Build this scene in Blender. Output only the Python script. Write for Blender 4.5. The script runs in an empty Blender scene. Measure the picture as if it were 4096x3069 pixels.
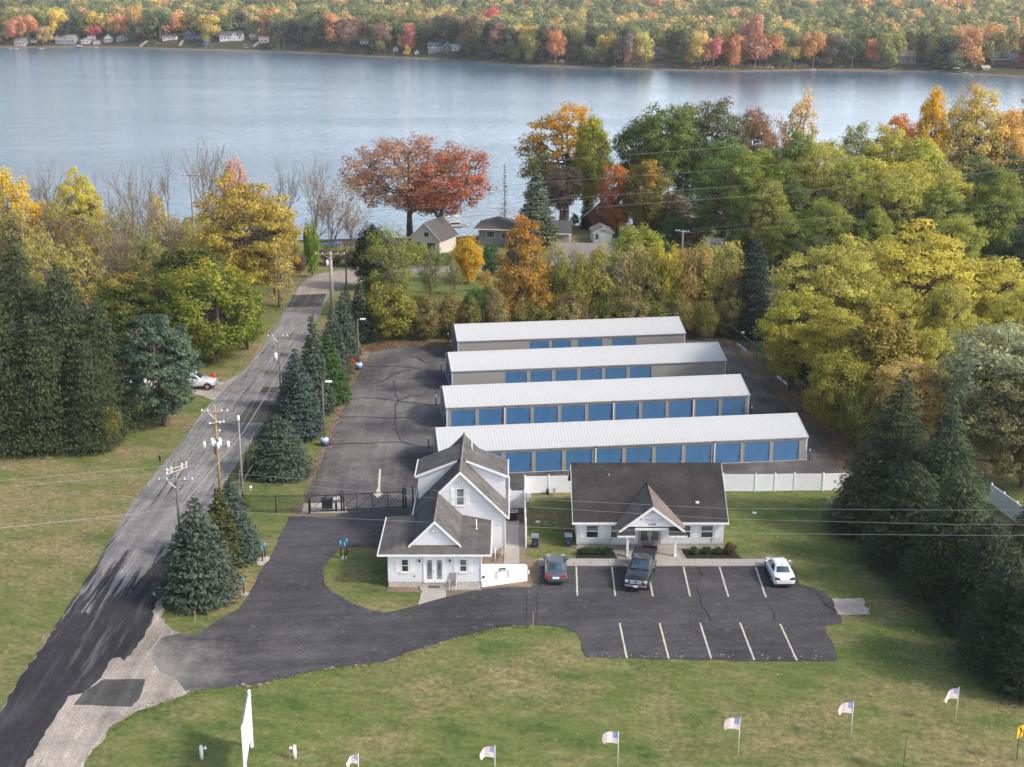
import bpy, math, random
import numpy as np
from mathutils import Vector, Matrix
R = math.radians
scene = bpy.context.scene

# ---------------- camera ----------------
cam_data = bpy.data.cameras.new('camera')
cam_data.lens = 48.0
cam_data.sensor_width = 36.0
cam_data.clip_start = 0.5
cam_data.clip_end = 9000
cam = bpy.data.objects.new('camera', cam_data)
scene.collection.objects.link(cam)
cam.location = (0, 0, 47.0)
cam.rotation_euler = (R(90 - 16.46), 0, 0)
scene.camera = cam

# ---------------- sky and sun ----------------
SUN_ELEV = R(38)
SUN_AZ = R(112)          # compass angle from +Y towards +X: from the right, slightly behind the camera
world = bpy.data.worlds.new('World')
scene.world = world
world.use_nodes = True
wn = world.node_tree
bg = wn.nodes['Background']
sky = wn.nodes.new('ShaderNodeTexSky')
sky.sky_type = 'NISHITA'
sky.sun_disc = False
sky.sun_elevation = SUN_ELEV
sky.sun_rotation = SUN_AZ
sky.altitude = 200
sky.air_density = 1.2
sky.dust_density = 5.0
sky.ozone_density = 1.3
# thin high cloud: a pale even veil that thickens towards the horizon all round
_tc = wn.nodes.new('ShaderNodeTexCoord'); _sp = wn.nodes.new('ShaderNodeSeparateXYZ'); wn.links.new(_tc.outputs['Generated'], _sp.inputs[0])
_mr = wn.nodes.new('ShaderNodeMapRange'); _mr.interpolation_type = 'SMOOTHSTEP'
for _i, _v in ((1, 0.0), (2, 0.36), (3, 15.0), (4, 0.35)): _mr.inputs[_i].default_value = _v
wn.links.new(_sp.outputs[2], _mr.inputs[0])
_az = wn.nodes.new('ShaderNodeMath'); _az.operation = 'MULTIPLY_ADD'; _az.inputs[1].default_value = 1.2; _az.inputs[2].default_value = 1.15   # brighter on the sun's side
wn.links.new(_sp.outputs[0], _az.inputs[0])
_ml = wn.nodes.new('ShaderNodeMath'); _ml.operation = 'MULTIPLY'; wn.links.new(_az.outputs[0], _ml.inputs[0]); wn.links.new(_mr.outputs[0], _ml.inputs[1])
_vm = wn.nodes.new('ShaderNodeVectorMath'); _vm.operation = 'SCALE'; _vm.inputs[0].default_value = (0.89, 0.97, 1.08); wn.links.new(_ml.outputs[0], _vm.inputs['Scale'])
_ad = wn.nodes.new('ShaderNodeVectorMath'); _ad.operation = 'ADD'; wn.links.new(sky.outputs[0], _ad.inputs[0]); wn.links.new(_vm.outputs[0], _ad.inputs[1])
wn.links.new(_ad.outputs[0], bg.inputs[0])
bg.inputs[1].default_value = 0.115

sun_data = bpy.data.lights.new('sun', 'SUN')
sun_data.energy = 2.2
sun_data.angle = R(8)
sun_data.color = (1.0, 0.93, 0.82)
sun = bpy.data.objects.new('sun', sun_data)
scene.collection.objects.link(sun)
sun_dir = Vector((math.sin(SUN_AZ) * math.cos(SUN_ELEV), math.cos(SUN_AZ) * math.cos(SUN_ELEV), math.sin(SUN_ELEV)))
sun.rotation_euler = sun_dir.to_track_quat('Z', 'Y').to_euler()
sun.location = (60, 60, 120)

scene.view_settings.view_transform = 'Standard'
scene.view_settings.look = 'None'
scene.view_settings.gamma = 1
scene.view_settings.exposure = 0.66
scene.view_settings.use_curve_mapping = False
try:
    scene.cycles.transparent_max_bounces = 12
    scene.cycles.max_bounces = 6
    scene.cycles.volume_bounces = 0
except Exception:
    pass

# ---------------- helpers ----------------
COL = scene.collection

def tag(o, label=None, cat=None, group=None, kind=None):
    if label: o['label'] = label
    if cat: o['category'] = cat
    if group: o['group'] = group
    if kind: o['kind'] = kind
    return o

def empty(name, label, cat, loc=(0, 0, 0), rz=0, group=None):
    o = bpy.data.objects.new(name, None)
    o.empty_display_size = 0.3
    COL.objects.link(o)
    o.location = loc
    o.rotation_euler = (0, 0, rz)
    return tag(o, label, cat, group)

class MB:
    """collects faces and builds one mesh object"""
    def __init__(s):
        s.v = []; s.f = []; s.sm = []
    def face(s, pts, smooth=False):
        n = len(s.v); s.v += [tuple(p) for p in pts]; s.f.append(tuple(range(n, n + len(pts)))); s.sm.append(smooth)
    def box(s, x0, x1, y0, y1, z0, z1):
        n = len(s.v)
        s.v += [(x0,y0,z0),(x1,y0,z0),(x1,y1,z0),(x0,y1,z0),(x0,y0,z1),(x1,y0,z1),(x1,y1,z1),(x0,y1,z1)]
        for q in ((0,3,2,1),(4,5,6,7),(0,1,5,4),(1,2,6,5),(2,3,7,6),(3,0,4,7)):
            s.f.append(tuple(n+i for i in q)); s.sm.append(False)
        return s
    def prism(s, pts, z0, z1):
        """pts: counter-clockwise 2D outline"""
        n = len(s.v); k = len(pts)
        s.v += [(p[0],p[1],z0) for p in pts] + [(p[0],p[1],z1) for p in pts]
        s.f.append(tuple(n+i for i in reversed(range(k)))); s.sm.append(False)
        s.f.append(tuple(n+k+i for i in range(k))); s.sm.append(False)
        for i in range(k):
            j = (i+1) % k
            s.f.append((n+i, n+j, n+k+j, n+k+i)); s.sm.append(False)
        return s
    def solid(s, pts, vec):
        """planar 3D polygon extruded by vec"""
        n = len(s.v); k = len(pts); v = Vector(vec)
        s.v += [tuple(p) for p in pts] + [tuple(Vector(p)+v) for p in pts]
        s.f.append(tuple(n+i for i in reversed(range(k)))); s.sm.append(False)
        s.f.append(tuple(n+k+i for i in range(k))); s.sm.append(False)
        for i in range(k):
            j = (i+1) % k
            s.f.append((n+i, n+j, n+k+j, n+k+i)); s.sm.append(False)
        return s
    def tube(s, path, rad, sides=6, cap=True):
        path = [Vector(p) for p in path]
        if not hasattr(rad, '__len__'): rad = [rad]*len(path)
        n0 = len(s.v)
        for i, p in enumerate(path):
            d = (path[min(i+1, len(path)-1)] - path[max(i-1, 0)])
            if d.length < 1e-9: d = Vector((0,0,1))
            d.normalize()
            a = d.cross(Vector((0,0,1)))
            if a.length < 1e-3: a = Vector((1,0,0))
            a.normalize(); b = d.cross(a)
            for k in range(sides):
                t = 2*math.pi*k/sides
                q = p + (a*math.cos(t) + b*math.sin(t))*rad[i]
                s.v.append(tuple(q))
        for i in range(len(path)-1):
            for k in range(sides):
                k2 = (k+1) % sides
                s.f.append((n0+i*sides+k, n0+(i+1)*sides+k, n0+(i+1)*sides+k2, n0+i*sides+k2)); s.sm.append(sides > 4)
        if cap:
            s.f.append(tuple(n0+k for k in range(sides))); s.sm.append(False)
            m = n0+(len(path)-1)*sides
            s.f.append(tuple(m+k for k in reversed(range(sides)))); s.sm.append(False)
        return s
    def lathe(s, prof, cx=0, cy=0, sides=12):
        """prof: list of (r,z)"""
        n0 = len(s.v)
        for r, z in prof:
            for k in range(sides):
                t = 2*math.pi*k/sides
                s.v.append((cx+r*math.cos(t), cy+r*math.sin(t), z))
        for i in range(len(prof)-1):
            for k in range(sides):
                k2 = (k+1) % sides
                s.f.append((n0+i*sides+k, n0+i*sides+k2, n0+(i+1)*sides+k2, n0+(i+1)*sides+k)); s.sm.append(True)
        s.f.append(tuple(n0+k for k in reversed(range(sides)))); s.sm.append(False)
        m = n0+(len(prof)-1)*sides
        s.f.append(tuple(m+k for k in range(sides))); s.sm.append(False)
        return s
    def grid(s, rows, closed=False, smooth=True):
        """rows: list of equal-length lists of points"""
        n0 = len(s.v); w = len(rows[0])
        for r in rows: s.v += [tuple(p) for p in r]
        for i in range(len(rows)-1):
            for k in range(w if closed else w-1):
                k2 = (k+1) % w
                s.f.append((n0+i*w+k, n0+i*w+k2, n0+(i+1)*w+k2, n0+(i+1)*w+k)); s.sm.append(smooth)
        return s
    def mesh(s, name, mat):
        me = bpy.data.meshes.new(name)
        me.from_pydata(s.v, [], s.f)
        me.polygons.foreach_set('use_smooth', s.sm)
        me.materials.append(mat)
        me.update()
        return me
    def build(s, name, mat, parent=None, loc=None, rz=0, bevel=0):
        o = bpy.data.objects.new(name, s.mesh(name, mat))
        COL.objects.link(o)
        if parent: o.parent = parent
        if loc: o.location = loc
        if rz: o.rotation_euler = (0, 0, rz)
        if bevel:
            m = o.modifiers.new('bevel', 'BEVEL'); m.width = bevel; m.segments = 2; m.limit_method = 'ANGLE'
        return o

def link(name, me, parent=None, loc=(0,0,0), rot=(0,0,0), scale=(1,1,1)):
    o = bpy.data.objects.new(name, me)
    COL.objects.link(o)
    o.parent = parent; o.location = loc; o.rotation_euler = rot; o.scale = scale
    return o

def copy_tree(o, parent=None):
    c = o.copy(); COL.objects.link(c); c.parent = parent
    for ch in list(o.children): copy_tree(ch, c)
    return c

def bx(name, dims, mat, parent, bevel=0):
    return MB().box(*dims).build(name, mat, parent, bevel=bevel)

# ---------------- materials ----------------
def nm(name):
    m = bpy.data.materials.new(name); m.use_nodes = True
    t = m.node_tree; b = t.nodes['Principled BSDF']
    return m, t, b

def N(t, typ, **kw):
    n = t.nodes.new(typ)
    for k, v in kw.items(): setattr(n, k, v)
    return n

def noise(t, scale, detail=4, rough=0.55, coord='Object', vec=None, stretch=None):
    n = N(t, 'ShaderNodeTexNoise')
    n.inputs['Scale'].default_value = scale
    n.inputs['Detail'].default_value = detail
    n.inputs['Roughness'].default_value = rough
    if vec is None:
        tc = N(t, 'ShaderNodeTexCoord'); vec = tc.outputs[coord]
    if stretch:
        if len(stretch) > 1:
            mq = N(t, 'ShaderNodeMapping'); mq.inputs['Rotation'].default_value = stretch[1]; t.links.new(vec, mq.inputs[0]); vec = mq.outputs[0]
        mp = N(t, 'ShaderNodeMapping'); mp.inputs['Scale'].default_value = stretch[0]
        t.links.new(vec, mp.inputs[0]); vec = mp.outputs[0]
    t.links.new(vec, n.inputs['Vector'])
    return n.outputs['Fac']

def ramp(t, fac, stops):
    r = N(t, 'ShaderNodeValToRGB')
    el = r.color_ramp.elements
    while len(el) < len(stops): el.new(0.5)
    for e, (p, c) in zip(el, stops):
        e.position = p; e.color = (c[0], c[1], c[2], 1) if hasattr(c, '__len__') else (c, c, c, 1)
    t.links.new(fac, r.inputs[0])
    return r.outputs[0]

def mix(t, fac, a, b, mode='MIX'):
    m = N(t, 'ShaderNodeMix', data_type='RGBA', blend_type=mode)
    for sock, v in ((m.inputs[0], fac), (m.inputs[6], a), (m.inputs[7], b)):
        if hasattr(v, 'is_output') or hasattr(v, 'links'): t.links.new(v, sock)
        elif hasattr(v, '__len__'): sock.default_value = (v[0], v[1], v[2], 1)
        else: sock.default_value = v if sock.type == 'VALUE' else (v, v, v, 1)
    return m.outputs[2]

def bump(t, b, h, strength=0.3, dist=0.05):
    n = N(t, 'ShaderNodeBump')
    n.inputs['Strength'].default_value = strength
    n.inputs['Distance'].default_value = dist
    t.links.new(h, n.inputs['Height']); t.links.new(n.outputs[0], b.inputs['Normal'])

def simple(name, c, rough=0.6, metal=0.0, var=0.12, scale=3.0, bmp=0.0, spec=0.5, coord='Object', coat=0):
    m, t, b = nm(name)
    f = noise(t, scale, 5, 0.6, coord)
    lo = [x*(1-var) for x in c]; hi = [min(1, x*(1+var)) for x in c]
    t.links.new(ramp(t, f, [(0.3, lo), (0.7, hi)]), b.inputs['Base Color'])
    b.inputs['Roughness'].default_value = rough
    b.inputs['Metallic'].default_value = metal
    b.inputs['Specular IOR Level'].default_value = spec
    if coat: b.inputs['Coat Weight'].default_value = coat; b.inputs['Coat Roughness'].default_value = 0.06
    if bmp:
        bump(t, b, noise(t, scale*6, 4, 0.6, coord), bmp, 0.02)
    return m

M = {}
M['white'] = simple('white_vinyl', (0.76, 0.77, 0.80), 0.5, var=0.05, scale=1.2)
M['white_paint'] = simple('white_paint', (0.702, 0.702, 0.711), 0.45, var=0.04, scale=2)
M['shed_wall'] = simple('shed_wall_steel', (0.292, 0.288, 0.280), 0.5, var=0.06, scale=0.8)
M['metal_roof'] = simple('white_steel_roof', (0.485, 0.495, 0.51), 0.42, var=0.05, scale=0.35, spec=0.4)
M['trim_blue'] = simple('pale_blue_trim', (0.42, 0.55, 0.72), 0.5, var=0.05)
M['door_blue'] = simple('blue_door_steel', (0.038, 0.140, 0.31), 0.45, var=0.15, scale=1.0)
M['dark'] = simple('dark_metal', (0.02, 0.02, 0.022), 0.5, var=0.2)
M['black'] = simple('black_metal', (0.012, 0.012, 0.014), 0.45, var=0.2)
M['rubber'] = simple('black_rubber', (0.015, 0.015, 0.016), 0.8, var=0.2)
M['grey_metal'] = simple('grey_galvanised', (0.33, 0.34, 0.35), 0.45, 0.4, var=0.15, scale=5)
M['steel_pole'] = simple('dull_steel', (0.2, 0.2, 0.205), 0.7, var=0.1)
M['cable'] = simple('pale_cable', (0.26, 0.26, 0.26), 0.5, var=0.1)
M['cable_dark'] = simple('dark_cable', (0.06, 0.06, 0.065), 0.5, var=0.1)
M['pole_wood'] = simple('weathered_pole_wood', (0.16, 0.13, 0.11), 0.85, var=0.3, scale=4, bmp=0.3)
M['pole_new'] = simple('new_pole_wood', (0.33, 0.20, 0.08), 0.8, var=0.2, scale=4, bmp=0.3)
M['pole_pale'] = simple('pale_pole_wood', (0.30, 0.27, 0.25), 0.85, var=0.2, scale=4, bmp=0.3)
M['bark'] = simple('bark', (0.085, 0.068, 0.055), 0.95, var=0.4, scale=6, bmp=0.5)
M['bark_grey'] = simple('grey_bark', (0.17, 0.15, 0.135), 0.95, var=0.35, scale=6, bmp=0.5)
M['bark_red'] = simple('twig_bark', (0.19, 0.155, 0.125), 0.95, var=0.3, scale=6)
M['concrete'] = simple('concrete', (0.344, 0.323, 0.297), 0.85, var=0.1, scale=0.8, bmp=0.2)
M['mulch'] = simple('black_mulch', (0.018, 0.015, 0.013), 0.95, var=0.5, scale=14, bmp=0.8)
M['line_paint'] = simple('worn_line_paint', (0.52, 0.49, 0.40), 0.8, var=0.18, scale=2.5)
M['crack'] = simple('tar_seal', (0.022, 0.022, 0.025), 0.6, var=0.3)
M['cyan'] = simple('cyan_bollard_cap', (0.07, 0.45, 0.75), 0.45, var=0.05)
M['pale_cap'] = simple('pale_bollard_cap', (0.45, 0.60, 0.75), 0.5, var=0.05)
M['bin'] = simple('navy_bin_plastic', (0.022, 0.03, 0.075), 0.5, var=0.15)
M['bin_lid'] = simple('bin_lid_plastic', (0.12, 0.14, 0.2), 0.35, var=0.15)
M['brick'] = simple('red_brick', (0.20, 0.075, 0.055), 0.85, var=0.25, scale=8)
M['orange'] = simple('orange_paint', (0.7, 0.13, 0.03), 0.6, var=0.1)
M['wood_pale'] = simple('pale_timber', (0.35, 0.27, 0.19), 0.8, var=0.2, scale=4)
M['stone_pale'] = simple('pale_stone', (0.26, 0.235, 0.215), 0.9, var=0.2, scale=4, bmp=0.4)
M['chrome'] = simple('chrome', (0.7, 0.7, 0.72), 0.18, 1.0, var=0.05)
M['tail_red'] = simple('red_lens', (0.45, 0.01, 0.02), 0.2, var=0.1)
M['lamp_clear'] = simple('clear_lens', (0.6, 0.62, 0.66), 0.1, 0.3, var=0.05)
M['rim'] = simple('alloy_rim', (0.4, 0.4, 0.42), 0.3, 0.8, var=0.1)
M['car_grey'] = simple('slate_car_paint', (0.12, 0.145, 0.16), 0.28, 0.55, var=0.04, coat=1)
M['car_black'] = simple('black_car_paint', (0.018, 0.018, 0.022), 0.2, 0.2, var=0.04, coat=1)
M['car_white'] = simple('white_car_paint', (0.76, 0.77, 0.79), 0.25, var=0.02, coat=1)
M['flag_blue'] = simple('flag_blue', (0.20, 0.25, 0.52), 0.8, var=0.1)
M['flag_red'] = simple('flag_red', (0.62, 0.42, 0.43), 0.8, var=0.1)
M['flag_white'] = simple('flag_white', (0.80, 0.78, 0.80), 0.8, var=0.05)
M['yellow_sign'] = simple('yellow_sign', (0.85, 0.38, 0.01), 0.5, var=0.04)
M['red_cloth'] = simple('red_cloth', (0.6, 0.02, 0.015), 0.7, var=0.1)
M['blue_tarp'] = simple('blue_tarp', (0.03, 0.17, 0.6), 0.5, var=0.1)
M['far_white'] = simple('far_white_wall', (0.55, 0.55, 0.56), 0.7, var=0.06)
M['far_grey'] = simple('far_grey_wall', (0.22, 0.23, 0.25), 0.8, var=0.08)
M['far_blue'] = simple('far_blue_wall', (0.07, 0.09, 0.17), 0.8, var=0.08)
M['far_tan'] = simple('far_tan_wall', (0.33, 0.28, 0.23), 0.8, var=0.08)
M['far_log'] = simple('far_log_wall', (0.07, 0.035, 0.035), 0.8, var=0.1)
M['far_green'] = simple('far_green_wall', (0.10, 0.12, 0.08), 0.8, var=0.1)
M['near_grey'] = simple('grey_clapboard', (0.19, 0.19, 0.20), 0.8, var=0.06)
M['near_cream'] = simple('cream_clapboard', (0.48, 0.45, 0.42), 0.8, var=0.06)
M['near_stone'] = simple('tan_block_wall', (0.33, 0.29, 0.25), 0.85, var=0.08)
M['far_roof'] = simple('far_roof', (0.075, 0.07, 0.075), 0.9, var=0.15)
M['far_roof_pale'] = simple('far_roof_pale', (0.20, 0.185, 0.185), 0.9, var=0.1)
M['far_roof_pink'] = simple('far_roof_pink', (0.42, 0.27, 0.26), 0.9, var=0.1)
M['far_roof_blue'] = simple('far_roof_blue', (0.035, 0.05, 0.085), 0.9, var=0.1)
M['sand'] = simple('beach_sand', (0.36, 0.29, 0.22), 0.95, var=0.2, scale=0.3)

def glass_mat(name, c, rough=0.08):
    m, t, b = nm(name)
    f = noise(t, 0.9, 3, 0.6)
    t.links.new(ramp(t, f, [(0.35, [x*0.5 for x in c]), (0.65, [x*1.7 for x in c])]), b.inputs['Base Color'])
    b.inputs['Roughness'].default_value = rough
    b.inputs['Specular IOR Level'].default_value = 0.8
    b.inputs['Coat Weight'].default_value = 0.6
    return m
M['glass'] = glass_mat('window_glass', (0.035, 0.045, 0.055))
M['glass_pale'] = glass_mat('curtained_glass', (0.11, 0.13, 0.145))
M['car_glass'] = glass_mat('car_glass', (0.03, 0.06, 0.085), 0.04)

def siding_mat(name, c):
    m, t, b = nm(name)
    f = noise(t, 0.5, 4, 0.6)
    col = ramp(t, f, [(0.3, [x*0.94 for x in c]), (0.7, c)])
    geo = N(t, 'ShaderNodeNewGeometry'); sep = N(t, 'ShaderNodeSeparateXYZ')
    t.links.new(geo.outputs['Position'], sep.inputs[0])
    # faint green-grey splash dirt close to the ground
    mr = N(t, 'ShaderNodeMapRange'); mr.inputs[1].default_value = 0.15; mr.inputs[2].default_value = 1.0
    mr.inputs[3].default_value = 0.5; mr.inputs[4].default_value = 0.0
    t.links.new(sep.outputs[2], mr.inputs[0])
    dn = N(t, 'ShaderNodeMath', operation='MULTIPLY'); t.links.new(mr.outputs[0], dn.inputs[0]); t.links.new(noise(t, 1.7, 5, 0.7), dn.inputs[1])
    col = mix(t, dn.outputs[0], col, (c[0]*0.62, c[1]*0.64, c[2]*0.5))
    t.links.new(col, b.inputs['Base Color'])
    b.inputs['Roughness'].default_value = 0.55
    ma = N(t, 'ShaderNodeMath', operation='MULTIPLY'); ma.inputs[1].default_value = 1/0.2
    t.links.new(sep.outputs[2], ma.inputs[0])
    fr = N(t, 'ShaderNodeMath', operation='FRACT'); t.links.new(ma.outputs[0], fr.inputs[0])
    bump(t, b, fr.outputs[0], 0.35, 0.02)
    return m
M['siding'] = siding_mat('white_siding', (0.630, 0.639, 0.675))

def shingle_mat(name, c, c2):
    m, t, b = nm(name)
    big = noise(t, 0.35, 5, 0.6)
    fine = noise(t, 9.0, 3, 0.7)
    streak = noise(t, 0.7, 5, 0.65)
    col = ramp(t, big, [(0.25, c), (0.75, c2)])
    col = mix(t, 0.75, col, ramp(t, fine, [(0.3, 0.45), (0.7, 1.5)]), 'MULTIPLY')
    col = mix(t, 0.5, col, ramp(t, streak, [(0.35, 0.7), (0.7, 1.3)]), 'MULTIPLY')
    br = N(t, 'ShaderNodeTexBrick'); tc = N(t, 'ShaderNodeTexCoord')
    mp = N(t, 'ShaderNodeMapping'); t.links.new(tc.outputs['Object'], mp.inputs[0])
    geo = N(t, 'ShaderNodeNewGeometry'); sep = N(t, 'ShaderNodeSeparateXYZ'); t.links.new(geo.outputs['Position'], sep.inputs[0])
    ad = N(t, 'ShaderNodeMath', operation='ADD'); t.links.new(sep.outputs[0], ad.inputs[0]); t.links.new(sep.outputs[1], ad.inputs[1])
    cb = N(t, 'ShaderNodeCombineXYZ'); t.links.new(ad.outputs[0], cb.inputs[0]); t.links.new(sep.outputs[2], cb.inputs[1])
    t.links.new(cb.outputs[0], br.inputs['Vector'])
    br.inputs['Scale'].default_value = 1.0
    br.inputs['Brick Width'].default_value = 0.42; br.inputs['Row Height'].default_value = 0.13
    br.inputs['Mortar Size'].default_value = 0.012
    br.inputs['Color1'].default_value = (1.15, 1.15, 1.15, 1); br.inputs['Color2'].default_value = (0.8, 0.8, 0.8, 1)
    br.inputs['Mortar'].default_value = (0.45, 0.45, 0.45, 1)
    col = mix(t, 0.22, col, br.outputs[0], 'MULTIPLY')
    t.links.new(col, b.inputs['Base Color'])
    b.inputs['Roughness'].default_value = 0.92
    b.inputs['Specular IOR Level'].default_value = 0.2
    bump(t, b, fine, 0.6, 0.03)
    return m
M['shingle'] = shingle_mat('asphalt_shingles', (0.035, 0.032, 0.034), (0.056, 0.051, 0.052))
M['shingle_old'] = shingle_mat('weathered_shingles', (0.14, 0.12, 0.115), (0.23, 0.195, 0.18))
M['shingle_near'] = shingle_mat('grey_house_shingles', (0.086, 0.082, 0.082), (0.138, 0.129, 0.129))

def asphalt(name, c, c2, chips=0.0, streak=None, warm=0.0, fine=22.0, grain=0.8, sk=0.65):
    m, t, b = nm(name)
    tc = N(t, 'ShaderNodeTexCoord'); vec = tc.outputs['Object']
    a = noise(t, 0.09, 6, 0.62, vec=vec); a2 = noise(t, 0.6, 5, 0.65, vec=vec); f = noise(t, fine, 3, 0.8, vec=vec)
    col = ramp(t, a, [(0.36, c), (0.64, c2)])
    col = mix(t, 0.6, col, ramp(t, a2, [(0.3, 0.7), (0.72, 1.32)]), 'MULTIPLY')
    col = mix(t, 0.75, col, ramp(t, f, [(0.3, 0.6), (0.7, 1.45)]), 'MULTIPLY')
    g_ = noise(t, 4.5, 4, 0.85, vec=vec)
    col = mix(t, grain, col, ramp(t, g_, [(0.34, 0.62), (0.5, 1.0), (0.68, 1.5)]), 'MULTIPLY')
    # directional wear along the way
    if streak:
        s = noise(t, 1.3, 6, 0.7, vec=vec, stretch=((1.0, 0.07, 1), (0, 0, streak)))
        col = mix(t, sk, col, ramp(t, s, [(0.3, 0.5), (0.5, 1.0), (0.68, 1.9)]), 'MULTIPLY')
    if chips:
        ch = noise(t, 1.7, 6, 0.72, vec=vec)
        lo = noise(t, 0.22, 3, 0.6, vec=vec)
        mm = N(t, 'ShaderNodeMath', operation='MULTIPLY')
        t.links.new(ramp(t, ch, [(0.57, 0.0), (0.63, 1.0)]), mm.inputs[0])
        t.links.new(ramp(t, lo, [(0.38, 0.0), (0.56, 1.0)]), mm.inputs[1])
        m2 = N(t, 'ShaderNodeMath', operation='MULTIPLY'); m2.inputs[1].default_value = chips
        t.links.new(mm.outputs[0], m2.inputs[0])
        col = mix(t, m2.outputs[0], col, (0.17, 0.165, 0.168))
    t.links.new(col, b.inputs['Base Color'])
    b.inputs['Roughness'].default_value = 0.9
    b.inputs['Specular IOR Level'].default_value = 0.25
    bump(t, b, f, 0.5, 0.02)
    return m
M['road'] = asphalt('road_asphalt', (0.165, 0.160, 0.160), (0.225, 0.217, 0.215), streak=0.001, sk=.5)
M['road_far'] = asphalt('sandy_road', (0.26, 0.225, 0.20), (0.33, 0.29, 0.26))
M['new_asphalt'] = asphalt('fresh_asphalt', (0.022, 0.021, 0.026), (0.040, 0.038, 0.044), streak=0.001, sk=.8)
M['drive'] = asphalt('driveway_asphalt', (0.040, 0.0395, 0.045), (0.075, 0.073, 0.080), chips=0.5, streak=R(85), sk=.35)
M['yard'] = asphalt('yard_asphalt', (0.036, 0.034, 0.041), (0.155, 0.147, 0.142), chips=0.25, streak=0.001, sk=.3)
M['patch'] = asphalt('dark_patch', (0.045, 0.045, 0.044), (0.095, 0.094, 0.09), streak=0.001, sk=.5)
M['apron'] = asphalt('sandy_gravel', (0.22, 0.19, 0.17), (0.40, 0.355, 0.32), streak=0.001, fine=9.0, grain=.35, sk=.45)
M['gravel'] = asphalt('grey_gravel', (0.20, 0.185, 0.17), (0.30, 0.28, 0.26), fine=12.0)
M['soil'] = asphalt('bare_soil', (0.13, 0.095, 0.07), (0.24, 0.18, 0.13), fine=7.0)
M['slab'] = asphalt('old_concrete', (0.34, 0.315, 0.285), (0.44, 0.41, 0.375), fine=9.0, grain=.25)

# ---------------- terrain ----------------
NEAR = [(-1600, 262), (-60, 262), (-34, 264), (-12, 267), (13, 281), (60, 286), (1600, 290)]
FARS = [(-1600, 1060), (-382.7, 1050), (-308, 1050), (-245, 1019), (-166, 983), (-90, 918), (-31, 869), (2, 825), (29, 806), (77, 783), (117, 766), (174, 778), (225, 761), (263, 718), (420, 640), (1600, 600)]
WATER_Z = -1.2
def lerp_tab(tab, x):
    return np.interp(x, [p[0] for p in tab], [p[1] for p in tab])
def sstep(a, b, x):
    t = np.clip((x-a)/(b-a), 0, 1); return t*t*(3-2*t)
def ground_z(x, y):
    x = np.asarray(x, float); y = np.asarray(y, float)
    ns = lerp_tab(NEAR, x); fs = lerp_tab(FARS, x)
    wob = 1.5*np.sin(x*0.045)+1.0*np.sin(x*0.13+2)
    near = -3.2*sstep(ns-12, ns+8, y+wob*0.6)
    # far bank: steep on the left, gentle on the right
    bank = 4.6 - 3.6*sstep(-40, 60, x)
    far = -3.2 + (2.4)*sstep(fs-8, fs+3, y+wob) + (0.8+bank)*sstep(fs+3, fs+26, y+wob)
    rise = 14*sstep(1200, 3200, y) + 4*np.sin(x*0.004+1.0)*sstep(1000, 1800, y) + 60*sstep(3200, 5200, y)
    z = np.where(y < 500, near, far + rise)
    return z

xs = np.concatenate([np.arange(-2600, -420, 80), np.arange(-420, 430, 8), np.arange(430, 2600, 80)])
ys = np.concatenate([np.arange(-60, 240, 20), np.arange(240, 312, 3), np.arange(320, 680, 40), np.arange(690, 1110, 5), np.arange(1120, 6000, 90)])
X, Y = np.meshgrid(xs, ys)
Z = ground_z(X, Y)
gv = np.stack([X.ravel(), Y.ravel(), Z.ravel()], 1)
w = len(xs)
gi = (np.arange(len(ys)-1)[:, None]*w + np.arange(w-1)[None, :]).ravel()
gf = np.stack([gi, gi+1, gi+1+w, gi+w], 1)

def np_mesh(name, verts, quads, mat, smooth=False, attrs=None):
    me = bpy.data.meshes.new(name)
    k = quads.shape[1]
    me.vertices.add(len(verts)); me.vertices.foreach_set('co', np.ascontiguousarray(verts, dtype=np.float32).ravel())
    me.loops.add(len(quads)*k); me.loops.foreach_set('vertex_index', np.ascontiguousarray(quads, dtype=np.int32).ravel())
    me.polygons.add(len(quads))
    me.polygons.foreach_set('loop_start', np.arange(0, len(quads)*k, k, dtype=np.int32))
    me.polygons.foreach_set('loop_total', np.full(len(quads), k, dtype=np.int32))
    if smooth: me.polygons.foreach_set('use_smooth', np.ones(len(quads), dtype=bool))
    me.update(calc_edges=True)
    for an, av in (attrs or {}).items():
        a = me.attributes.new(an, 'FLOAT', 'POINT'); a.data.foreach_set('value', np.ascontiguousarray(av, dtype=np.float32))
    me.materials.append(mat)
    return me

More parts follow.
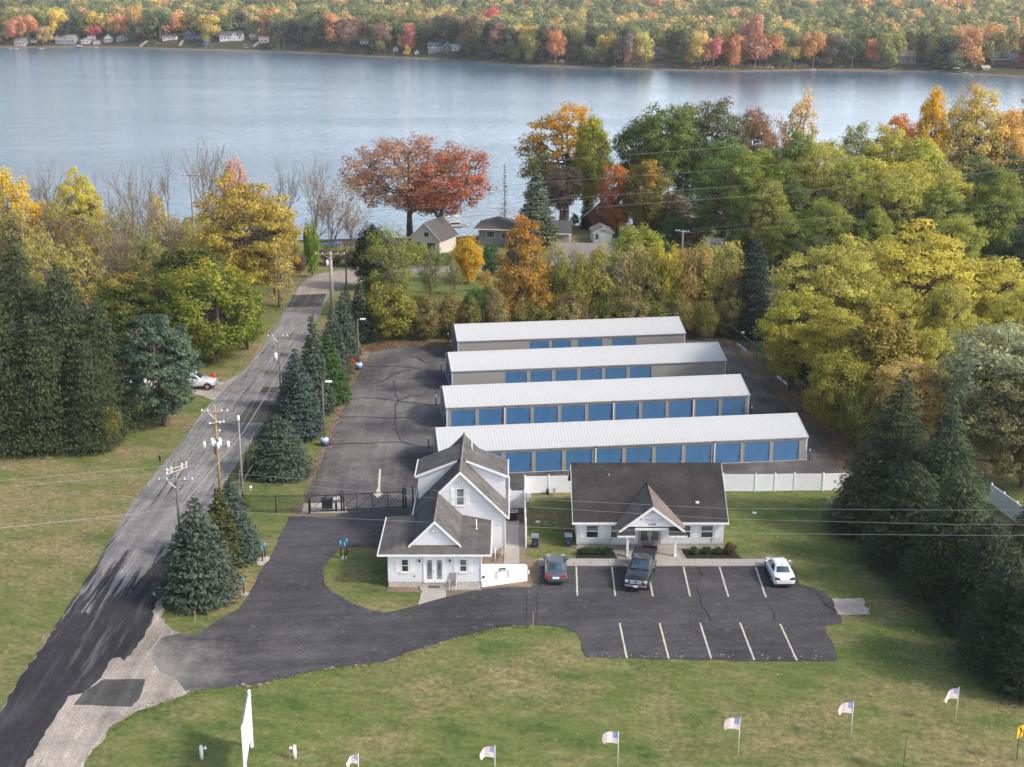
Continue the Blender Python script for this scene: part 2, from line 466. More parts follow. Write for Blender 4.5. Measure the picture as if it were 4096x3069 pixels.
def lawn_mat():
    m, t, b = nm('lawn_grass')
    tc = N(t, 'ShaderNodeTexCoord'); vec = tc.outputs['Object']
    sep = N(t, 'ShaderNodeSeparateXYZ'); t.links.new(vec, sep.inputs[0])
    n1 = noise(t, 0.055, 5, 0.6, vec=vec); n2 = noise(t, 0.33, 5, 0.65, vec=vec, stretch=((0.55, 1, 1), (0, 0, R(12))))
    n3 = noise(t, 2.4, 4, 0.7, vec=vec); n4 = noise(t, 13.0, 3, 0.8, vec=vec)
    green = ramp(t, n2, [(0.3, (0.062, 0.108, 0.028)), (0.5, (0.128, 0.155, 0.050)), (0.75, (0.200, 0.195, 0.085))])
    tan = ramp(t, n3, [(0.3, (0.175, 0.140, 0.070)), (0.7, (0.31, 0.245, 0.145))])
    # dry patches, more of them left of the road
    mrx = N(t, 'ShaderNodeMapRange'); mrx.inputs[1].default_value = -26; mrx.inputs[2].default_value = -36
    mrx.inputs[3].default_value = 0.0; mrx.inputs[4].default_value = 0.07
    t.links.new(sep.outputs[0], mrx.inputs[0])
    ad = N(t, 'ShaderNodeMath', operation='MULTIPLY_ADD'); ad.inputs[1].default_value = 1.6; t.links.new(n1, ad.inputs[0]); t.links.new(mrx.outputs[0], ad.inputs[2])
    n2b = noise(t, 0.22, 6, 0.7, vec=vec, stretch=((0.5, 1, 1), (0, 0, R(-8))))
    a2 = N(t, 'ShaderNodeMath', operation='ADD'); t.links.new(ad.outputs[0], a2.inputs[0]); t.links.new(n2b, a2.inputs[1])
    dry = ramp(t, a2.outputs[0], [(0.0, 0.0), (1.0, 1.0)])
    mr = N(t, 'ShaderNodeMapRange'); mr.inputs[1].default_value = 1.24; mr.inputs[2].default_value = 1.55
    mr.inputs[3].default_value = 0.0; mr.inputs[4].default_value = 0.85
    t.links.new(a2.outputs[0], mr.inputs[0])
    col = mix(t, mr.outputs[0], green, tan)
    n5 = noise(t, 0.9, 5, 0.75, vec=vec, stretch=((0.6, 1, 1), (0, 0, R(20))))
    col = mix(t, 0.8, col, ramp(t, n5, [(0.3, (0.62, 0.72, 0.6)), (0.5, (1, 1, 1)), (0.7, (1.42, 1.3, 1.35))]), 'MULTIPLY')
    col = mix(t, 0.75, col, ramp(t, n3, [(0.3, 0.62), (0.7, 1.4)]), 'MULTIPLY')
    col = mix(t, 0.8, col, ramp(t, n4, [(0.3, 0.55), (0.7, 1.45)]), 'MULTIPLY')
    # beach sand near the water and leaf litter in the far woods
    mz = N(t, 'ShaderNodeMapRange'); mz.inputs[1].default_value = -0.35; mz.inputs[2].default_value = -0.75
    t.links.new(sep.outputs[2], mz.inputs[0])
    col = mix(t, mz.outputs[0], col, ramp(t, n2, [(0.3, (0.17, 0.13, 0.095)), (0.75, (0.34, 0.28, 0.22))]))
    my = N(t, 'ShaderNodeMapRange'); my.inputs[1].default_value = 480; my.inputs[2].default_value = 500
    t.links.new(sep.outputs[1], my.inputs[0])
    far = ramp(t, noise(t, 0.05, 5, 0.6, vec=vec), [(0.35, (0.045, 0.055, 0.03)), (0.7, (0.10, 0.082, 0.05))])
    mz2 = N(t, 'ShaderNodeMapRange'); mz2.inputs[1].default_value = -0.9; mz2.inputs[2].default_value = -0.2
    t.links.new(sep.outputs[2], mz2.inputs[0])
    far = mix(t, mz2.outputs[0], (0.20, 0.16, 0.125), far)
    col = mix(t, my.outputs[0], col, far)
    t.links.new(col, b.inputs['Base Color'])
    b.inputs['Roughness'].default_value = 0.95
    b.inputs['Specular IOR Level'].default_value = 0.1
    bump(t, b, n4, 0.9, 0.06)
    return m
M['lawn'] = lawn_mat()
ground = link('ground', np_mesh('ground', gv, gf, M['lawn'], True))
tag(ground, kind='structure')

# ---------------- lake ----------------
def water_mat():
    m, t, b = nm('lake_water')
    tc = N(t, 'ShaderNodeTexCoord'); vec = tc.outputs['Object']
    band = noise(t, 0.012, 4, 0.55, vec=vec, stretch=((0.35, 1.6, 1), (0, 0, R(6))))
    t.links.new(ramp(t, band, [(0.35, (0.05, 0.11, 0.18)), (0.7, (0.085, 0.15, 0.215))]), b.inputs['Base Color'])
    b.inputs['Roughness'].default_value = 0.10
    b.inputs['IOR'].default_value = 1.33
    w1 = noise(t, 1.1, 4, 0.6, vec=vec, stretch=((0.45, 1.0, 1), (0, 0, R(12))))
    w2 = noise(t, 0.16, 3, 0.6, vec=vec, stretch=((0.4, 1.0, 1), (0, 0, R(8))))
    a = N(t, 'ShaderNodeMath', operation='MULTIPLY_ADD'); a.inputs[1].default_value = 2.4
    t.links.new(w2, a.inputs[0]); t.links.new(w1, a.inputs[2])
    n = N(t, 'ShaderNodeBump'); n.inputs['Distance'].default_value = 0.35
    # wind-ruffled and calm streaks
    sx = N(t, 'ShaderNodeSeparateXYZ'); t.links.new(vec, sx.inputs[0])
    mx_ = N(t, 'ShaderNodeMapRange'); mx_.inputs[1].default_value = -260; mx_.inputs[2].default_value = 60; mx_.inputs[3].default_value = 1.1; mx_.inputs[4].default_value = 0.35
    t.links.new(sx.outputs[0], mx_.inputs[0])
    ms = N(t, 'ShaderNodeMath', operation='MULTIPLY'); t.links.new(ramp(t, band, [(0.34, 0.75), (0.66, 1.2)]), ms.inputs[0]); t.links.new(mx_.outputs[0], ms.inputs[1])
    t.links.new(ms.outputs[0], n.inputs['Strength'])
    t.links.new(a.outputs[0], n.inputs['Height']); t.links.new(n.outputs[0], b.inputs['Normal'])
    return m
M['water'] = water_mat()
lake = MB().box(-2500, 2500, 236, 1090, WATER_Z-0.02, WATER_Z).build('lake_water', M['water'])
tag(lake, kind='structure')

# ---------------- paving sheets ----------------
def area(p): return sum(p[i][0]*p[(i+1) % len(p)][1]-p[(i+1) % len(p)][0]*p[i][1] for i in range(len(p)))/2
def rough_edge(pts, amp=0.12, step=0.9, seed=1):
    rnd = random.Random(seed); out = []
    for i in range(len(pts)):
        a = Vector(pts[i]); b = Vector(pts[(i+1) % len(pts)])
        L = (b-a).length; n = max(1, int(L/step))
        nrm = Vector((-(b-a).y, (b-a).x)).normalized() if L > 0 else Vector((0, 0))
        for k in range(n):
            p = a.lerp(b, k/n)
            if k: p = p + nrm*rnd.uniform(-amp, amp)
            out.append((p.x, p.y))
    return out
def smooth_poly(pts, it=1):
    for _ in range(it):
        out = []
        for i in range(len(pts)):
            a = Vector(pts[i]); b = Vector(pts[(i+1) % len(pts)])
            out += [tuple(a.lerp(b, 0.25)), tuple(a.lerp(b, 0.75))]
        pts = out
    return pts
from mathutils.geometry import tessellate_polygon
def sheet(name, pts, z, mat, amp=0.1, parent=None, step=0.9, seed=1, smooth=0):
    if smooth: pts = smooth_poly(pts, smooth)
    if amp: pts = rough_edge(pts, amp, step, seed)
    if area(pts) < 0: pts = pts[::-1]
    tr = tessellate_polygon([[Vector((p[0], p[1], 0)) for p in pts]])
    me = bpy.data.meshes.new(name)
    fs = []
    for a, b_, c in tr:
        s = (pts[b_][0]-pts[a][0])*(pts[c][1]-pts[a][1])-(pts[c][0]-pts[a][0])*(pts[b_][1]-pts[a][1])
        fs.append((a, b_, c) if s > 0 else (a, c, b_))
    me.from_pydata([(p[0], p[1], z) for p in pts], [], fs); me.materials.append(mat)
    o = link(name, me, parent)
    if not parent: tag(o, kind='structure')
    return o
def ribbon(mb, pts, wd, z, seed=0):
    rnd = random.Random(seed)
    P = [Vector(p) for p in pts]; L = []; Rr = []
    Q = []
    for i in range(len(P)-1):
        n = max(1, int((P[i+1]-P[i]).length/0.7))
        for k in range(n): Q.append(P[i].lerp(P[i+1], k/n)+Vector((rnd.uniform(-1, 1), rnd.uniform(-1, 1)))*0.07)
    Q.append(P[-1])
    for i, p in enumerate(Q):
        d = (Q[min(i+1, len(Q)-1)]-Q[max(i-1, 0)]).normalized(); n = Vector((-d.y, d.x))*wd*rnd.uniform(0.3, 0.7)
        L.append((p.x+n.x, p.y+n.y, z)); Rr.append((p.x-n.x, p.y-n.y, z))
    mb.grid([Rr, L], smooth=False)

# bare soil margins
sheet('bare_soil', [(-20.39, 116.16), (-19.73, 121.0), (-20.13, 127.13), (-19.88, 135.43), (-19.95, 146.59), (-19.74, 159.56), (-19.62, 169.84), (-20.69, 176.74), (-17.96, 179.78), (-8.43, 179.78), (8.64, 181.41), (22.68, 184.18), (29.29, 184.18), (31.06, 180.05), (32.65, 169.84), (34.27, 158.49), (35.49, 147.52), (36.56, 137.87), (36.25, 132.3), (33.71, 125.03), (31.54, 122.98), (30.77, 126.07), (24.87, 152.33), (-17.92, 172.29), (-18.52, 127.13), (-15.51, 116.4)], 0.008, M['soil'], 0.3, seed=3)
sheet('gravel_apron', [(-27.12, 101.96), (-27.4, 98.69), (-27.07, 95.6), (-25.61, 93.49), (-23.68, 92.47), (-21.0, 90.28), (-20.25, 86.54), (-22.4, 83.73), (-23.84, 82.55), (-25.46, 81.0), (-26.4, 79.01), (-26.71, 76.75), (-26.67, 74.76), (-26.28, 71.22), (-32.4, 71.22), (-30.73, 79.79), (-30.65, 83.73), (-29.8, 94.32), (-29.22, 101.01)], 0.024, M['apron'], 0.25, seed=4, step=0.6)
sheet('gravel_drive', [(-33.57, 165.12), (-34.97, 159.56), (-39.17, 160.65), (-44.66, 161.74), (-48.06, 160.65), (-45.77, 152.33), (-42.52, 153.33), (-38.28, 155.35), (-34.97, 152.33), (-33.51, 152.33), (-33.75, 159.56)], 0.012, M['apron'], 0.2, seed=14)
sheet('side_yard_gravel', [(-2.82, 116.58), (1.31, 116.58), (1.21, 106.98), (2.47, 106.56), (2.31, 103.42), (1.45, 101.01), (-2.97, 100.44), (-5.22, 99.15), (-5.3, 100.91), (-2.49, 101.48)], 0.012, M['soil'], 0.1, seed=5)
# road
road = sheet('road', [(-34.16, 75.02), (-34.35, 81.62), (-34.58, 91.31), (-34.81, 103.62), (-35.62, 120.35), (-35.43, 129.3), (-35.02, 138.7), (-35.15, 148.46), (-33.83, 160.75), (-33.34, 173.92), (-33.4, 189.08), (-34.04, 203.63), (-34.21, 216.95), (-32.17, 224.03), (-29.08, 227.11), (-23.37, 229.0), (-17.21, 229.85), (-6.32, 229.43), (0.51, 229.0), (19.35, 229.85), (49.57, 231.13), (48.8, 227.32), (18.98, 225.26), (0.5, 224.85), (-6.2, 224.85), (-17.05, 224.03), (-22.55, 220.44), (-26.1, 215.43), (-28.17, 210.45), (-28.42, 202.45), (-28.21, 198.02), (-27.73, 172.29), (-27.79, 158.49), (-27.4, 139.54), (-27.81, 133.69), (-27.93, 126.49), (-27.91, 116.58), (-27.46, 103.42), (-27.52, 94.32), (-27.75, 86.9), (-28.28, 78.25), (-28.31, 73.35), (-28.68, 69.94), (-32.21, 69.94)], 0.02, M['road'], 0.1, seed=6)
sheet('road_edge_sand', [(-33.68, 206.03), (-34.16, 216.57), (-32.06, 223.22), (-28.98, 226.28), (-25.71, 226.91), (-24.89, 219.26), (-27.27, 215.81), (-28.44, 212.64), (-28.77, 206.9)], 0.028, M['road_far'], 0.15, seed=16)
na = sheet('fresh_asphalt', [(-34.38, 75.59), (-34.24, 81.33), (-34.5, 85.32), (-34.49, 88.56), (-34.58, 92.02), (-34.47, 95.04), (-34.47, 98.01), (-34.29, 99.24), (-33.73, 98.24), (-33.81, 96.9), (-33.43, 96.16), (-33.13, 96.55), (-32.52, 95.94), (-32.16, 96.9), (-31.95, 97.79), (-31.97, 98.96), (-31.39, 98.69), (-31.04, 99.42), (-30.63, 98.78), (-30.3, 98.96), (-30.63, 101.01), (-30.5, 101.67), (-30.4, 102.93), (-30.23, 104.17), (-29.94, 105.84), (-29.55, 107.45), (-29.33, 109.11), (-28.18, 103.42), (-27.79, 99.7), (-28.04, 98.24), (-27.55, 95.04), (-27.44, 91.98), (-27.67, 89.51), (-27.88, 88.53), (-28.37, 89.13), (-28.84, 88.94), (-28.85, 87.63), (-28.89, 86.79), (-28.85, 86.03), (-29.01, 85.46), (-29.17, 84.94), (-29.5, 83.9), (-29.96, 83.73), (-30.35, 83.49), (-30.28, 82.65), (-30.32, 81.92), (-30.39, 81.39), (-30.32, 80.56), (-30.35, 79.64), (-30.31, 78.4), (-30.31, 77.05), (-30.34, 75.02), (-30.17, 72.54), (-30.15, 69.94), (-32.21, 69.94)], 0.032, M['new_asphalt'], 0.14, step=0.5, seed=7)
sheet('pavement_patch', [(-28.62, 85.85), (-25.68, 85.85), (-25.46, 84.07), (-25.4, 83.05), (-25.68, 82.08), (-27.12, 82.15), (-29.64, 82.35), (-29.43, 84.24)], 0.04, M['patch'], 0.06, seed=8)
sheet('pavement_patch', [(-30.36, 152.03), (-26.75, 152.03), (-27.34, 143.69), (-30.61, 143.69)], 0.03, M['patch'], 0.05, seed=9)
sheet('pavement_patch', [(-30.03, 157.43), (-27.92, 157.43), (-27.92, 155.25), (-30.0, 155.25)], 0.03, M['patch'], 0.05, seed=10)
sheet('pavement_patch', [(-34.12, 207.43), (-28.98, 208.49), (-28.6, 199.8), (-33.64, 198.99)], 0.032, M['patch'], 0.08, seed=11)
# driveway, parking lot
DRIVE = [(-26.06, 92.27), (-26.31, 90.68), (-25.96, 88.75), (-24.92, 86.9), (-23.67, 86.1), (-22.54, 84.24), (-21.0, 84.52), (-17.61, 85.29), (-13.38, 87.41), (-9.18, 88.45), (-7.62, 89.86), (-5.0, 91.66), (-1.94, 93.41), (0.23, 94.2), (1.56, 94.32), (2.88, 94.16), (3.99, 93.82), (4.91, 92.88), (5.12, 91.66), (5.25, 89.51), (5.37, 89.13), (17.12, 88.53), (23.14, 88.56), (23.47, 88.75), (23.7, 90.56), (23.56, 93.08), (23.79, 94.16), (25.18, 94.66), (25.32, 96.59), (25.27, 98.55), (24.91, 100.3), (24.04, 101.05), (23.36, 101.48), (23.32, 102.93), (23.43, 105.12), (2.45, 105.12), (2.34, 101.96), (1.45, 101.01), (-0.2, 101.15), (-2.93, 100.44), (-5.22, 99.15), (-7.37, 97.74), (-8.72, 96.9), (-9.84, 96.38), (-11.05, 96.9), (-12.76, 98.24), (-14.37, 100.07), (-15.28, 101.96), (-15.73, 104.42), (-15.43, 106.46), (-14.98, 108.3), (-14.0, 109.11), (-10.55, 109.22), (-9.98, 113.02), (-9.02, 118.44), (-10.4, 118.25), (-15.61, 117.2), (-16.18, 116.22), (-20.39, 116.16), (-20.32, 113.43), (-20.48, 108.89), (-20.75, 104.87), (-20.98, 100.44), (-21.26, 97.17), (-22.26, 95.6), (-23.03, 93.86), (-23.78, 92.55), (-24.9, 92.88)]
def dust(mname, cx, cy, r0, r1, c):
    m = M[mname]; t = m.node_tree; b = t.nodes['Principled BSDF']; src = b.inputs['Base Color'].links[0].from_socket
    tc = N(t, 'ShaderNodeTexCoord'); d = N(t, 'ShaderNodeVectorMath', operation='DISTANCE'); d.inputs[1].default_value = (cx, cy, 0.028); t.links.new(tc.outputs['Object'], d.inputs[0])
    nz = noise(t, 0.55, 8, .8, vec=tc.outputs['Object']); a = N(t, 'ShaderNodeMath', operation='MULTIPLY_ADD'); a.inputs[1].default_value = 15.0; t.links.new(nz, a.inputs[0]); t.links.new(d.outputs['Value'], a.inputs[2])
    mr = N(t, 'ShaderNodeMapRange'); mr.interpolation_type = 'SMOOTHSTEP'; mr.inputs[1].default_value = r1+7.5; mr.inputs[2].default_value = r0+5.5; mr.inputs[4].default_value = .95; t.links.new(a.outputs[0], mr.inputs[0])
    t.links.new(mix(t, mr.outputs[0], src, c), b.inputs['Base Color'])
def worn(mname, y0, y1, c, lo, hi, k, sx=1.5, sy=.05):
    """scraped streaks along the road; k is how much they thicken towards y1"""
    m = M[mname]; t = m.node_tree; b = t.nodes['Principled BSDF']; src = b.inputs['Base Color'].links[0].from_socket
    tc = N(t, 'ShaderNodeTexCoord'); sp_ = N(t, 'ShaderNodeSeparateXYZ'); t.links.new(tc.outputs['Object'], sp_.inputs[0])
    n_ = noise(t, 1.0, 7, .75, vec=tc.outputs['Object'], stretch=((sx, sy, 1),))
    mr = N(t, 'ShaderNodeMapRange'); mr.inputs[1].default_value = y0; mr.inputs[2].default_value = y1; mr.inputs[3].default_value = 0; mr.inputs[4].default_value = k; t.links.new(sp_.outputs[1], mr.inputs[0])
    a = N(t, 'ShaderNodeMath', operation='ADD'); t.links.new(n_, a.inputs[0]); t.links.new(mr.outputs[0], a.inputs[1])
    t.links.new(mix(t, ramp(t, a.outputs[0], [(lo, 0.0), (hi, 1.0)]), src, c), b.inputs['Base Color'])
worn('road', 112, 99, (.034, .033, .039), .58, .62, .14)
worn('new_asphalt', 80, 100, (.10, .096, .098), .56, .66, .03, 1.2, .07)
worn('apron', 112, 80, (.10, .094, .09), .60, .66, .02, 1.3, .09)
dust('drive', *(-26.96, 87.26), 1.5, 9.0, (.25, .23, .215))
drive = sheet('driveway', DRIVE, 0.028, M['drive'], 0.09, seed=12)
yard = sheet('storage_yard', [(-19.59, 120.35), (-19.51, 124.61), (-19.39, 135.91), (-19.24, 145.86), (-19.08, 159.13), (-18.86, 166.28), (-18.67, 173.92), (-17.04, 175.96), (-13.49, 177.26), (-8.42, 176.48), (8.51, 178.45), (22.33, 181.14), (28.02, 182.09), (29.36, 176.74), (30.27, 166.63), (30.62, 160.1), (31.49, 154.03), (31.66, 149.41), (32.17, 144.32), (33.46, 138.28), (33.6, 133.07), (32.46, 126.78), (20.97, 126.28), (6.1, 126.28), (1.52, 126.0), (1.19, 116.58), (-2.82, 116.46), (-9.39, 117.2), (-10.38, 118.06), (-15.42, 117.57), (-15.76, 118.44), (-19.27, 117.82)], 0.022, M['yard'], 0.12, seed=13)
sheet('concrete_slab', [(25.3, 98.83), (27.81, 98.92), (27.82, 98.15), (27.54, 97.57), (27.84, 96.99), (27.58, 96.55), (27.68, 96.03), (25.13, 96.03)], 0.035, M['slab'], 0.1, step=0.4, seed=15)
sheet('concrete_pad', [(-19.5, 119.39), (-15.66, 119.58), (-15.13, 117.07), (-19.37, 116.95)], 0.034, M['slab'], 0.05, seed=17)
for i, q in enumerate([[(-21.64, 106.46), (-21.0, 107.4), (-20.53, 106.87), (-20.56, 106.04), (-20.88, 105.22), (-21.31, 105.33)], [(-21.73, 100.07), (-21.29, 100.16), (-20.94, 99.88), (-21.09, 99.42), (-21.55, 99.42)], [(-14.64, 107.08), (-14.32, 107.29), (-14.03, 107.19), (-14.02, 106.56), (-14.41, 106.46)]]):
    sheet('concrete_footing', q, 0.036, M['slab'], 0.03, step=0.3, seed=20+i)
# cracks and seams
cm = MB()
for i, c in enumerate([[(-18.62, 166.42), (-16.02, 166.84), (-13.69, 166.42), (-11.33, 165.37), (-8.76, 164.13)], [(-18.98, 158.74), (-16.97, 158.94), (-15.85, 159.91), (-14.94, 162.29), (-13.56, 164.75), (-12.7, 165.37)], [(-19.14, 152.48), (-17.46, 153.13), (-15.3, 152.77), (-13.2, 151.69), (-10.94, 150.99), (-8.68, 149.76)], [(-19.31, 145.59), (-17.72, 145.86), (-15.67, 145.69), (-13.51, 145.36), (-10.49, 145.69)], [(-19.24, 136.36), (-17.17, 136.65), (-15.26, 136.65), (-13.38, 137.03), (-11.65, 137.09), (-10.13, 135.92), (-8.65, 135.05)], [(-14.46, 159.91), (-13.89, 154.96), (-13.23, 152.05), (-13.43, 149.93), (-12.98, 144.54), (-12.52, 140.73), (-11.89, 137.69)], [(-13.23, 152.05), (-12.17, 153.49), (-10.11, 154.59)], [(-13.49, 171.63), (-12.25, 170.74), (-10.81, 168.12), (-9.93, 168.98)], [(-9.99, 161.89), (-9.44, 157.97), (-8.95, 154.96)]]):
    ribbon(cm, c, 0.26 if i in (0, 1, 2, 3, 4, 6, 7) else 0.12, 0.034, i)
for i, c in enumerate([[(14.89, 100.89), (14.95, 99.41), (14.81, 97.41), (15.13, 96.57), (15.27, 94.94)], [(20.12, 97.69), (20.29, 96.3), (19.98, 94.94), (18.68, 94.4)], [(15.61, 104.91), (15.69, 103.02)], [(23.49, 101.49), (24.39, 99.7), (24.64, 97.98), (25.07, 96.57)], [(-2.89, 100.29), (-2.54, 99.66), (-3.25, 99.25)]]):
    ribbon(cm, c, 0.13, 0.036, 40+i)
for i, c in enumerate([[(-19.06, 86.36), (-13.59, 88.19), (-7.31, 90.68)], [(1.21, 100.91), (1.07, 94.75)], [(2.06, 101.24), (1.9, 94.32)], [(-21.0, 105.94), (-19.3, 105.84)], [(-23.18, 91.86), (-19.39, 91.46), (-15.81, 92.27)]]):
    ribbon(cm, c, 0.07, 0.036, 60+i)
for i, c in enumerate([]):
    ribbon(cm, c, 0.2, 0.038, 80+i)
tag(cm.build('pavement_cracks', M['crack']), kind='structure')
# chipped pale bits scattered along the driveway rim
st = MB(); rnd = random.Random(5)
rim = [(-20.75, 84.76), (-17.6, 85.22), (-14.95, 86.54), (-13.37, 87.34), (-10.7, 88.0), (-9.18, 88.38), (-7.61, 89.78), (-5.0, 91.58), (-1.94, 93.33), (0.23, 94.11)]
for i in range(len(rim)-1):
    a = Vector(rim[i]); b = Vector(rim[i+1])
    for k in range(int((b-a).length/0.6)):
        p = a.lerp(b, rnd.random())+Vector((rnd.uniform(-.15, .15), rnd.uniform(-.25, .12)))
        s = rnd.uniform(0.04, 0.17); h = rnd.uniform(0.02, 0.05)
        st.prism([(p.x+s*math.cos(t)*rnd.uniform(.6, 1.3), p.y+s*math.sin(t)*rnd.uniform(.6, 1.2)) for t in (0, 1.2, 2.6, 3.9, 5.1)], 0.03, 0.03+h)
for k in range(60):
    q = [(5.67, 89.51), (23.15, 88.94)]
    a = Vector(q[0]); b = Vector(q[1]); p = a.lerp(b, rnd.random())+Vector((0, rnd.uniform(-.3, .35)))
    s = rnd.uniform(0.02, 0.09)
    st.prism([(p.x+s*math.cos(t)*rnd.uniform(.6, 1.6), p.y+s*math.sin(t)) for t in (0, 1.2, 2.6, 3.9, 5.1)], 0.03, 0.05)
tag(st.build('broken_edge_stones', M['stone_pale']), 'pale broken asphalt crumbs along the driveway and parking lot rim', 'rubble', kind='stuff')

# painted lines: parts of the driveway / yard
def line_part(name, a, b, wd, z, parent):
    a = Vector(a); b = Vector(b); d = (b-a).normalized(); n = Vector((-d.y, d.x))*wd/2
    q = [a-n, b-n, b+n, a+n]
    return sheet(name, [tuple(p) for p in q], z, M['line_paint'], 0.012, parent, 0.4, seed=int(abs(a.x)*10))
for a, b in [[(5.37, 105.0), (5.2, 99.41)], [(8.34, 105.0), (8.22, 99.35)], [(11.3, 105.0), (11.2, 99.3)], [(14.31, 105.0), (14.16, 99.27)], [(17.32, 104.97), (17.19, 99.21)], [(20.32, 104.91), (20.15, 99.12)],
             [(8.2, 94.59), (8.3, 88.97)], [(11.24, 94.59), (11.32, 88.9)], [(14.33, 94.59), (14.39, 88.9)], [(17.38, 94.67), (17.46, 88.71)], [(20.4, 94.43), (20.51, 88.61)]]:
    line_part('parking_line', a, b, 0.13, 0.034, drive)
sheet('painted_arrow', [(-13.32, 128.72), (-13.12, 128.72), (-12.68, 123.12), (-12.56, 122.05), (-12.29, 121.98), (-12.73, 120.8), (-13.24, 121.92), (-12.96, 122.05), (-13.02, 123.12), (-12.93, 123.18)], 0.036, M['line_paint'], 0.0, yard)

# ---------------- sidewalks, slabs, beds ----------------
def slab(name, pts, h, mat, kind='structure', bev=0.015):
    if area(pts) < 0: pts = pts[::-1]
    o = MB().prism(pts, 0.0, h).build(name, mat, bevel=bev); tag(o, kind=kind); return o
sw = slab('sidewalk', [(2.26, 106.56), (22.61, 106.46), (22.57, 105.12), (2.24, 105.12)], 0.10, M['concrete'])
for k in range(1, 13):
    x = 2.25 + k*1.46
    bx('expansion_joint', (x-0.012, x+0.012, sw.data.vertices[0].co.y+0.06, 106.56-0.03, 0.1, 0.104), M['crack'], sw)
slab('entrance_slab', [(9.75, 106.48), (14.35, 106.48), (14.05, 109.5), (9.75, 109.5)], 0.09, M['concrete'])
slab('side_walkway', [(-0.61, 115.08), (0.66, 115.32), (0.61, 105.73), (-0.69, 105.63)], 0.06, M['concrete'])
slab('gravel_strip', [(0.68, 114.48), (1.17, 114.48), (1.12, 109.11), (0.65, 109.11)], 0.03, M['gravel'])
slab('front_walkway', [(-7.22, 100.91), (-5.3, 100.91), (-5.26, 99.24), (-7.37, 97.79)], 0.05, M['concrete'])
slab('porch_slab', [(-7.42, 100.45), (-2.55, 100.45), (-2.55, 100.99), (-7.42, 100.99)], 0.16, M['concrete'])
slab('wall_bed', [(-10.05, 100.1), (-7.45, 100.1), (-7.45, 100.98), (-10.05, 100.98)], 0.05, M['soil'])
slab('mulch_bed', [(5.4, 106.65), (8.9, 106.65), (8.5, 108.75), (5.65, 108.75)], 0.06, M['mulch'])
slab('mulch_bed', [(14.9, 106.5), (19.5, 106.5), (18.9, 108.75), (14.6, 108.75)], 0.06, M['mulch'])
slab('gravel_strip', [(5.5, 108.8), (9.7, 108.8), (9.7, 109.48), (5.6, 109.48)], 0.04, M['gravel'])
slab('gravel_strip', [(14.15, 108.8), (18.6, 108.8), (18.5, 109.48), (14.15, 109.48)], 0.04, M['gravel'])
slab('gravel_strip', [(8.95, 106.6), (9.7, 106.6), (9.7, 108.76), (8.6, 108.76)], 0.04, M['gravel'])
slab('gravel_strip', [(14.12, 106.6), (14.78, 106.6), (14.5, 108.76), (14.12, 108.76)], 0.04, M['gravel'])

# ---------------- storage buildings ----------------
EAVE = 2.5; RIDGE = 3.78; HALF = 3.8; RIBP = 0.9144
_sq = math.hypot(HALF+0.12, RIDGE-EAVE+0.04)
def roof_panel_mesh(width):
    """steel roof panel, local x along the building, y up the slope; three raised ribs"""
    m = MB(); prof = []
    nr = 3; p = width/nr
    for r in range(nr):
        x = r*p
        prof += [(x, 0.0), (x+0.015, 0.018), (x+0.045, 0.018), (x+0.06, 0.0)]
    prof.append((width, 0.0))
    m.grid([[(x, 0, z) for x, z in prof], [(x, _sq, z) for x, z in prof]], smooth=False)
    return m.mesh('roof_panel', M['metal_roof'])
RP = roof_panel_mesh(RIBP)

def door_mesh(wd, ht):
    m = MB(); n = 24; prof = []
    for i in range(n):
        z = ht*i/n; prof += [(0.0, z), (-0.022, z+ht/n*0.25), (-0.022, z+ht/n*0.7)]
    prof.append((0.0, ht))
    m.grid([[(0, y, z) for y, z in prof], [(wd, y, z) for y, z in prof]], smooth=False)
    m.box(0.02, wd-0.02, -0.035, 0.01, 0.0, 0.06)
    return m.mesh('roll_up_door', M['door_blue'])
DOORS = {}
def siding_box(name, L, parent, openings, y, outward, mat):
    """ribbed steel wall from x=0..L at plane y with rectangular openings (x0,x1,h); ribs every 0.3"""
    m = MB(); s = -outward
    spans = []; x = 0.0
    for a, b, h in openings:
        if a > x: spans.append((x, a, 0, EAVE))
        spans.append((a, b, h, EAVE)); x = b
    if x < L: spans.append((x, L, 0, EAVE))
    t = 0.08
    for a, b, z0, z1 in spans:
        y0, y1 = sorted((y, y+s*t)); m.box(a, b, y0, y1, z0, z1)
        if b-a > 0.6 and z0 == 0:
            k = a+0.15
            while k < b-0.1:
                ya, yb = sorted((y+outward*0.001, y+outward*0.025)); m.box(k-0.03, k+0.03, ya, yb, 0.05, EAVE-0.08); k += 0.305
    return m.build(name, mat, parent)

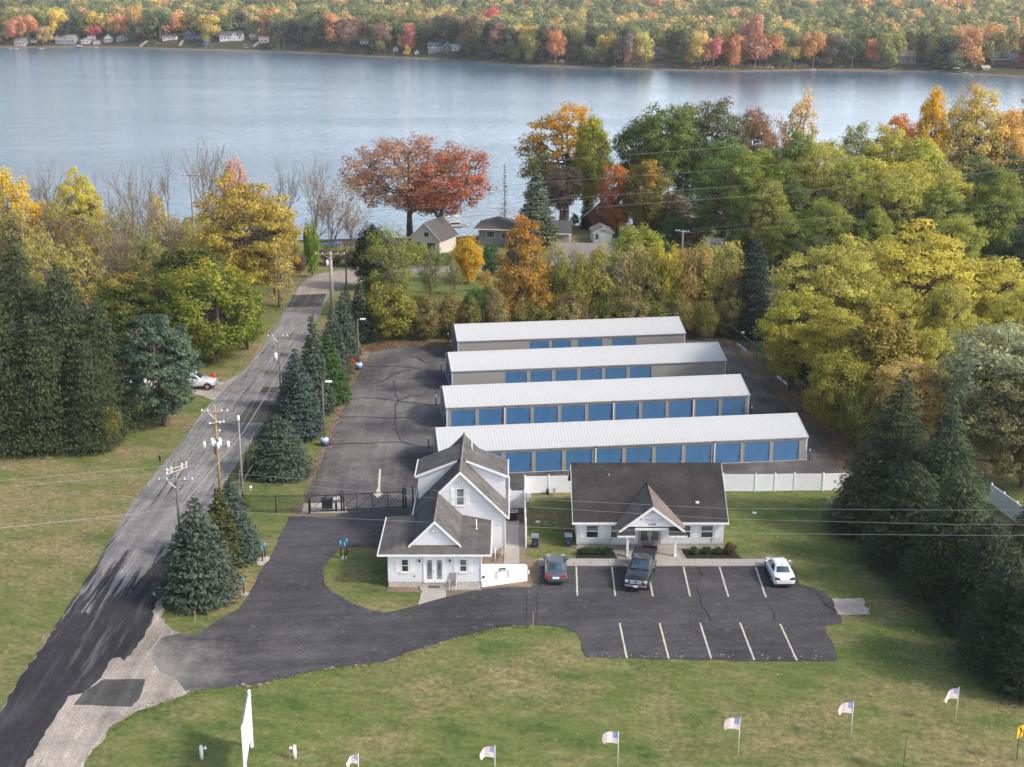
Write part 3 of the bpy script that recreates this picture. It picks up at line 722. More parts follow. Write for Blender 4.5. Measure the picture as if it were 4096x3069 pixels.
def shed(fl, fr, doors, end_doors, label, spouts=()):
    """fl/fr: front left/right ground corners. doors: (x0,width)."""
    fl = Vector(fl); fr = Vector(fr); L = (fr-fl).length; ang = math.atan2((fr-fl).y, (fr-fl).x)
    t = empty('storage_building', label, 'storage building', (fl.x, fl.y, 0), ang, 'storage buildings in the fenced yard')
    DH = 2.13
    siding_box('front_wall', L, t, [(x, x+w_, DH) for x, w_ in doors], 0.0, -1, M['shed_wall'])
    siding_box('back_wall', L, t, [], 2*HALF, 1, M['shed_wall'])
    # gable walls
    D = 2*HALF
    for xx, nme in ((0.0, 'left_gable_wall'), (L-0.08, 'right_gable_wall')):
        m = MB(); y = 0.08; ops = end_doors if xx == 0 else []
        for a, b in ops:
            m.box(xx, xx+0.08, y, a, 0, EAVE-0.05); m.box(xx, xx+0.08, a, b, DH, EAVE-0.05); y = b
        m.box(xx, xx+0.08, y, D-0.08, 0, EAVE-0.05)
        m.solid([(xx, 0.0, EAVE-0.05), (xx, D, EAVE-0.05), (xx, HALF, RIDGE-0.06)], (0.08, 0, 0))
        m.build(nme, M['shed_wall'], t)
    for a, b in end_doors:
        k = round(b-a, 2)
        if ('e', k) not in DOORS: DOORS[('e', k)] = door_mesh(k, DH)
        d = link('roll_up_door', DOORS[('e', k)], t, (0.03, b, 0.0), (0, 0, -math.pi/2))
    # interior dark box so nothing shows through the gaps
    bx('floor_slab', (-0.1, L+0.1, -0.12, D+0.12, 0.0, 0.045), M['slab'], t)
    for x, w_ in doors:
        k = round(w_, 2)
        if k not in DOORS: DOORS[k] = door_mesh(k, DH)
        d = link('roll_up_door', DOORS[k], t, (x, 0.05, 0.0))
        f = MB(); f.box(x-0.05, x, -0.02, -0.002, 0.05, DH+0.05); f.box(x+w_, x+w_+0.05, -0.02, -0.002, 0.05, DH+0.05); f.box(x-0.05, x+w_+0.05, -0.021, -0.003, DH, DH+0.06)
        f.build('door_frame', M['shed_wall'], t)
        h = MB().box(w_-0.22, w_-0.06, -0.07, -0.03, 0.75, 0.84).build('latch', M['black'], d)
        lm = MB().box(x+w_/2-0.07, x+w_/2+0.07, -0.09, -0.022, DH+0.14, DH+0.22).build('door_light', M['dark'], t)
    for x in spouts:
        m = MB(); m.box(x-0.05, x+0.05, -0.11, -0.03, 0.1, EAVE-0.15); m.build('downspout', M['white'], t)
        m = MB(); m.box(x-0.14, x+0.14, -0.16, -0.03, EAVE-0.15, EAVE-0.03); m.build('gutter_outlet', M['dark'], t)
    # roof panels on both slopes
    sl = math.atan2(RIDGE-EAVE+0.04, HALF+0.12)
    n = int(round((L+0.16)/RIBP)); sx = (L+0.16)/(n*RIBP)
    for i in range(n):
        x = -0.08+i*RIBP*sx
        link('roof_panel', RP, t, (x, -0.12, EAVE-0.01), (sl, 0, 0), (sx, 1, 1))
        link('roof_panel', RP, t, (x+RIBP*sx, D+0.12, EAVE-0.01), (sl, 0, math.pi), (sx, 1, 1))
    m = MB(); m.solid([(-0.1, HALF-0.22, RIDGE-0.015), (-0.1, HALF, RIDGE+0.065), (-0.1, HALF+0.22, RIDGE-0.015), (-0.1, HALF, RIDGE+0.04)], (L+0.2, 0, 0))
    m.build('ridge_cap', M['metal_roof'], t)
    m = MB()
    for x in (-0.11, L+0.085):
        m.solid([(x, -0.13, EAVE-0.1), (x, -0.13, EAVE+0.045), (x, HALF, RIDGE+0.075), (x, HALF, RIDGE-0.07)], (0.026, 0, 0))
        m.solid([(x, D+0.13, EAVE-0.1), (x, D+0.13, EAVE+0.045), (x, HALF, RIDGE+0.075), (x, HALF, RIDGE-0.07)], (0.026, 0, 0))
    m.build('rake_trim', M['white'], t)
    m = MB(); m.box(-0.08, L+0.08, -0.15, -0.115, EAVE-0.11, EAVE-0.022); m.box(-0.08, L+0.08, D+0.115, D+0.15, EAVE-0.11, EAVE-0.022)
    m.build('eave_trim', M['grey_metal'], t)
    m = MB()
    for x, y in ((-0.02, -0.02), (L-0.06, -0.02), (-0.02, D-0.06), (L-0.06, D-0.06)): m.box(x, x+0.08, y, y+0.08, 0, EAVE-0.115)
    m.build('corner_trim', M['white'], t)
    return t
shed((-7.12, 126.76), (30.03, 131.55), [(0.42+3.05*i, 2.64) for i in range(12)], [], 'front white-roofed blue-door storage building just behind the houses', (3.4, 15.6, 27.8))
shed((-7.1, 141.43), (26.53, 146.16), [(0.5+3.04*i, 2.64) for i in range(11)], [(1.0, 2.4), (5.0, 6.4)], 'second storage building from the front with eleven blue doors', (6.35, 18.5, 27.6))
shed((-7.13, 155.76), (26.08, 160.57), [(6.4+3.05*i, 2.6) for i in range(6)], [(0.6, 3.2), (4.2, 6.8)], 'third storage building with six blue doors in mid wall')
shed((-6.96, 169.8), (22.76, 174.04), [(9.35, 2.5), (12.25, 2.5), (15.7, 3.2), (20.2, 3.2)], [(0.5, 1.7), (2.2, 3.4), (4.2, 5.4), (5.9, 7.1)], 'rearmost shortest storage building against the bushes with four blue doors')

# ---------------- helpers for houses ----------------
def window(parent, x, z0, z1, w_, y, lights='sash', shutter=0.0, glass='glass', depth=0.06, nx=None):
    """window in a wall facing -Y at plane y"""
    fr = MB(); t = 0.07
    fr.box(x, x+t, y-0.045, y-0.002, z0, z1); fr.box(x+w_-t, x+w_, y-0.045, y-0.002, z0, z1)
    fr.box(x+t, x+w_-t, y-0.045, y-0.002, z0, z0+t); fr.box(x+t, x+w_-t, y-0.045, y-0.002, z1-t, z1)
    o = fr.build('window', M['white_paint'], parent)
    zm = (z0+z1)/2
    MB().box(x+t, x+w_-t, y-0.022, y-0.004, zm+0.025, z1-t).build('pane', M[glass], o)
    MB().box(x+t, x+w_-t, y-0.014, y-0.004, z0+t, zm-0.025).build('pane', M[glass], o)
    MB().box(x+t, x+w_-t, y-0.04, y-0.004, zm-0.025, zm+0.025).build('sash_bar', M['white_paint'], o)
    MB().box(x-0.05, x+w_+0.05, y-0.09, y-0.046, z0-0.07, z0+0.01).build('sill', M['white_paint'], o)
    if nx:
        mb = MB()
        for k in range(1, nx): mb.box(x+w_*k/nx-0.012, x+w_*k/nx+0.012, y-0.03, y-0.0225, z0+t, z1-t)
        mb.box(x+t, x+w_-t, y-0.031, y-0.0235, z1-0.32, z1-0.3)
        mb.build('muntins', M['white_paint'], o)
    if shutter:
        for xx in (x-0.06-shutter, x+w_+0.06):
            sm = MB(); sm.box(xx, xx+shutter, y-0.03, y-0.003, z0-0.02, z1+0.02)
            n = int((z1-z0)/0.09)
            for k in range(n):
                zz = z0+0.05+k*(z1-z0-0.1)/n
                sm.box(xx+0.05, xx+shutter-0.05, y-0.042, y-0.031, zz, zz+0.05)
            sm.build('shutter', M['white_paint'], parent)
    return o
def roof_slab(mb, p, th=0.14):
    """planar polygon (counter-clockwise seen from above), thickened straight down"""
    mb.solid([(q[0], q[1], q[2]-th) for q in p], (0, 0, th))

# ---------------- left white house (steep gable, shed dormers, low front wing) ----------------
H1 = empty('white_house', 'white gabled house with two dormers and glazed front double doors left of the office', 'house', (-6.2, 101.0, 0))
ox, oy = 6.2, -101.0
def W(x0, x1, y0, y1, z0, z1): return (x0+ox, x1+ox, y0+oy, y1+oy, z0, z1)
def P3(x, y, z): return (x+ox, y+oy, z)
# front wing walls
m = MB(); m.box(*W(-9.98, -2.5, 101.0, 108.4, 0.5, 2.96)); m.build('front_wing_wall', M['siding'], H1)
m = MB(); m.box(*W(-9.95, -2.53, 101.03, 108.4, 0, 0.498)); m.build('foundation', M['slab'], H1)
m = MB(); m.box(*W(-8.12, -0.57, 107.8, 117.2, 0, 3.3)); m.build('main_wall', M['siding'], H1)
# main gable front and back triangles with the window
RX = -4.35; RZ = 7.55; EX = 3.78; sl1 = (RZ-3.45)/(EX+0.27)
def mz(x): return RZ - sl1*abs(x-RX)
for y in (107.8, 117.1):
    m = MB(); m.solid([P3(RX-EX, y, 3.301), P3(RX+EX, y, 3.301), P3(RX+EX, y, mz(RX+EX)-0.16), P3(RX, y, RZ-0.16), P3(RX-EX, y, mz(RX-EX)-0.16)], (0, 0.1, 0)); m.build('gable_wall', M['siding'], H1)
y0, y1 = 107.45, 117.45
for s in (-1, 1):
    m = MB(); e = RX+s*(EX+0.27)
    pl = [P3(e, y0, mz(e)), P3(RX, y0, RZ), P3(RX, y1, RZ), P3(e, y1, mz(e))]
    if s == 1: pl = [P3(e, y0, mz(e)), P3(e, y1, mz(e)), P3(RX+0.001, y1, RZ), P3(RX+0.001, y0, RZ)]
    roof_slab(m, pl[::-1] if s == -1 else pl); m.build('main_roof', M['shingle_near'], H1)
    m = MB()  # rake boards and gutter
    for yy in (y0-0.035, y1+0.003):
        eo = e
        if s == -1 and yy < 110: e = -6.3
        m.solid([P3(e, yy, mz(e)-0.2), P3(e, yy, mz(e)+0.03), P3(RX, yy, RZ+0.03), P3(RX, yy, RZ-0.24)], (0, 0.032, 0)); e = eo
    m.box(*W(min(e, e+s*0.1), max(e, e+s*0.1), y0, y1, mz(e)-0.15, mz(e)-0.005))
    m.build('rake_and_gutter', M['white_paint'], H1)
    # shed dormer
    dz = 5.98; dx = RX+s*3.98; dy0, dy1 = 110.7, 115.0
    wx = RX+s*3.78
    m = MB()
    zt = lambda x: (RZ-0.02) - (RZ-0.02-dz)*abs(x-RX)/3.98
    for yy in (dy0+0.25, dy1-0.35):
        m.solid([P3(RX+s*0.5, yy, mz(RX+s*0.5)-0.1), P3(wx, yy, mz(wx)-0.1), P3(wx, yy, zt(wx)-0.13), P3(RX+s*0.5, yy, zt(RX+s*0.5)-0.13)], (0, 0.1, 0))
    m.box(*W(min(wx, wx-s*0.1), max(wx, wx-s*0.1), dy0+0.351, dy1-0.351, mz(wx)-0.05, zt(wx)-0.13))
    m.build('dormer_wall', M['siding'], H1)
    m = MB()
    pl = [P3(dx, dy0, dz), P3(RX+s*0.02, dy0, RZ-0.02+0.05), P3(RX+s*0.02, dy1, RZ-0.02+0.05), P3(dx, dy1, dz)]
    roof_slab(m, pl[::-1] if s == -1 else pl, 0.1); m.build('dormer_roof', M['shingle_near'], H1)
    m = MB()
    m.solid([P3(dx, dy0-0.03, dz-0.2), P3(dx, dy0-0.03, dz+0.03), P3(RX+s*0.35, dy0-0.03, zt(RX+s*0.35)+0.05), P3(RX+s*0.35, dy0-0.03, zt(RX+s*0.35)-0.16)], (0, 0.027, 0))
    m.box(*W(min(dx, dx+s*0.1), max(dx, dx+s*0.1), dy0, dy1, dz-0.13, dz+0.0))
    m.build('dormer_trim', M['white_paint'], H1)
    m = MB().box(*W(min(wx, wx+s*0.05), max(wx, wx+s*0.05), 112.0, 113.2, 4.35, 5.3)).build('dormer_window', M['glass'], H1)
m = MB(); m.tube([P3(RX, y0, RZ+0.03), P3(RX, y1, RZ+0.03)], 0.11, 6); m.build('ridge_vent', M['shingle_old'], H1)
# low front wing: shallow wings, steep centre gable
FX = -6.2; FZ = 5.55; EZ = 3.06; xl, xr, yf, yb = -10.68, -1.73, 100.55, 108.72
kz = 3.53; kl, kr = FX-2.0, FX+2.0
m = MB()
# left and right shallow slopes, front hip
for s in (-1, 1):
    e = xl if s == -1 else xr; k = kl if s == -1 else kr
    pl = [P3(e, yf, EZ), P3(e, yb-0.2, EZ), P3(k, 107.79, kz+0.03), P3(k, 102.3, kz+0.03)]
    if s == 1: pl = pl[::-1]
    roof_slab(m, pl[::-1], 0.1)
roof_slab(m, [P3(xl, yf+0.001, EZ), P3(xr, yf+0.001, EZ), P3(kr, 102.3, kz+0.031), P3(kl, 102.3, kz+0.031)], 0.1)
m.build('wing_roof', M['shingle_near'], H1)
m = MB()
g0 = 101.45; gx = 2.08; gz = FZ-gx*1.01
for s in (-1, 1):
    e = FX+s*gx
    pl = [P3(e, g0, gz), P3(FX, g0, FZ), P3(FX, 107.79, FZ), P3(e, 107.79, gz)]
    roof_slab(m, pl[::-1] if s == -1 else pl, 0.12)
m.build('centre_gable_roof', M['shingle_near'], H1)
m = MB(); m.tube([P3(FX, g0, FZ+0.03), P3(FX, 107.7, FZ+0.03)], 0.1, 6); m.build('ridge_vent', M['shingle_old'], H1)
m = MB(); m.solid([P3(FX-gx+0.12, g0+0.25, 3.3), P3(FX+gx-0.12, g0+0.25, 3.3), P3(FX, g0+0.25, FZ-0.15)], (0, 0.08, 0)); m.build('centre_gable_wall', M['siding'], H1)
m = MB()
for s in (-1, 1):
    e = FX+s*(gx+0.05)
    m.solid([P3(e, g0-0.04, gz-0.22), P3(e, g0-0.04, gz+0.0), P3(FX, g0-0.04, FZ+0.03), P3(FX, g0-0.04, FZ-0.22)], (0, 0.038, 0))
m.box(*W(xl-0.1, xr+0.1, yf-0.1, yf-0.002, EZ-0.13, EZ-0.0))
m.box(*W(xl-0.1, xl-0.002, yf, yb-0.2, EZ-0.13, EZ-0.002)); m.box(*W(xr+0.002, xr+0.1, yf, yb-0.2, EZ-0.13, EZ-0.002))
m.box(*W(-10.5, -1.85, 100.6, 100.999, EZ-0.16, EZ-0.135))
m.build('wing_trim_and_gutter', M['white_paint'], H1)
def pipe(x, y, z, h, parent):
    m = MB(); m.tube([P3(x, y, z-0.3), P3(x, y, z+h)], 0.05, 8); m.lathe([(0.1, z-0.05), (0.09, z+0.06)], x+ox, y+oy, 8); m.build('vent_pipe', M['white_paint'], parent)
pipe(-3.55, 114.0, 7.2, 0.75, H1); pipe(-2.95, 105.3, 3.3, 0.85, H1)
# windows, doors
window(H1, -4.72+ox, 4.4, 5.95, 0.72, 107.8+oy, shutter=0.42, glass='glass_pale')
window(H1, -8.9+ox, 1.35, 2.5, 0.62, 101.0+oy, shutter=0.42)
window(H1, -4.22+ox, 1.35, 2.5, 0.62, 101.0+oy, shutter=0.42, glass='glass_pale')
dr = MB(); X0, X1 = -7.12, -5.35; yy = 101.0
dr.box(*W(X0, X0+0.1, yy-0.06, yy-0.002, 0.45, 2.72)); dr.box(*W(X1-0.1, X1, yy-0.06, yy-0.002, 0.45, 2.72)); dr.box(*W(X0+0.1, X1-0.1, yy-0.06, yy-0.002, 2.6, 2.72))
dr.build('door_frame', M['white_paint'], H1)
for a, gm in ((X0+0.1, 'glass_pale'), ((X0+X1)/2+0.01, 'glass_pale')):
    b = a+(X1-X0)/2-0.11
    d = MB(); g0_, g1_ = a+0.17, b-0.17
    d.box(*W(a, g0_, yy-0.045, yy-0.003, 0.45, 2.59)); d.box(*W(g1_, b, yy-0.045, yy-0.003, 0.45, 2.59))
    d.box(*W(g0_, g1_, yy-0.045, yy-0.003, 0.45, 0.75)); d.box(*W(g0_, g1_, yy-0.045, yy-0.003, 2.4, 2.59))
    dd = d.build('french_door', M['white_paint'], H1)
    MB().box(*W(g0_, g1_, yy-0.02, yy-0.005, 0.75, 2.4)).build('door_glass', M[gm], dd)
    q = MB()
    q.box(*W(g0_+0.07, g0_+0.085, yy-0.035, yy-0.021, 0.75, 2.4)); q.box(*W(g1_-0.085, g1_-0.07, yy-0.035, yy-0.021, 0.75, 2.4))
    q.box(*W(g0_, g1_, yy-0.036, yy-0.0215, 0.92, 0.935)); q.box(*W(g0_, g1_, yy-0.036, yy-0.0215, 2.23, 2.245))
    q.build('glazing_bars', M['white_paint'], dd)
MB().box(*W((X0+X1)/2-0.06, (X0+X1)/2-0.02, yy-0.11, yy-0.046, 1.35, 1.45)).build('door_handle', M['dark'], H1)
for x in (-7.42, -4.98):
    l = MB(); l.lathe([(0.03, 2.52), (0.05, 2.47), (0.11, 2.33), (0.07, 2.3)], x+ox, yy-0.15+oy, 8); l.box(*W(x-0.03, x+0.03, yy-0.15, yy-0.004, 2.45, 2.49)); l.build('wall_lantern', M['black'], H1)
for (x, y, z) in ((-6.2, g0+0.25, 4.75), (-4.32, 107.8, 6.55)):
    l = MB()
    for s in (-1, 1): l.lathe([(0.02, z-0.02), (0.07, z-0.09), (0.08, z-0.16)], x+s*0.12+ox, y-0.12+oy, 8)
    l.box(*W(x-0.14, x+0.14, y-0.12, y-0.004, z-0.02, z+0.03)); l.build('floodlight', M['white_paint'], H1)
m = MB(); m.box(*W(-2.52, -2.44, 100.93, 101.0, 0.5, 2.95)); m.box(*W(-0.63, -0.53, 107.7, 107.797, 0.1, 3.25)); m.box(*W(-8.2, -8.1, 107.6, 107.797, 2.6, 3.25)); m.build('corner_board', M['white_paint'], H1)
m = MB(); m.box(*W(-7.9, -7.8, 100.93, 100.998, 0.95, 1.05)); m.build('outlet_box', M['dark'], H1)

tag(MB().box(-6.72, -5.8, 100.52, 100.92, 0.16, 0.185).build('doormat', simple('brown_mat', (0.10, 0.07, 0.06), 0.95, var=0.3, scale=20)), 'brown doormat before the white double doors of the house', 'doormat')
# reclining lawn chair
ch = empty('lawn_chair', 'grey slatted reclining lawn chair beside the house front doors', 'chair', (-4.75, 100.72, 0.16))
m = MB()
for s in (-0.27, 0.27):
    m.tube([(s, -0.55, 0.0), (s, -0.35, 0.36), (s, 0.1, 0.36)], 0.02, 5); m.tube([(s, 0.22, 0.0), (s, 0.05, 0.34)], 0.02, 5)
    m.tube([(s, -0.3, 0.58), (s, 0.12, 0.6)], 0.025, 5); m.tube([(s, -0.3, 0.36), (s, -0.3, 0.58)], 0.015, 5)
m.build('frame', M['white_paint'], ch)
m = MB(); m.solid([(-0.25, 0.05, 0.36), (0.25, 0.05, 0.36), (0.25, 0.22, 1.15), (-0.25, 0.22, 1.15)], (0, 0.02, 0)); m.build('backrest', M['far_roof_pale'], ch)
for k in range(6): MB().box(-0.25, 0.25, -0.5+k*0.09, -0.45+k*0.09, 0.37, 0.385).build('seat_slat', M['rim'], ch)

# white screen wall with small fittings beside the house
s0 = Vector((-2.44, 101.01)); s1 = Vector((1.26, 102.2)); d = (s1-s0); L = d.length
SC = empty('white_screen', 'smooth white screen wall with rounded corner right of the house front', 'screen wall', (s0.x, s0.y, 0), math.atan2(d.y, d.x))
m = MB(); top = [(0, 0, 0), (L, 0, 0), (L, 0, 1.28), (L-0.05, 0, 1.42), (L-0.2, 0, 1.5), (L*0.5, 0, 1.74), (0, 0, 2.0)]
m.solid([(p[0], p[1], p[2]+0.0) for p in top], (0, 0.12, 0)); m.build('panel', M['white_paint'], SC)
m = MB(); m.box(1.5, 2.0, -0.12, -0.002, 1.42, 1.47)
for x in (1.52, 1.63, 1.87, 1.98): m.box(x-0.012, x+0.012, -0.08, -0.05, 1.22, 1.42)
m.build('small_shelf', M['dark'], SC)
m = MB()
for x in (1.2, 1.3, 2.2, 2.32): m.box(x-0.01, x+0.01, -0.03, -0.002, 0.55, 1.18)
m.box(1.2, 2.32, -0.03, -0.003, 1.18, 1.2); m.build('wire_frame', M['grey_metal'], SC)
m = MB(); m.lathe([(0.05, 0.85), (0.1, 0.92), (0.09, 1.0)], 0.14, -0.12, 8); m.tube([(0.14, -0.1, 1.0), (0.25, -0.03, 1.12)], 0.012, 4); m.build('wall_planter', M['dark'], SC)
m = MB(); m.box(L+0.06, L+0.16, 0.0, 0.05, 0.6, 0.95); m.build('white_plate', M['white_paint'], SC)

# air conditioners, wooden boards, standpipe
def ac_unit(loc, label, mat):
    a = empty('air_conditioner', label, 'air conditioner', loc)
    MB().box(-0.4, 0.4, -0.4, 0.4, 0.05, 0.85).build('casing', mat, a, bevel=0.03)
    lv = MB()
    for k in range(9): lv.box(-0.36, 0.36, -0.42, -0.402, 0.12+k*0.075, 0.16+k*0.075)
    lv.build('louvres', M['black'], a)
    MB().lathe([(0.41, 0.85), (0.41, 0.875)], 0, 0, 4).build('base_plate', M['dark'], a)
    t_ = MB().box(-0.41, 0.41, -0.41, 0.41, 0.852, 0.9).build('top', M['grey_metal'], a, bevel=0.02)
    MB().lathe([(0.31, 0.9), (0.31, 0.912)], 0, 0, 20).build('fan_opening', M['black'], a)
    MB().lathe([(0.12, 0.912), (0.12, 0.925)], 0, 0, 12).build('fan_hub', M['grey_metal'], a)
    return a
ac_unit((*(0.09, 115.38), 0.0), 'black air conditioner with round top fan behind the house corner', M['black'])
ac_unit((*(-1.37, 108.25), 0.0), 'dark grey air conditioner tucked in the house corner by the screen', M['dark'])
for q in (0, 1):
    o = MB().box(-0.07, 0.07, -0.9, 0.9, 0.0, 0.1).build('timber', M['wood_pale'], None, (-0.83+q*0.2, 106.98+q*0.35, 0.5))
    tag(o, ['left pale timber rail beside the side walkway', 'right pale timber rail beside the side walkway'][q], 'timber rail')

# ---------------- right white office with wide dark roof ----------------
H2 = empty('office_building', 'long white office with a wide dark shingle roof and gabled entrance porch', 'office', (12.0, 109.5, 0))
ox, oy = -12.0, -109.5
OX0, OX1, OYF = 5.58, 18.29, 109.5
RY, RZ2, OEZ, EY = 114.35, 5.83, 2.34, 109.05
BY = 2*RY-EY
sl2 = (RZ2-OEZ)/(RY-EY)
m = MB(); m.box(*W(OX0, OX1, OYF, BY-0.45, 0.18, 2.25)); m.build('wall', M['siding'], H2)
m = MB(); m.box(*W(OX0+0.03, OX1-0.03, OYF+0.03, BY-0.48, 0, 0.178)); m.build('foundation', M['slab'], H2)
m = MB()
for x in (OX0, OX1-0.1):
    m.solid([P3(x, OYF, 2.251), P3(x, BY-0.45, 2.251), P3(x, BY-0.45, OEZ+sl2*0.45-0.2), P3(x, RY, RZ2-0.2), P3(x, OYF, OEZ+sl2*0.45-0.2)], (0.1, 0, 0))
m.build('gable_wall', M['siding'], H2)
for s, nme in ((-1, 'front_roof'), (1, 'back_roof')):
    m = MB(); e = EY if s == -1 else BY
    pl = [P3(5.22, e, OEZ), P3(18.58, e, OEZ), P3(18.58, RY, RZ2), P3(5.22, RY, RZ2)]
    roof_slab(m, pl if s == -1 else pl[::-1], 0.14); m.build(nme, M['shingle'], H2)
m = MB(); m.solid([P3(5.2, RY-0.18, RZ2-0.07), P3(5.2, RY, RZ2+0.06), P3(5.2, RY+0.18, RZ2-0.07), P3(5.2, RY, RZ2+0.03)], (13.4, 0, 0)); m.build('ridge_cap', M['shingle'], H2)
m = MB()
for x in (5.185, 18.583):
    m.solid([P3(x, EY, OEZ-0.18), P3(x, EY, OEZ+0.03), P3(x, RY, RZ2+0.03), P3(x, RY, RZ2-0.18)], (0.032, 0, 0))
    m.solid([P3(x, BY, OEZ-0.18), P3(x, BY, OEZ+0.03), P3(x, RY, RZ2+0.03), P3(x, RY, RZ2-0.18)], (0.032, 0, 0))
m.build('rake_board', M['white_paint'], H2)
m = MB(); m.box(*W(5.15, 9.1, EY-0.11, EY-0.003, OEZ-0.17, OEZ-0.005)); m.box(*W(14.55, 18.65, EY-0.11, EY-0.003, OEZ-0.17, OEZ-0.005)); m.box(*W(5.15, 18.65, BY+0.003, BY+0.11, OEZ-0.17, OEZ-0.005)); m.build('gutter', M['white_paint'], H2)
m = MB(); m.box(*W(5.3, 18.5, EY, OYF-0.002, 2.2, 2.235)); m.build('soffit', M['white_paint'], H2)
# porch
PX = 11.82; PZ = 4.62; PF = 106.85; pe = 2.95; pz = 2.22; ps = (PZ-pz)/pe
back_y = lambda z: EY + (z-OEZ)/sl2
m = MB()
for s in (-1, 1):
    e = PX+s*pe
    zE = OEZ+0.02
    pl = [P3(e, PF, pz), P3(PX, PF, PZ), P3(PX, back_y(PZ)+0.02, PZ), P3(PX+s*(PZ-zE)/ps, EY+0.05, zE), P3(e, EY-0.2, pz)]
    roof_slab(m, pl[::-1] if s == -1 else pl, 0.12)
m.build('porch_roof', M['shingle_old'], H2)
m = MB(); m.tube([P3(PX, PF, PZ+0.02), P3(PX, back_y(PZ), PZ+0.02)], 0.07, 5); m.build('porch_ridge', M['shingle'], H2)
gw = MB(); gy = PF+0.35
gw.solid([P3(PX-1.5, gy, 2.38), P3(PX+1.5, gy, 2.38), P3(PX+1.5, gy, 2.7), P3(PX+pe-0.6, gy, 2.7), P3(PX+pe-0.62, gy, PZ-ps*(pe-0.62)-0.13), P3(PX, gy, PZ-0.15), P3(PX-pe+0.62, gy, PZ-ps*(pe-0.62)-0.13), P3(PX-pe+0.6, gy, 2.7), P3(PX-1.5, gy, 2.7)], (0, 0.08, 0))
gable = gw.build('porch_gable', M['white_paint'], H2)
m = MB()
for s in (-1, 1):
    e = PX+s*(pe-0.12)
    m.solid([P3(e, PF-0.04, pz+0.0), P3(e, PF-0.04, pz+0.24), P3(PX, PF-0.04, PZ+0.03), P3(PX, PF-0.04, PZ-0.22)], (0, 0.036, 0))
    a, b = sorted((PX+s*pe, PX+s*1.45))
    m.box(*W(a, b, PF-0.3, PF-0.18, 2.0, 2.16))
    m.box(*W(a, b, PF-0.17, PF+0.6, 2.0, 2.03))
m.build('porch_fascia', M['white_paint'], H2)
m = MB()
for s in (-1, 1):
    a, b = sorted((PX+s*pe, PX+s*1.45))
    m.solid([P3(a, PF-0.3, 2.17), P3(b, PF-0.3, 2.17), P3(b, PF+0.34, 2.56), P3(a if s == -1 else a, PF+0.34, 2.56)], (0, 0, 0.04))
m.build('return_roof', M['shingle'], H2)
for s in (-1, 1):
    px_ = PX+s*2.03
    m = MB(); m.box(*W(px_-0.1, px_+0.1, 107.0, 107.2, 0.09, 2.0)); m.box(*W(px_-0.13, px_+0.13, 106.97, 107.23, 0.09, 0.2)); m.box(*W(px_-0.13, px_+0.13, 106.97, 107.23, 1.88, 1.999)); m.build('porch_post', M['white_paint'], H2)
m = MB(); m.box(*W(PX-pe+0.1, PX-1.45, 107.02, 107.18, 2.031, 2.2)); m.box(*W(PX+1.45, PX+pe-0.1, 107.02, 107.18, 2.031, 2.2)); m.build('porch_beam', M['white_paint'], H2)
m = MB(); m.lathe([(0.02, 4.12), (0.10, 4.0), (0.13, 3.9), (0.05, 3.85)], PX+ox, gy-0.12+oy, 10); m.build('gable_lamp', M['white_paint'], H2)
# lettering on the gable
def text_obj(name, body, size, loc, rot, mat, parent, ext=0.006, font_shear=0):
    c = bpy.data.curves.new(name, 'FONT'); c.body = body; c.size = size; c.extrude = ext; c.align_x = 'CENTER'; c.align_y = 'CENTER'; c.shear = font_shear
    o = bpy.data.objects.new('tmp_text', c); COL.objects.link(o)
    bpy.context.view_layer.update()
    me = bpy.data.meshes.new_from_object(o.evaluated_get(bpy.context.evaluated_depsgraph_get()))
    me.name = name; me.materials.clear(); me.materials.append(mat)
    bpy.data.objects.remove(o)
    return link(name, me, parent, loc, rot)
M['letter_faint'] = simple('faint_blue_lettering', (0.30, 0.34, 0.47), 0.6, var=0.03)
M['letter_fainter'] = simple('fainter_blue_lettering', (0.46, 0.50, 0.62), 0.6, var=0.03)
M['letter_black'] = simple('black_numerals', (0.03, 0.03, 0.04), 0.5, var=0.05)
text_obj('business_name', 'Thompson Care', 0.25, P3(PX+0.16, gy-0.012, 3.34), (R(90), 0, 0), M['letter_faint'], H2)
text_obj('business_subtitle', 'HOME HEALTH SERVICES', 0.12, P3(PX+0.02, gy-0.012, 3.12), (R(90), 0, 0), M['letter_fainter'], H2)
text_obj('house_number', '43064', 0.27, P3(PX, gy-0.014, 2.9), (R(90), 0, 0), M['letter_black'], H2, font_shear=0.2)
lg = MB(); a_ = [(0.12*math.cos(R(90*k)), 0.13*math.sin(R(90*k))) for k in range(4)]
lg.solid([P3(PX-0.92+p[0], gy-0.004, 3.38+p[1]) for p in a_], (0, -0.012, 0)); lg.build('round_logo', M['letter_faint'], H2)
# windows and doors
for x in (6.38, 8.5, 14.35, 16.3):
    o = MB(); w_ = 1.1; z0, z1, t = 0.72, 1.92, 0.06; y = OYF+oy; x_ = x+ox
    o.box(x_, x_+t, y-0.05, y-0.002, z0, z1); o.box(x_+w_-t, x_+w_, y-0.05, y-0.002, z0, z1); o.box(x_+t, x_+w_-t, y-0.05, y-0.002, z0, z0+t); o.box(x_+t, x_+w_-t, y-0.05, y-0.002, z1-t, z1)
    o = o.build('window', M['white_paint'], H2)
    MB().box(x_+t, x_+w_-t, y-0.02, y-0.004, z0+0.68, z1-t).build('pane', M['glass_pale' if x in (8.5,) else 'glass'], o)
    MB().box(x_+t, x_+w_-t, y-0.014, y-0.004, z0+t, z0+0.6).build('pane', M['glass'], o)
    MB().box(x_+t, x_+w_-t, y-0.045, y-0.004, z0+0.6, z0+0.68).build('sash_bar', M['white_paint'], o)
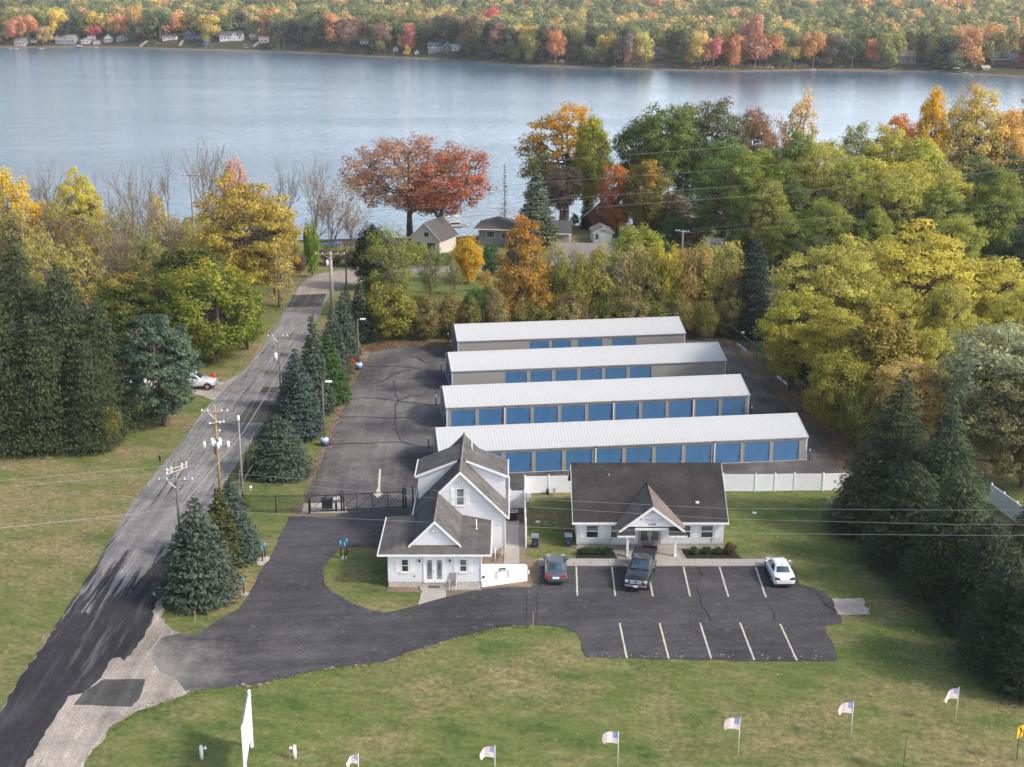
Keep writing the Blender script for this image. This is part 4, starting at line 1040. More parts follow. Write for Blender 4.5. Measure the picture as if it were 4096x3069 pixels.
for x in (5.85, 7.62, 9.75, 13.75, 15.6, 17.5):
    if 9.7 < x < 13.6 and x != 9.75: continue
    sm = MB(); sm.box(*W(x, x+0.4, OYF-0.035, OYF-0.003, 0.7, 1.94)); sm.box(*W(x+0.05, x+0.35, OYF-0.045, OYF-0.036, 0.8, 1.28)); sm.box(*W(x+0.05, x+0.35, OYF-0.045, OYF-0.036, 1.36, 1.86)); sm.build('shutter', M['white_paint'], H2)
fr = MB(); fr.box(*W(10.93, 11.05, OYF-0.07, OYF-0.002, 0.12, 2.18)); fr.box(*W(12.75, 12.87, OYF-0.07, OYF-0.002, 0.12, 2.18)); fr.box(*W(11.05, 12.75, OYF-0.07, OYF-0.002, 2.08, 2.18)); fr.box(*W(11.86, 11.94, OYF-0.07, OYF-0.002, 0.12, 2.08)); fr.build('door_frame', M['grey_metal'], H2)
for a, b in ((11.05, 11.86), (11.94, 12.75)):
    d = MB(); d.box(*W(a, a+0.09, OYF-0.05, OYF-0.003, 0.12, 2.08)); d.box(*W(b-0.09, b, OYF-0.05, OYF-0.003, 0.12, 2.08)); d.box(*W(a+0.09, b-0.09, OYF-0.05, OYF-0.003, 0.12, 0.5)); d.box(*W(a+0.09, b-0.09, OYF-0.05, OYF-0.003, 1.98, 2.08))
    d = d.build('entrance_door', M['rim'], H2)
    MB().box(*W(a+0.09, b-0.09, OYF-0.02, OYF-0.004, 0.5, 1.98)).build('door_glass', M['glass'], d)
    hx = b-0.16 if a < 11.5 else a+0.12
    MB().box(*W(hx, hx+0.04, OYF-0.12, OYF-0.051, 0.95, 1.25)).build('handle', M['chrome'], d)
for x in (8.45, 17.25):
    m = MB(); m.box(*W(x, x+0.08, OYF-0.08, OYF-0.003, 0.55, 0.66)); m.tube([P3(x+0.04, OYF-0.06, 0.55), P3(x+0.04, OYF-0.06, 0.2)], 0.015, 4); m.build('hose_tap', M['dark'], H2)
m = MB(); m.box(*W(15.95, 16.25, 110.7, 110.95, OEZ+sl2*1.6-0.02, OEZ+sl2*1.75+0.08)); m.build('roof_vent', M['white_paint'], H2)
m = MB(); m.box(*W(8.5, 8.62, 113.2, 113.32, 5.0, 5.25)); m.build('roof_vent', M['grey_metal'], H2)
tag(MB().box(11.2, 12.55, 108.7, 109.25, 0.09, 0.115).build('entrance_mat', M['rubber']), 'black rubber mat at the office double doors', 'mat')

# low shrubs in the beds are built with the plants below
# ---------------- vinyl fences ----------------
def vinyl_fence(pts, h, label, post_h=None, group=None, posts=True):
    base = Vector(pts[0]); t = empty('vinyl_fence', label, 'fence', (base.x, base.y, 0), 0, group)
    ph = post_h or h+0.08
    for i in range(len(pts)-1):
        a = Vector(pts[i])-base; b = Vector(pts[i+1])-base; L = (b-a).length; ang = math.atan2((b-a).y, (b-a).x)
        n = max(1, round(L/2.4)); s = L/n
        for k in range(n):
            m = MB(); m.box(0.06, s-0.06, -0.02, 0.02, 0.06, h-0.05)
            m.box(0.06, s-0.06, -0.032, 0.032, 0.05, 0.18); m.box(0.06, s-0.06, -0.032, 0.032, h-0.15, h)
            kk = int(s/0.3)
            for j in range(1, kk): m.box(j*s/kk-0.006, j*s/kk+0.006, -0.024, 0.024, 0.18, h-0.15)
            p = a.lerp(b, k/n); m.build('fence_panel', M['white'], t, (p.x, p.y, 0), ang)
        for k in range(n+1):
            if k == n and i < len(pts)-2: continue
            p = a.lerp(b, k/n); m = MB(); m.box(-0.065, 0.065, -0.065, 0.065, 0, ph)
            po = m.build('fence_post', M['white'], t, (p.x, p.y, 0), ang)
            c = MB(); c.box(-0.08, 0.08, -0.08, 0.08, ph, ph+0.03); c.lathe([(0.1, ph+0.03), (0.01, ph+0.09)], 0, 0, 4); c.build('post_cap', M['white'], po)
    return t
vinyl_fence([(20.19, 122.51), (23.28, 122.51), (27.04, 122.71), (29.79, 122.71), (32.98, 122.98)], 1.75, 'long white vinyl fence running right from the office to the dark spruces')
vinyl_fence([(1.24, 121.98), (5.76, 122.18)], 1.75, 'short white vinyl fence between the side yard fence and the office')
vinyl_fence([(1.22, 121.98), (1.18, 115.38), (1.21, 109.11)], 1.75, 'white vinyl fence running front to back beside the narrow side yard')
vinyl_fence([(-0.14, 118.19), (1.14, 118.19)], 1.75, 'short white vinyl fence joining the house to the side yard fence')
vinyl_fence([(44.86, 119.71), (45.57, 115.08), (46.08, 108.03)], 1.8, 'white vinyl fence seen through the spruces at the right edge')
# ---------------- chain link fence with posts ----------------
def mesh_mat():
    m, t, b = nm('chain_link_wire')
    b.inputs['Base Color'].default_value = (0.03, 0.03, 0.035, 1); b.inputs['Roughness'].default_value = 0.6
    tr = N(t, 'ShaderNodeBsdfTransparent'); mx = N(t, 'ShaderNodeMixShader'); mx.inputs[0].default_value = 0.30
    t.links.new(tr.outputs[0], mx.inputs[1]); t.links.new(b.outputs[0], mx.inputs[2])
    t.links.new(mx.outputs[0], t.nodes['Material Output'].inputs[0]); return m
M['link'] = mesh_mat()
def chain_fence(pts, h, label, rail_mat, step=3.0):
    base = Vector(pts[0]); t = empty('chain_link_fence', label, 'fence', (base.x, base.y, 0))
    for i in range(len(pts)-1):
        a = Vector(pts[i])-base; b = Vector(pts[i+1])-base; L = (b-a).length; n = max(1, round(L/step))
        for k in range(n):
            p = a.lerp(b, k/n); q = a.lerp(b, (k+1)/n)
            m = MB(); m.face([(p.x, p.y, 0.05), (q.x, q.y, 0.05), (q.x, q.y, h-0.03), (p.x, p.y, h-0.03)]); m.build('wire_mesh', M['link'], t)
            m = MB(); m.tube([(p.x, p.y, h), (q.x, q.y, h)], 0.035, 6); m.build('top_rail', rail_mat, t)
        for k in range(n+1):
            p = a.lerp(b, k/n); m = MB(); m.tube([(p.x, p.y, 0), (p.x, p.y, h+0.08)], 0.04, 6); m.build('fence_post', M['dark'], t)
    return t
chain_fence([(28.29, 182.09), (29.83, 179.78), (32.06, 166.51), (33.55, 156.39), (34.7, 145.22), (35.64, 136.24), (36.13, 130.79)], 1.9, 'long chain link fence behind the guardrails on the right of the yard', M['grey_metal'])
chain_fence([(-24.98, 117.07), (-21.67, 116.95), (-18.58, 117.07)], 1.7, 'black chain link fence left of the sliding gate', M['black'])
c0 = [(-24.98, 117.07), (-26.15, 122.98), (-26.59, 128.57), (-26.96, 135.43)]
chain_fence(c0, 1.7, 'chain link fence running up the road side past the wide blue spruce', M['grey_metal'])
def guard(a, b, label):
    a = Vector(a); b = Vector(b); L = (b-a).length
    t = empty('guardrail', label, 'guardrail', (a.x, a.y, 0), math.atan2((b-a).y, (b-a).x), 'guardrails beside the right yard fence')
    m = MB(); prof = [(0.0, 0.55), (-0.05, 0.6), (-0.05, 0.66), (0.0, 0.7), (-0.05, 0.75), (-0.05, 0.82), (0.0, 0.87)]
    m.grid([[(x, p[0]-0.06, p[1]) for p in prof] for x in (0, L)], smooth=False); m.grid([[(x, p[0]-0.055, p[1]) for p in prof][::-1] for x in (0, L)], smooth=False)
    m.build('rail', M['white'], t)
    for k in range(3): MB().box(L*k/2-0.05, L*k/2+0.05, -0.04, 0.08, 0, 0.9).build('post', M['grey_metal'], t)
guard((35.1, 142.99), (34.4, 147.06), 'bright white guardrail, nearest of the three along the right fence')
guard((32.85, 156.18), (32.23, 159.88), 'middle guardrail of the three along the right fence')
guard((30.59, 171.42), (29.87, 175.32), 'farthest guardrail of the three, below the far floodlight post')
# ---------------- sliding gate ----------------
ga = Vector((-18.51, 117.07)); gb = Vector((-10.11, 118.19)); d = gb-ga; GL = d.length
GT = empty('sliding_gate', 'black steel sliding gate with diagonal braces across the yard entrance', 'gate', (ga.x, ga.y, 0), math.atan2(d.y, d.x))
m = MB(); m.box(0, GL, -0.03, 0.03, 1.62, 1.69); m.box(0, GL, -0.03, 0.03, 0.12, 0.2); m.build('frame_rails', M['black'], GT)
n = 6
for k in range(n+1): MB().box(GL*k/n-0.03, GL*k/n+0.03, -0.028, 0.028, 0.2, 1.62).build('upright', M['black'], GT)
for k in range(n): MB().tube([(GL*k/n, 0, 0.22), (GL*(k+1)/n, 0, 1.6)], 0.025, 4).build('diagonal_brace', M['black'], GT)
def gpost(x, y, lab, two=False):
    m = MB(); m.tube([(0, 0, 0), (0, 0, 2.0)], 0.08, 8)
    m.lathe([(0.09, 2.0), (0.07, 2.06), (0.01, 2.09)], 0, 0, 8)
    if two: m.tube([(0.22, 0, 0), (0.22, 0, 2.05)], 0.08, 8); m.box(0, 0.22, -0.03, 0.03, 1.3, 1.4)
    o = m.build('gate_post', M['black'], None, (x, y, 0)); tag(o, lab, 'gate post')
gpost(ga.x-0.1, ga.y-0.15, 'left end post of the black sliding gate')
gpost(*(-15.71, 117.44), 'middle roller post of the sliding gate beside the white round sign', True)
gpost(*(-10.09, 118.44), 'double catch post at the right end of the sliding gate', True)
gpost(*(-9.2, 118.44), 'gate post nearest the house with a small mesh infill', False)
def round_sign(loc, lab):
    t = empty('round_sign', lab, 'sign', loc)
    m = MB(); m.solid([(0.17*math.cos(k*R(30)), 0, 0.17*math.sin(k*R(30))) for k in range(12)], (0, -0.01, 0)); m.build('disc', M['white_paint'], t)
    m = MB(); m.box(-0.08, 0.08, -0.018, -0.011, -0.02, 0.02); m.build('mark', M['flag_red'], t)
round_sign((*(-9.53, 118.6, 1.4),), 'round white sign on the fence infill between gate and house')
round_sign((*(-16.21, 116.9, 1.49),), 'round white sign on the left half of the sliding gate')
sq = MB(); sq.box(-0.13, 0.13, -0.015, 0, -0.15, 0.15); o = sq.build('square_sign', M['white_paint'], None, (-15.88, 116.9, 1.54)); tag(o, 'small square white sign beside the round one on the gate', 'sign')
MB().box(-0.03, 0.04, -0.022, -0.016, -0.06, 0.06).build('symbol', M['dark'], o)
kb = empty('gate_operator', 'black gate motor cabinet standing behind the left end of the gate', 'gate motor', (*(-17.02, 117.44), 0))
MB().box(-0.42, 0.42, -0.25, 0.25, 0.35, 1.25).build('cabinet', M['dark'], kb, bevel=0.03)
for x in (-0.45, 0.45): MB().box(x-0.04, x+0.04, -0.04, 0.04, 0, 1.4).build('leg', M['black'], kb)
o = MB().box(-0.09, 0.09, -0.09, 0.09, 0, 0.95).build('keypad_post', M['black'], None, (*(-16.21, 117.44), 0)); tag(o, 'stout black keypad post next to the gate motor cabinet', 'post')

# ---------------- bollards ----------------
def bollard(x, y, h, label, cap='pale_cap', capm=0.28, group=None):
    t = empty('bollard', label, 'bollard', (x, y, 0), 0, group)
    MB().tube([(0, 0, 0), (0, 0, h-capm)], 0.055, 8).build('post', M['black'], t)
    m = MB(); m.lathe([(0.075, h-capm), (0.075, h-0.03), (0.05, h)], 0, 0, 10); m.build('cap', M[cap], t)
G1 = 'pale-capped posts at the storage building corners'
bollard(*(-8.72, 135.19), 1.25, 'black post with pale cap at the front building left corner', group=G1)
bollard(*(-8.73, 150.18), 1.25, 'black post with pale cap left of the second storage building', group=G1)
bollard(*(-8.85, 164.21), 1.25, 'black post with pale cap left of the third storage building', group=G1)
bollard(*(-8.64, 178.98), 1.25, 'black post with pale cap left of the rearmost storage building', group=G1)
bollard(*(-7.4, 143.43), 1.25, 'pale-capped post at the second building front corner', group=G1)
bollard(*(30.33, 131.39), 1.25, 'black post with pale cap at the front building right corner', group=G1)
bollard(*(26.85, 145.86), 1.25, 'pale-capped post right of the second storage building', group=G1)
bollard(*(26.55, 161.08), 1.25, 'pale-capped post right of the third storage building', group=G1)
G2 = 'cyan-capped bollards along the entrance drive'
bollard(*(-14.52, 106.98), 1.5, 'left cyan-capped post of the trio at the lawn island tip', 'cyan', 0.4, G2)
bollard(*(-14.14, 106.66), 1.5, 'front cyan-capped post of the trio at the lawn island tip', 'cyan', 0.4, G2)
bollard(*(-14.07, 107.5), 1.5, 'right cyan-capped post of the trio at the lawn island tip', 'cyan', 0.4, G2)
bollard(*(-21.04, 106.15), 1.35, 'front cyan-capped post of the pair on the white footing', 'cyan', 0.38, G2)
bollard(*(-20.95, 106.98), 1.35, 'rear cyan-capped post of the pair on the white footing', 'cyan', 0.38, G2)
bollard(*(-21.4, 99.79), 1.45, 'single cyan-capped post beside the big blue spruce', 'cyan', 0.35, G2)
# ---------------- yard lights ----------------
def yard_light(x, y, h, label, arm=0.9):
    t = empty('yard_light', label, 'light pole', (x, y, 0), 0, 'yard light poles along the spruce row')
    m = MB(); m.lathe([(0.42, 0), (0.42, 0.45)], 0, 0, 14); m.build('dark_base', simple('navy_paint', (0.02, 0.04, 0.12), 0.6), t)
    m = MB(); m.lathe([(0.425, 0.451), (0.425, 0.78), (0.38, 0.84)], 0, 0, 14); m.build('blue_base_collar', M['trim_blue'] if h < 6 else M['pale_cap'], t)
    MB().tube([(0, 0, 0.8), (0, 0, h)], [0.09, 0.06], 8).build('pole', M['pole_wood'], t)
    MB().tube([(0, 0, h-0.15), (arm*0.5, 0, h)], 0.035, 6).build('arm', M['grey_metal'], t)
    MB().box(arm*0.35, arm+0.1, -0.16, 0.16, h-0.06, h+0.1).build('lamp_head', M['white_paint'], t, bevel=0.03)
yard_light(*(-19.72, 136.07), 7.0, 'near yard light pole on a blue base before the tall spruces')
yard_light(*(-19.26, 165.35), 6.5, 'far yard light pole on a blue base at the yard corner')
for (q, lab) in (((30.41, 173.54), 'slim post with white floodlight by the farthest guardrail'), ((35.46, 146.13), 'slim post with white floodlight by the nearest guardrail')):
    t = empty('floodlight_post', lab, 'light post', (q[0], q[1], 0))
    MB().tube([(0, 0, 0), (0, 0, 2.7)], 0.035, 6).build('post', M['dark'], t)
    MB().box(-0.32, 0.05, -0.1, 0.1, 2.62, 2.8).build('lamp', M['white_paint'], t, bevel=0.02)
# ---------------- bins ----------------
def bin_(x, y, label, lid):
    t = empty('wheelie_bin', label, 'bin', (x, y, 0), 0, 'navy wheeled bins on the side lawn')
    m = MB(); m.grid([[(-a, -b, z), (a, -b, z), (a, b, z), (-a, b, z)] for a, b, z in ((0.24, 0.26, 0.06), (0.26, 0.29, 0.35), (0.3, 0.36, 0.95), (0.32, 0.38, 1.0))], closed=True, smooth=False)
    m.box(-0.24, 0.24, -0.26, 0.26, 0.05, 0.07); m.build('body', M['bin'], t)
    m = MB(); m.grid([[(-0.33, -0.42, 1.0), (0.33, -0.42, 1.0)], [(-0.33, -0.4, 1.05), (0.33, -0.4, 1.05)], [(-0.33, 0.0, 1.13), (0.33, 0.0, 1.13)], [(-0.33, 0.4, 1.08), (0.33, 0.4, 1.08)]], smooth=False); m.box(-0.325, 0.325, -0.4, 0.4, 0.99, 1.01)
    m.build('lid', M[lid], t)
    for s in (-1, 1): MB().tube([(s*0.26, 0.3, 0.12), (s*0.31, 0.3, 0.12)], 0.12, 10).build('wheel', M['rubber'], t)
    MB().box(-0.07, 0.07, -0.34, -0.31, 0.35, 0.5).build('emblem_plate', M['bin_lid'], t)
bin_(*(1.99, 109.22), 'navy wheeled bin with pale grey lid beside the side fence', 'rim')
bin_(*(4.87, 109.43), 'navy wheeled bin with dark lid against the office left wall', 'bin_lid')
# little things on the side lawn
for q, lab in (((2.33, 114.9), 'round pale septic cover on the lawn left of the office'), ((22.31, 117.07), 'round pale cover on the lawn right of the office')):
    m = MB(); m.lathe([(0.22, 0.0), (0.22, 0.04), (0.18, 0.06)], 0, 0, 14); tag(m.build('septic_cover', M['white'], None, (*q, 0)), lab, 'ground cover')
m = MB(); m.box(-0.12, 0.12, -0.1, 0.1, 0, 0.75); tag(m.build('utility_pedestal', simple('beige_plastic', (0.42, 0.40, 0.33), 0.6), None, (*(4.02, 121.65), 0), bevel=0.03), 'beige utility pedestal by the short back fence', 'utility box')
m = MB(); m.lathe([(0.16, 0), (0.15, 0.35), (0.09, 0.55), (0.02, 0.62)], 0, 0, 8); tag(m.build('green_pedestal', simple('dark_green_plastic', (0.02, 0.04, 0.025), 0.6), None, (*(3.38, 121.78), 0)), 'dark green utility dome by the short back fence', 'utility box')
mt = empty('power_meter', 'white electric meter box mounted beside the side fence top', 'meter', (*(1.58, 118.44), 0))
MB().box(-0.2, 0.2, -0.1, 0.1, 0.95, 1.5).build('box', M['white_paint'], mt, bevel=0.03); MB().box(-0.04, 0.04, -0.04, 0.04, 0, 0.95).build('post', M['grey_metal'], mt); MB().box(-0.16, 0.0, -0.12, 0.08, 0.6, 0.85).build('small_box', M['white_paint'], mt)
m = MB(); m.tube([(0, 0, 0), (0, 0, 1.25)], 0.05, 8); tag(m.build('standpipe', M['white_paint'], None, (*(-1.41, 106.15), 0)), 'slim white standpipe in the gravel behind the screen wall', 'pipe')
# stakes
def stake(x, y, h, lab, top='orange'):
    t = empty('survey_stake', lab, 'stake', (x, y, 0))
    MB().box(-0.025, 0.025, -0.012, 0.012, 0, h).build('shaft', M['wood_pale'], t); MB().box(-0.03, 0.03, -0.016, 0.016, h-0.12, h+0.01).build('flag_tip', M[top], t)
stake(*(-24.17, 94.83), 0.95, 'orange-tipped stake in the grass under the big blue spruce')
stake(*(-24.26, 116.46), 0.8, 'orange-tipped stake beside the chain link fence by the spruces')
stake(*(1.59, 93.57), 1.4, 'pale yellow stake on the lawn edge below the parking lot', 'wood_pale')
m = MB(); m.box(-0.1, 0.1, -0.06, 0.06, 0, 0.55); m.lathe([(0.09, 0.55), (0.05, 0.64)], 0, 0, 8); tag(m.build('marker_post', M['dark'], None, (*(-35.87, 131.16), 0)), 'short dark marker post in the grass left of the road', 'post')
for q, lab in (((-25.02, 122.45), 'white ball marker near the chain link corner'), ((-49.73, 137.7), 'white ball at the foot of the dark left spruces')):
    m = MB(); m.lathe([(0.02, 0.3), (0.14, 0.4), (0.16, 0.5), (0.1, 0.62), (0.01, 0.65)], 0, 0, 10); m.tube([(0, 0, 0), (0, 0, 0.32)], 0.02, 5); tag(m.build('ball_marker', M['white_paint'], None, (*q, 0)), lab, 'marker')
# ---------------- big white roadside sign seen nearly edge on ----------------
sa = Vector((-16.6, 77.08)); sb = Vector((-16.2, 72.9))
SG = empty('roadside_sign', 'white two-post roadside sign seen edge-on at the bottom left', 'sign', (sa.x, sa.y, 0), math.atan2((sb-sa).y, (sb-sa).x))
SL = (sb-sa).length
for x in (0, SL):
    m = MB(); m.box(x-0.09, x+0.09, -0.09, 0.09, 0, 4.0); m.lathe([(0.11, 4.0), (0.11, 4.04), (0.03, 4.12)], x, 0, 4); m.build('post', M['white_paint'], SG)
m = MB(); m.box(0.09, SL-0.09, -0.06, 0.06, 2.45, 3.75); m.build('upper_board', M['white_paint'], SG)
m = MB(); m.box(0.09, SL-0.09, -0.05, 0.05, 1.25, 2.35); m.build('lower_board', M['white'], SG)
m = MB(); m.solid([(0.0, -0.14, 3.76), (0.0, 0.14, 3.76), (0.0, 0, 3.95)], (SL, 0, 0)); m.build('cap_moulding', M['white_paint'], SG)
m = MB(); m.box(0.09, SL-0.09, -0.066, 0.066, 2.36, 2.44); m.build('divider', M['grey_metal'], SG)
def spot(x, y, s, lab):
    t = empty('ground_spotlight', lab, 'spotlight', (x, y, 0))
    m = MB(); m.tube([(0, 0, 0), (0, 0, 0.88)], 0.115, 10); m.lathe([(0.115, 0.88), (0.06, 0.95), (0.01, 0.96)], 0, 0, 10); m.build('post', M['white_paint'], t)
    m = MB(); m.tube([(0, 0, 0.68), (s*0.14, 0, 0.72), (s*0.19, 0, 0.74)], [0.04, 0.05, 0.04], 6); m.tube([(s*0.17, 0, 0.72), (s*0.3, 0, 0.78)], [0.06, 0.11], 8); m.build('lamp_head', M['white'], t)
spot(*(-19.53, 75.73), 1, 'left white spotlight post aimed at the roadside sign')
spot(*(-13.67, 75.76), -1, 'right white spotlight post aimed at the roadside sign')
# ---------------- flags ----------------
def flag(base, top, label, wv=0.0, sc=1.0, fall=0.15):
    h = top
    t = empty('flagpole', label, 'flag', (base[0], base[1], 0), 0, 'small flags on white poles across the front lawn')
    MB().tube([(0, 0, 0), (0, 0, h)], 0.022, 6).build('pole', M['white_paint'], t); m = MB(); m.lathe([(0.01, h), (0.035, h+0.03), (0.01, h+0.07)], 0, 0, 6); m.build('finial', M['white_paint'], t)
    W_, H_ = 1.02*sc, 0.8*sc
    def P(u, v):   # u along, v down
        x = -u*W_*(0.98-0.1*wv); y = 0.06*math.sin(u*7+wv*3)*u + 0.1*math.sin(u*3+wv)*u
        z = h-0.03 - v*H_*(1-0.18*u*wv) - fall*u*u*(0.35+wv*(1 if v < .5 else .6)) + 0.14*math.sin(u*3.1+wv)*u
        if u > 0.7: x += (abs(v-0.5)*2)**2*0.12*(u-0.7)/0.3
        return (x, y, z)
    n = 14
    cl = {'flag_white': MB(), 'flag_red': MB(), 'flag_blue': MB()}
    for s in range(13):
        v0, v1 = s/13, (s+1)/13
        key = 'flag_red' if s % 2 == 0 else 'flag_white'
        for i in range(n):
            u0, u1 = i/n, (i+1)/n
            if s < 7 and u1 <= 0.41: k = 'flag_blue'
            else: k = key
            cl[k].face([P(u0, v1), P(u1, v1), P(u1, v0), P(u0, v0)])
    f = cl['flag_white'].build('cloth', M['flag_white'], t)
    cl['flag_red'].build('red_stripes', M['flag_red'], f); ca = cl['flag_blue'].build('blue_canton', M['flag_blue'], f)
    stn = MB()
    for r in range(5):
        for c in range(6):
            u = 0.03+c*0.062+(0.015 if r % 2 else 0); v = 0.05+r*0.1; p = P(u, v)
            stn.face([(p[0]-.012, p[1]-.008, p[2]-.012), (p[0]+.012, p[1]-.008, p[2]-.012), (p[0]+.012, p[1]-.008, p[2]+.012), (p[0]-.012, p[1]-.008, p[2]+.012)])
    stn.build('stars', M['flag_white'], f)
def FB(px, pt, Yb): return None
flag((21.89, 78.13), 2.6, 'striped flag with bulging tip, second from the right', 0.6)
flag((29.3, 80.17), 2.5, 'farthest right striped flag in front of the tree row', 1.0, fall=0.3)
flag((14.29, 76.11), 2.65, 'striped flag third from the right on the lawn', 0.2)
flag((6.55, 74.46), 2.65, 'striped flag fourth from the right at the lower lawn', 0.1)
flag((-1.04, 73.08), 2.5, 'striped flag fifth from the right, pole cut by the picture bottom', 0.8)
flag((-9.22, 72.14), 2.5, 'striped flag at the bottom edge, only its tip showing', 1.0, 0.8)
# ---------------- road signs lower right ----------------
cs = empty('chevron_sign', 'yellow road sign with black chevron at the lower right', 'sign', (*(31.71, 75.59), 0), R(38))
MB().box(-0.03, 0.03, -0.02, 0.02, 0, 2.35).build('post', simple('green_post', (0.05, 0.07, 0.055), 0.6), cs)
MB().box(-0.32, 0.32, -0.035, -0.022, 1.62, 2.4).build('plate', M['yellow_sign'], cs)
m = MB(); m.solid([(-0.2, -0.036, 2.36), (-0.02, -0.036, 2.36), (0.24, -0.036, 2.01), (-0.02, -0.036, 1.66), (-0.2, -0.036, 1.66), (0.04, -0.036, 2.01)], (0, -0.004, 0)); m.build('chevron', M['black'], cs)
gs = empty('grey_sign', 'grey road sign seen from behind in the lower right grass', 'sign', (*(24.23, 74.32), 0), R(70))
MB().box(-0.03, 0.03, -0.02, 0.02, 0, 2.5).build('post', simple('green_post_b', (0.05, 0.07, 0.055), 0.6), gs); MB().box(-0.35, 0.35, 0.021, 0.03, 1.75, 2.5).build('plate', M['grey_metal'], gs)

# ---------------- vehicles (local +Y is forward) ----------------
def ring(y, w, zb, zt, crown=0.03):
    h = [(0.86*w, zb), (0.98*w, zb+0.12), (1.0*w, zb+(zt-zb)*0.45), (0.985*w, zt-(zt-zb)*0.22), (0.93*w, zt-0.035), (0.8*w, zt-0.002), (0.45*w, zt+crown*0.8)]
    return [(x, y, z) for x, z in h] + [(0, y, zt+crown)] + [(-x, y, z) for x, z in h[::-1]]
def loft_body(st, mat, parent, name='body'):
    m = MB(); rows = [ring(*s) for s in st]
    m.grid(rows, closed=True)
    m.face(rows[0][::-1]); m.face(rows[-1])
    o = m.build(name, mat, parent)
    return o
def greenhouse(base, roof, zb, zr, mat, parent, name='cabin'):
    """base=(wr, wf, yr, yf) roof=(wr, wf, yr, yf)"""
    def rr(w0, w1, ya, yb, z, k=0.1):
        return [(-w0, ya+k, z), (-w0*0.8, ya, z), (0, ya-0.04, z), (w0*0.8, ya, z), (w0, ya+k, z), ((w0+w1)/2*1.02, (ya+yb)/2, z), (w1, yb-k, z), (w1*0.8, yb, z), (0, yb+0.05, z), (-w1*0.8, yb, z), (-w1, yb-k, z), (-(w0+w1)/2*1.02, (ya+yb)/2, z)]
    m = MB()
    b = rr(*base, zb, 0.12); r = rr(*roof, zr-0.05, 0.1); r2 = rr(roof[0]*0.86, roof[1]*0.86, roof[2]+0.12, roof[3]-0.1, zr, 0.1)
    m.grid([b, r, r2], closed=True); m.face([(x, y, z+0.005) for x, y, z in r2], True)
    o = m.build(name, mat, parent)
    def L(a, b_, t): return tuple(a[i]+(b_[i]-a[i])*t for i in range(3))
    def pane(q, off, nme):
        v = Vector(off); pm = MB(); pm.solid([tuple(Vector(p)+v*0.2) for p in q], tuple(v)); pm.build(nme, M['car_glass'], parent)
    # windscreens
    for idx, off, nme in ((((1, 2, 3)), (0, -0.012, 0.004), 'rear_window'), ((9, 8, 7), (0, 0.012, 0.004), 'windscreen')):
        q = [L(b[idx[0]], r[idx[0]], 0.1), L(b[idx[1]], r[idx[1]], 0.1), L(b[idx[2]], r[idx[2]], 0.1), L(b[idx[2]], r[idx[2]], 0.93), L(b[idx[1]], r[idx[1]], 0.97), L(b[idx[0]], r[idx[0]], 0.93)]
        if idx[0] == 9: q = q[::-1]
        pane(q, off, nme)
    for s, (i0, i1, i2) in ((1, (4, 5, 6)), (-1, (0, 11, 10))):
        for ia, ib, t0, t1 in ((i0, i1, 0.1, 0.92), (i1, i2, 0.06, 0.95)):
            q = [L(L(b[ia], b[ib], t0), L(r[ia], r[ib], t0), 0.1), L(L(b[ia], b[ib], t1), L(r[ia], r[ib], t1), 0.1), L(L(b[ia], b[ib], t1), L(r[ia], r[ib], t1), 0.9), L(L(b[ia], b[ib], t0), L(r[ia], r[ib], t0), 0.9)]
            pane(q, (0.012*s, 0, 0.004), 'side_window')
    return o
def wheel(parent, x, y, r, w_=0.22):
    s = 1 if x > 0 else -1
    m = MB(); m.tube([(x-s*w_/2, y, r), (x+s*w_/2, y, r)], r, 18); t = m.build('wheel', M['rubber'], parent)
    m = MB(); m.tube([(x+s*(w_/2-0.02), y, r), (x+s*(w_/2+0.012), y, r)], r*0.62, 14); m.build('rim', M['rim'], t)
    m = MB(); m.tube([(x-s*w_/2+s*0.02, y, r+0.01), (x+s*(w_/2-0.035), y, r+0.01)], r*1.17, 18); m.build('wheel_arch', M['rubber'], parent)
def mirror(parent, x, y, z, mat, k=1.0):
    s = 1 if x > 0 else -1
    MB().box(min(x, x+s*0.22*k), max(x, x+s*0.22*k), y-0.06, y+0.06, z, z+0.15*k).build('mirror', mat, parent, bevel=0.02)
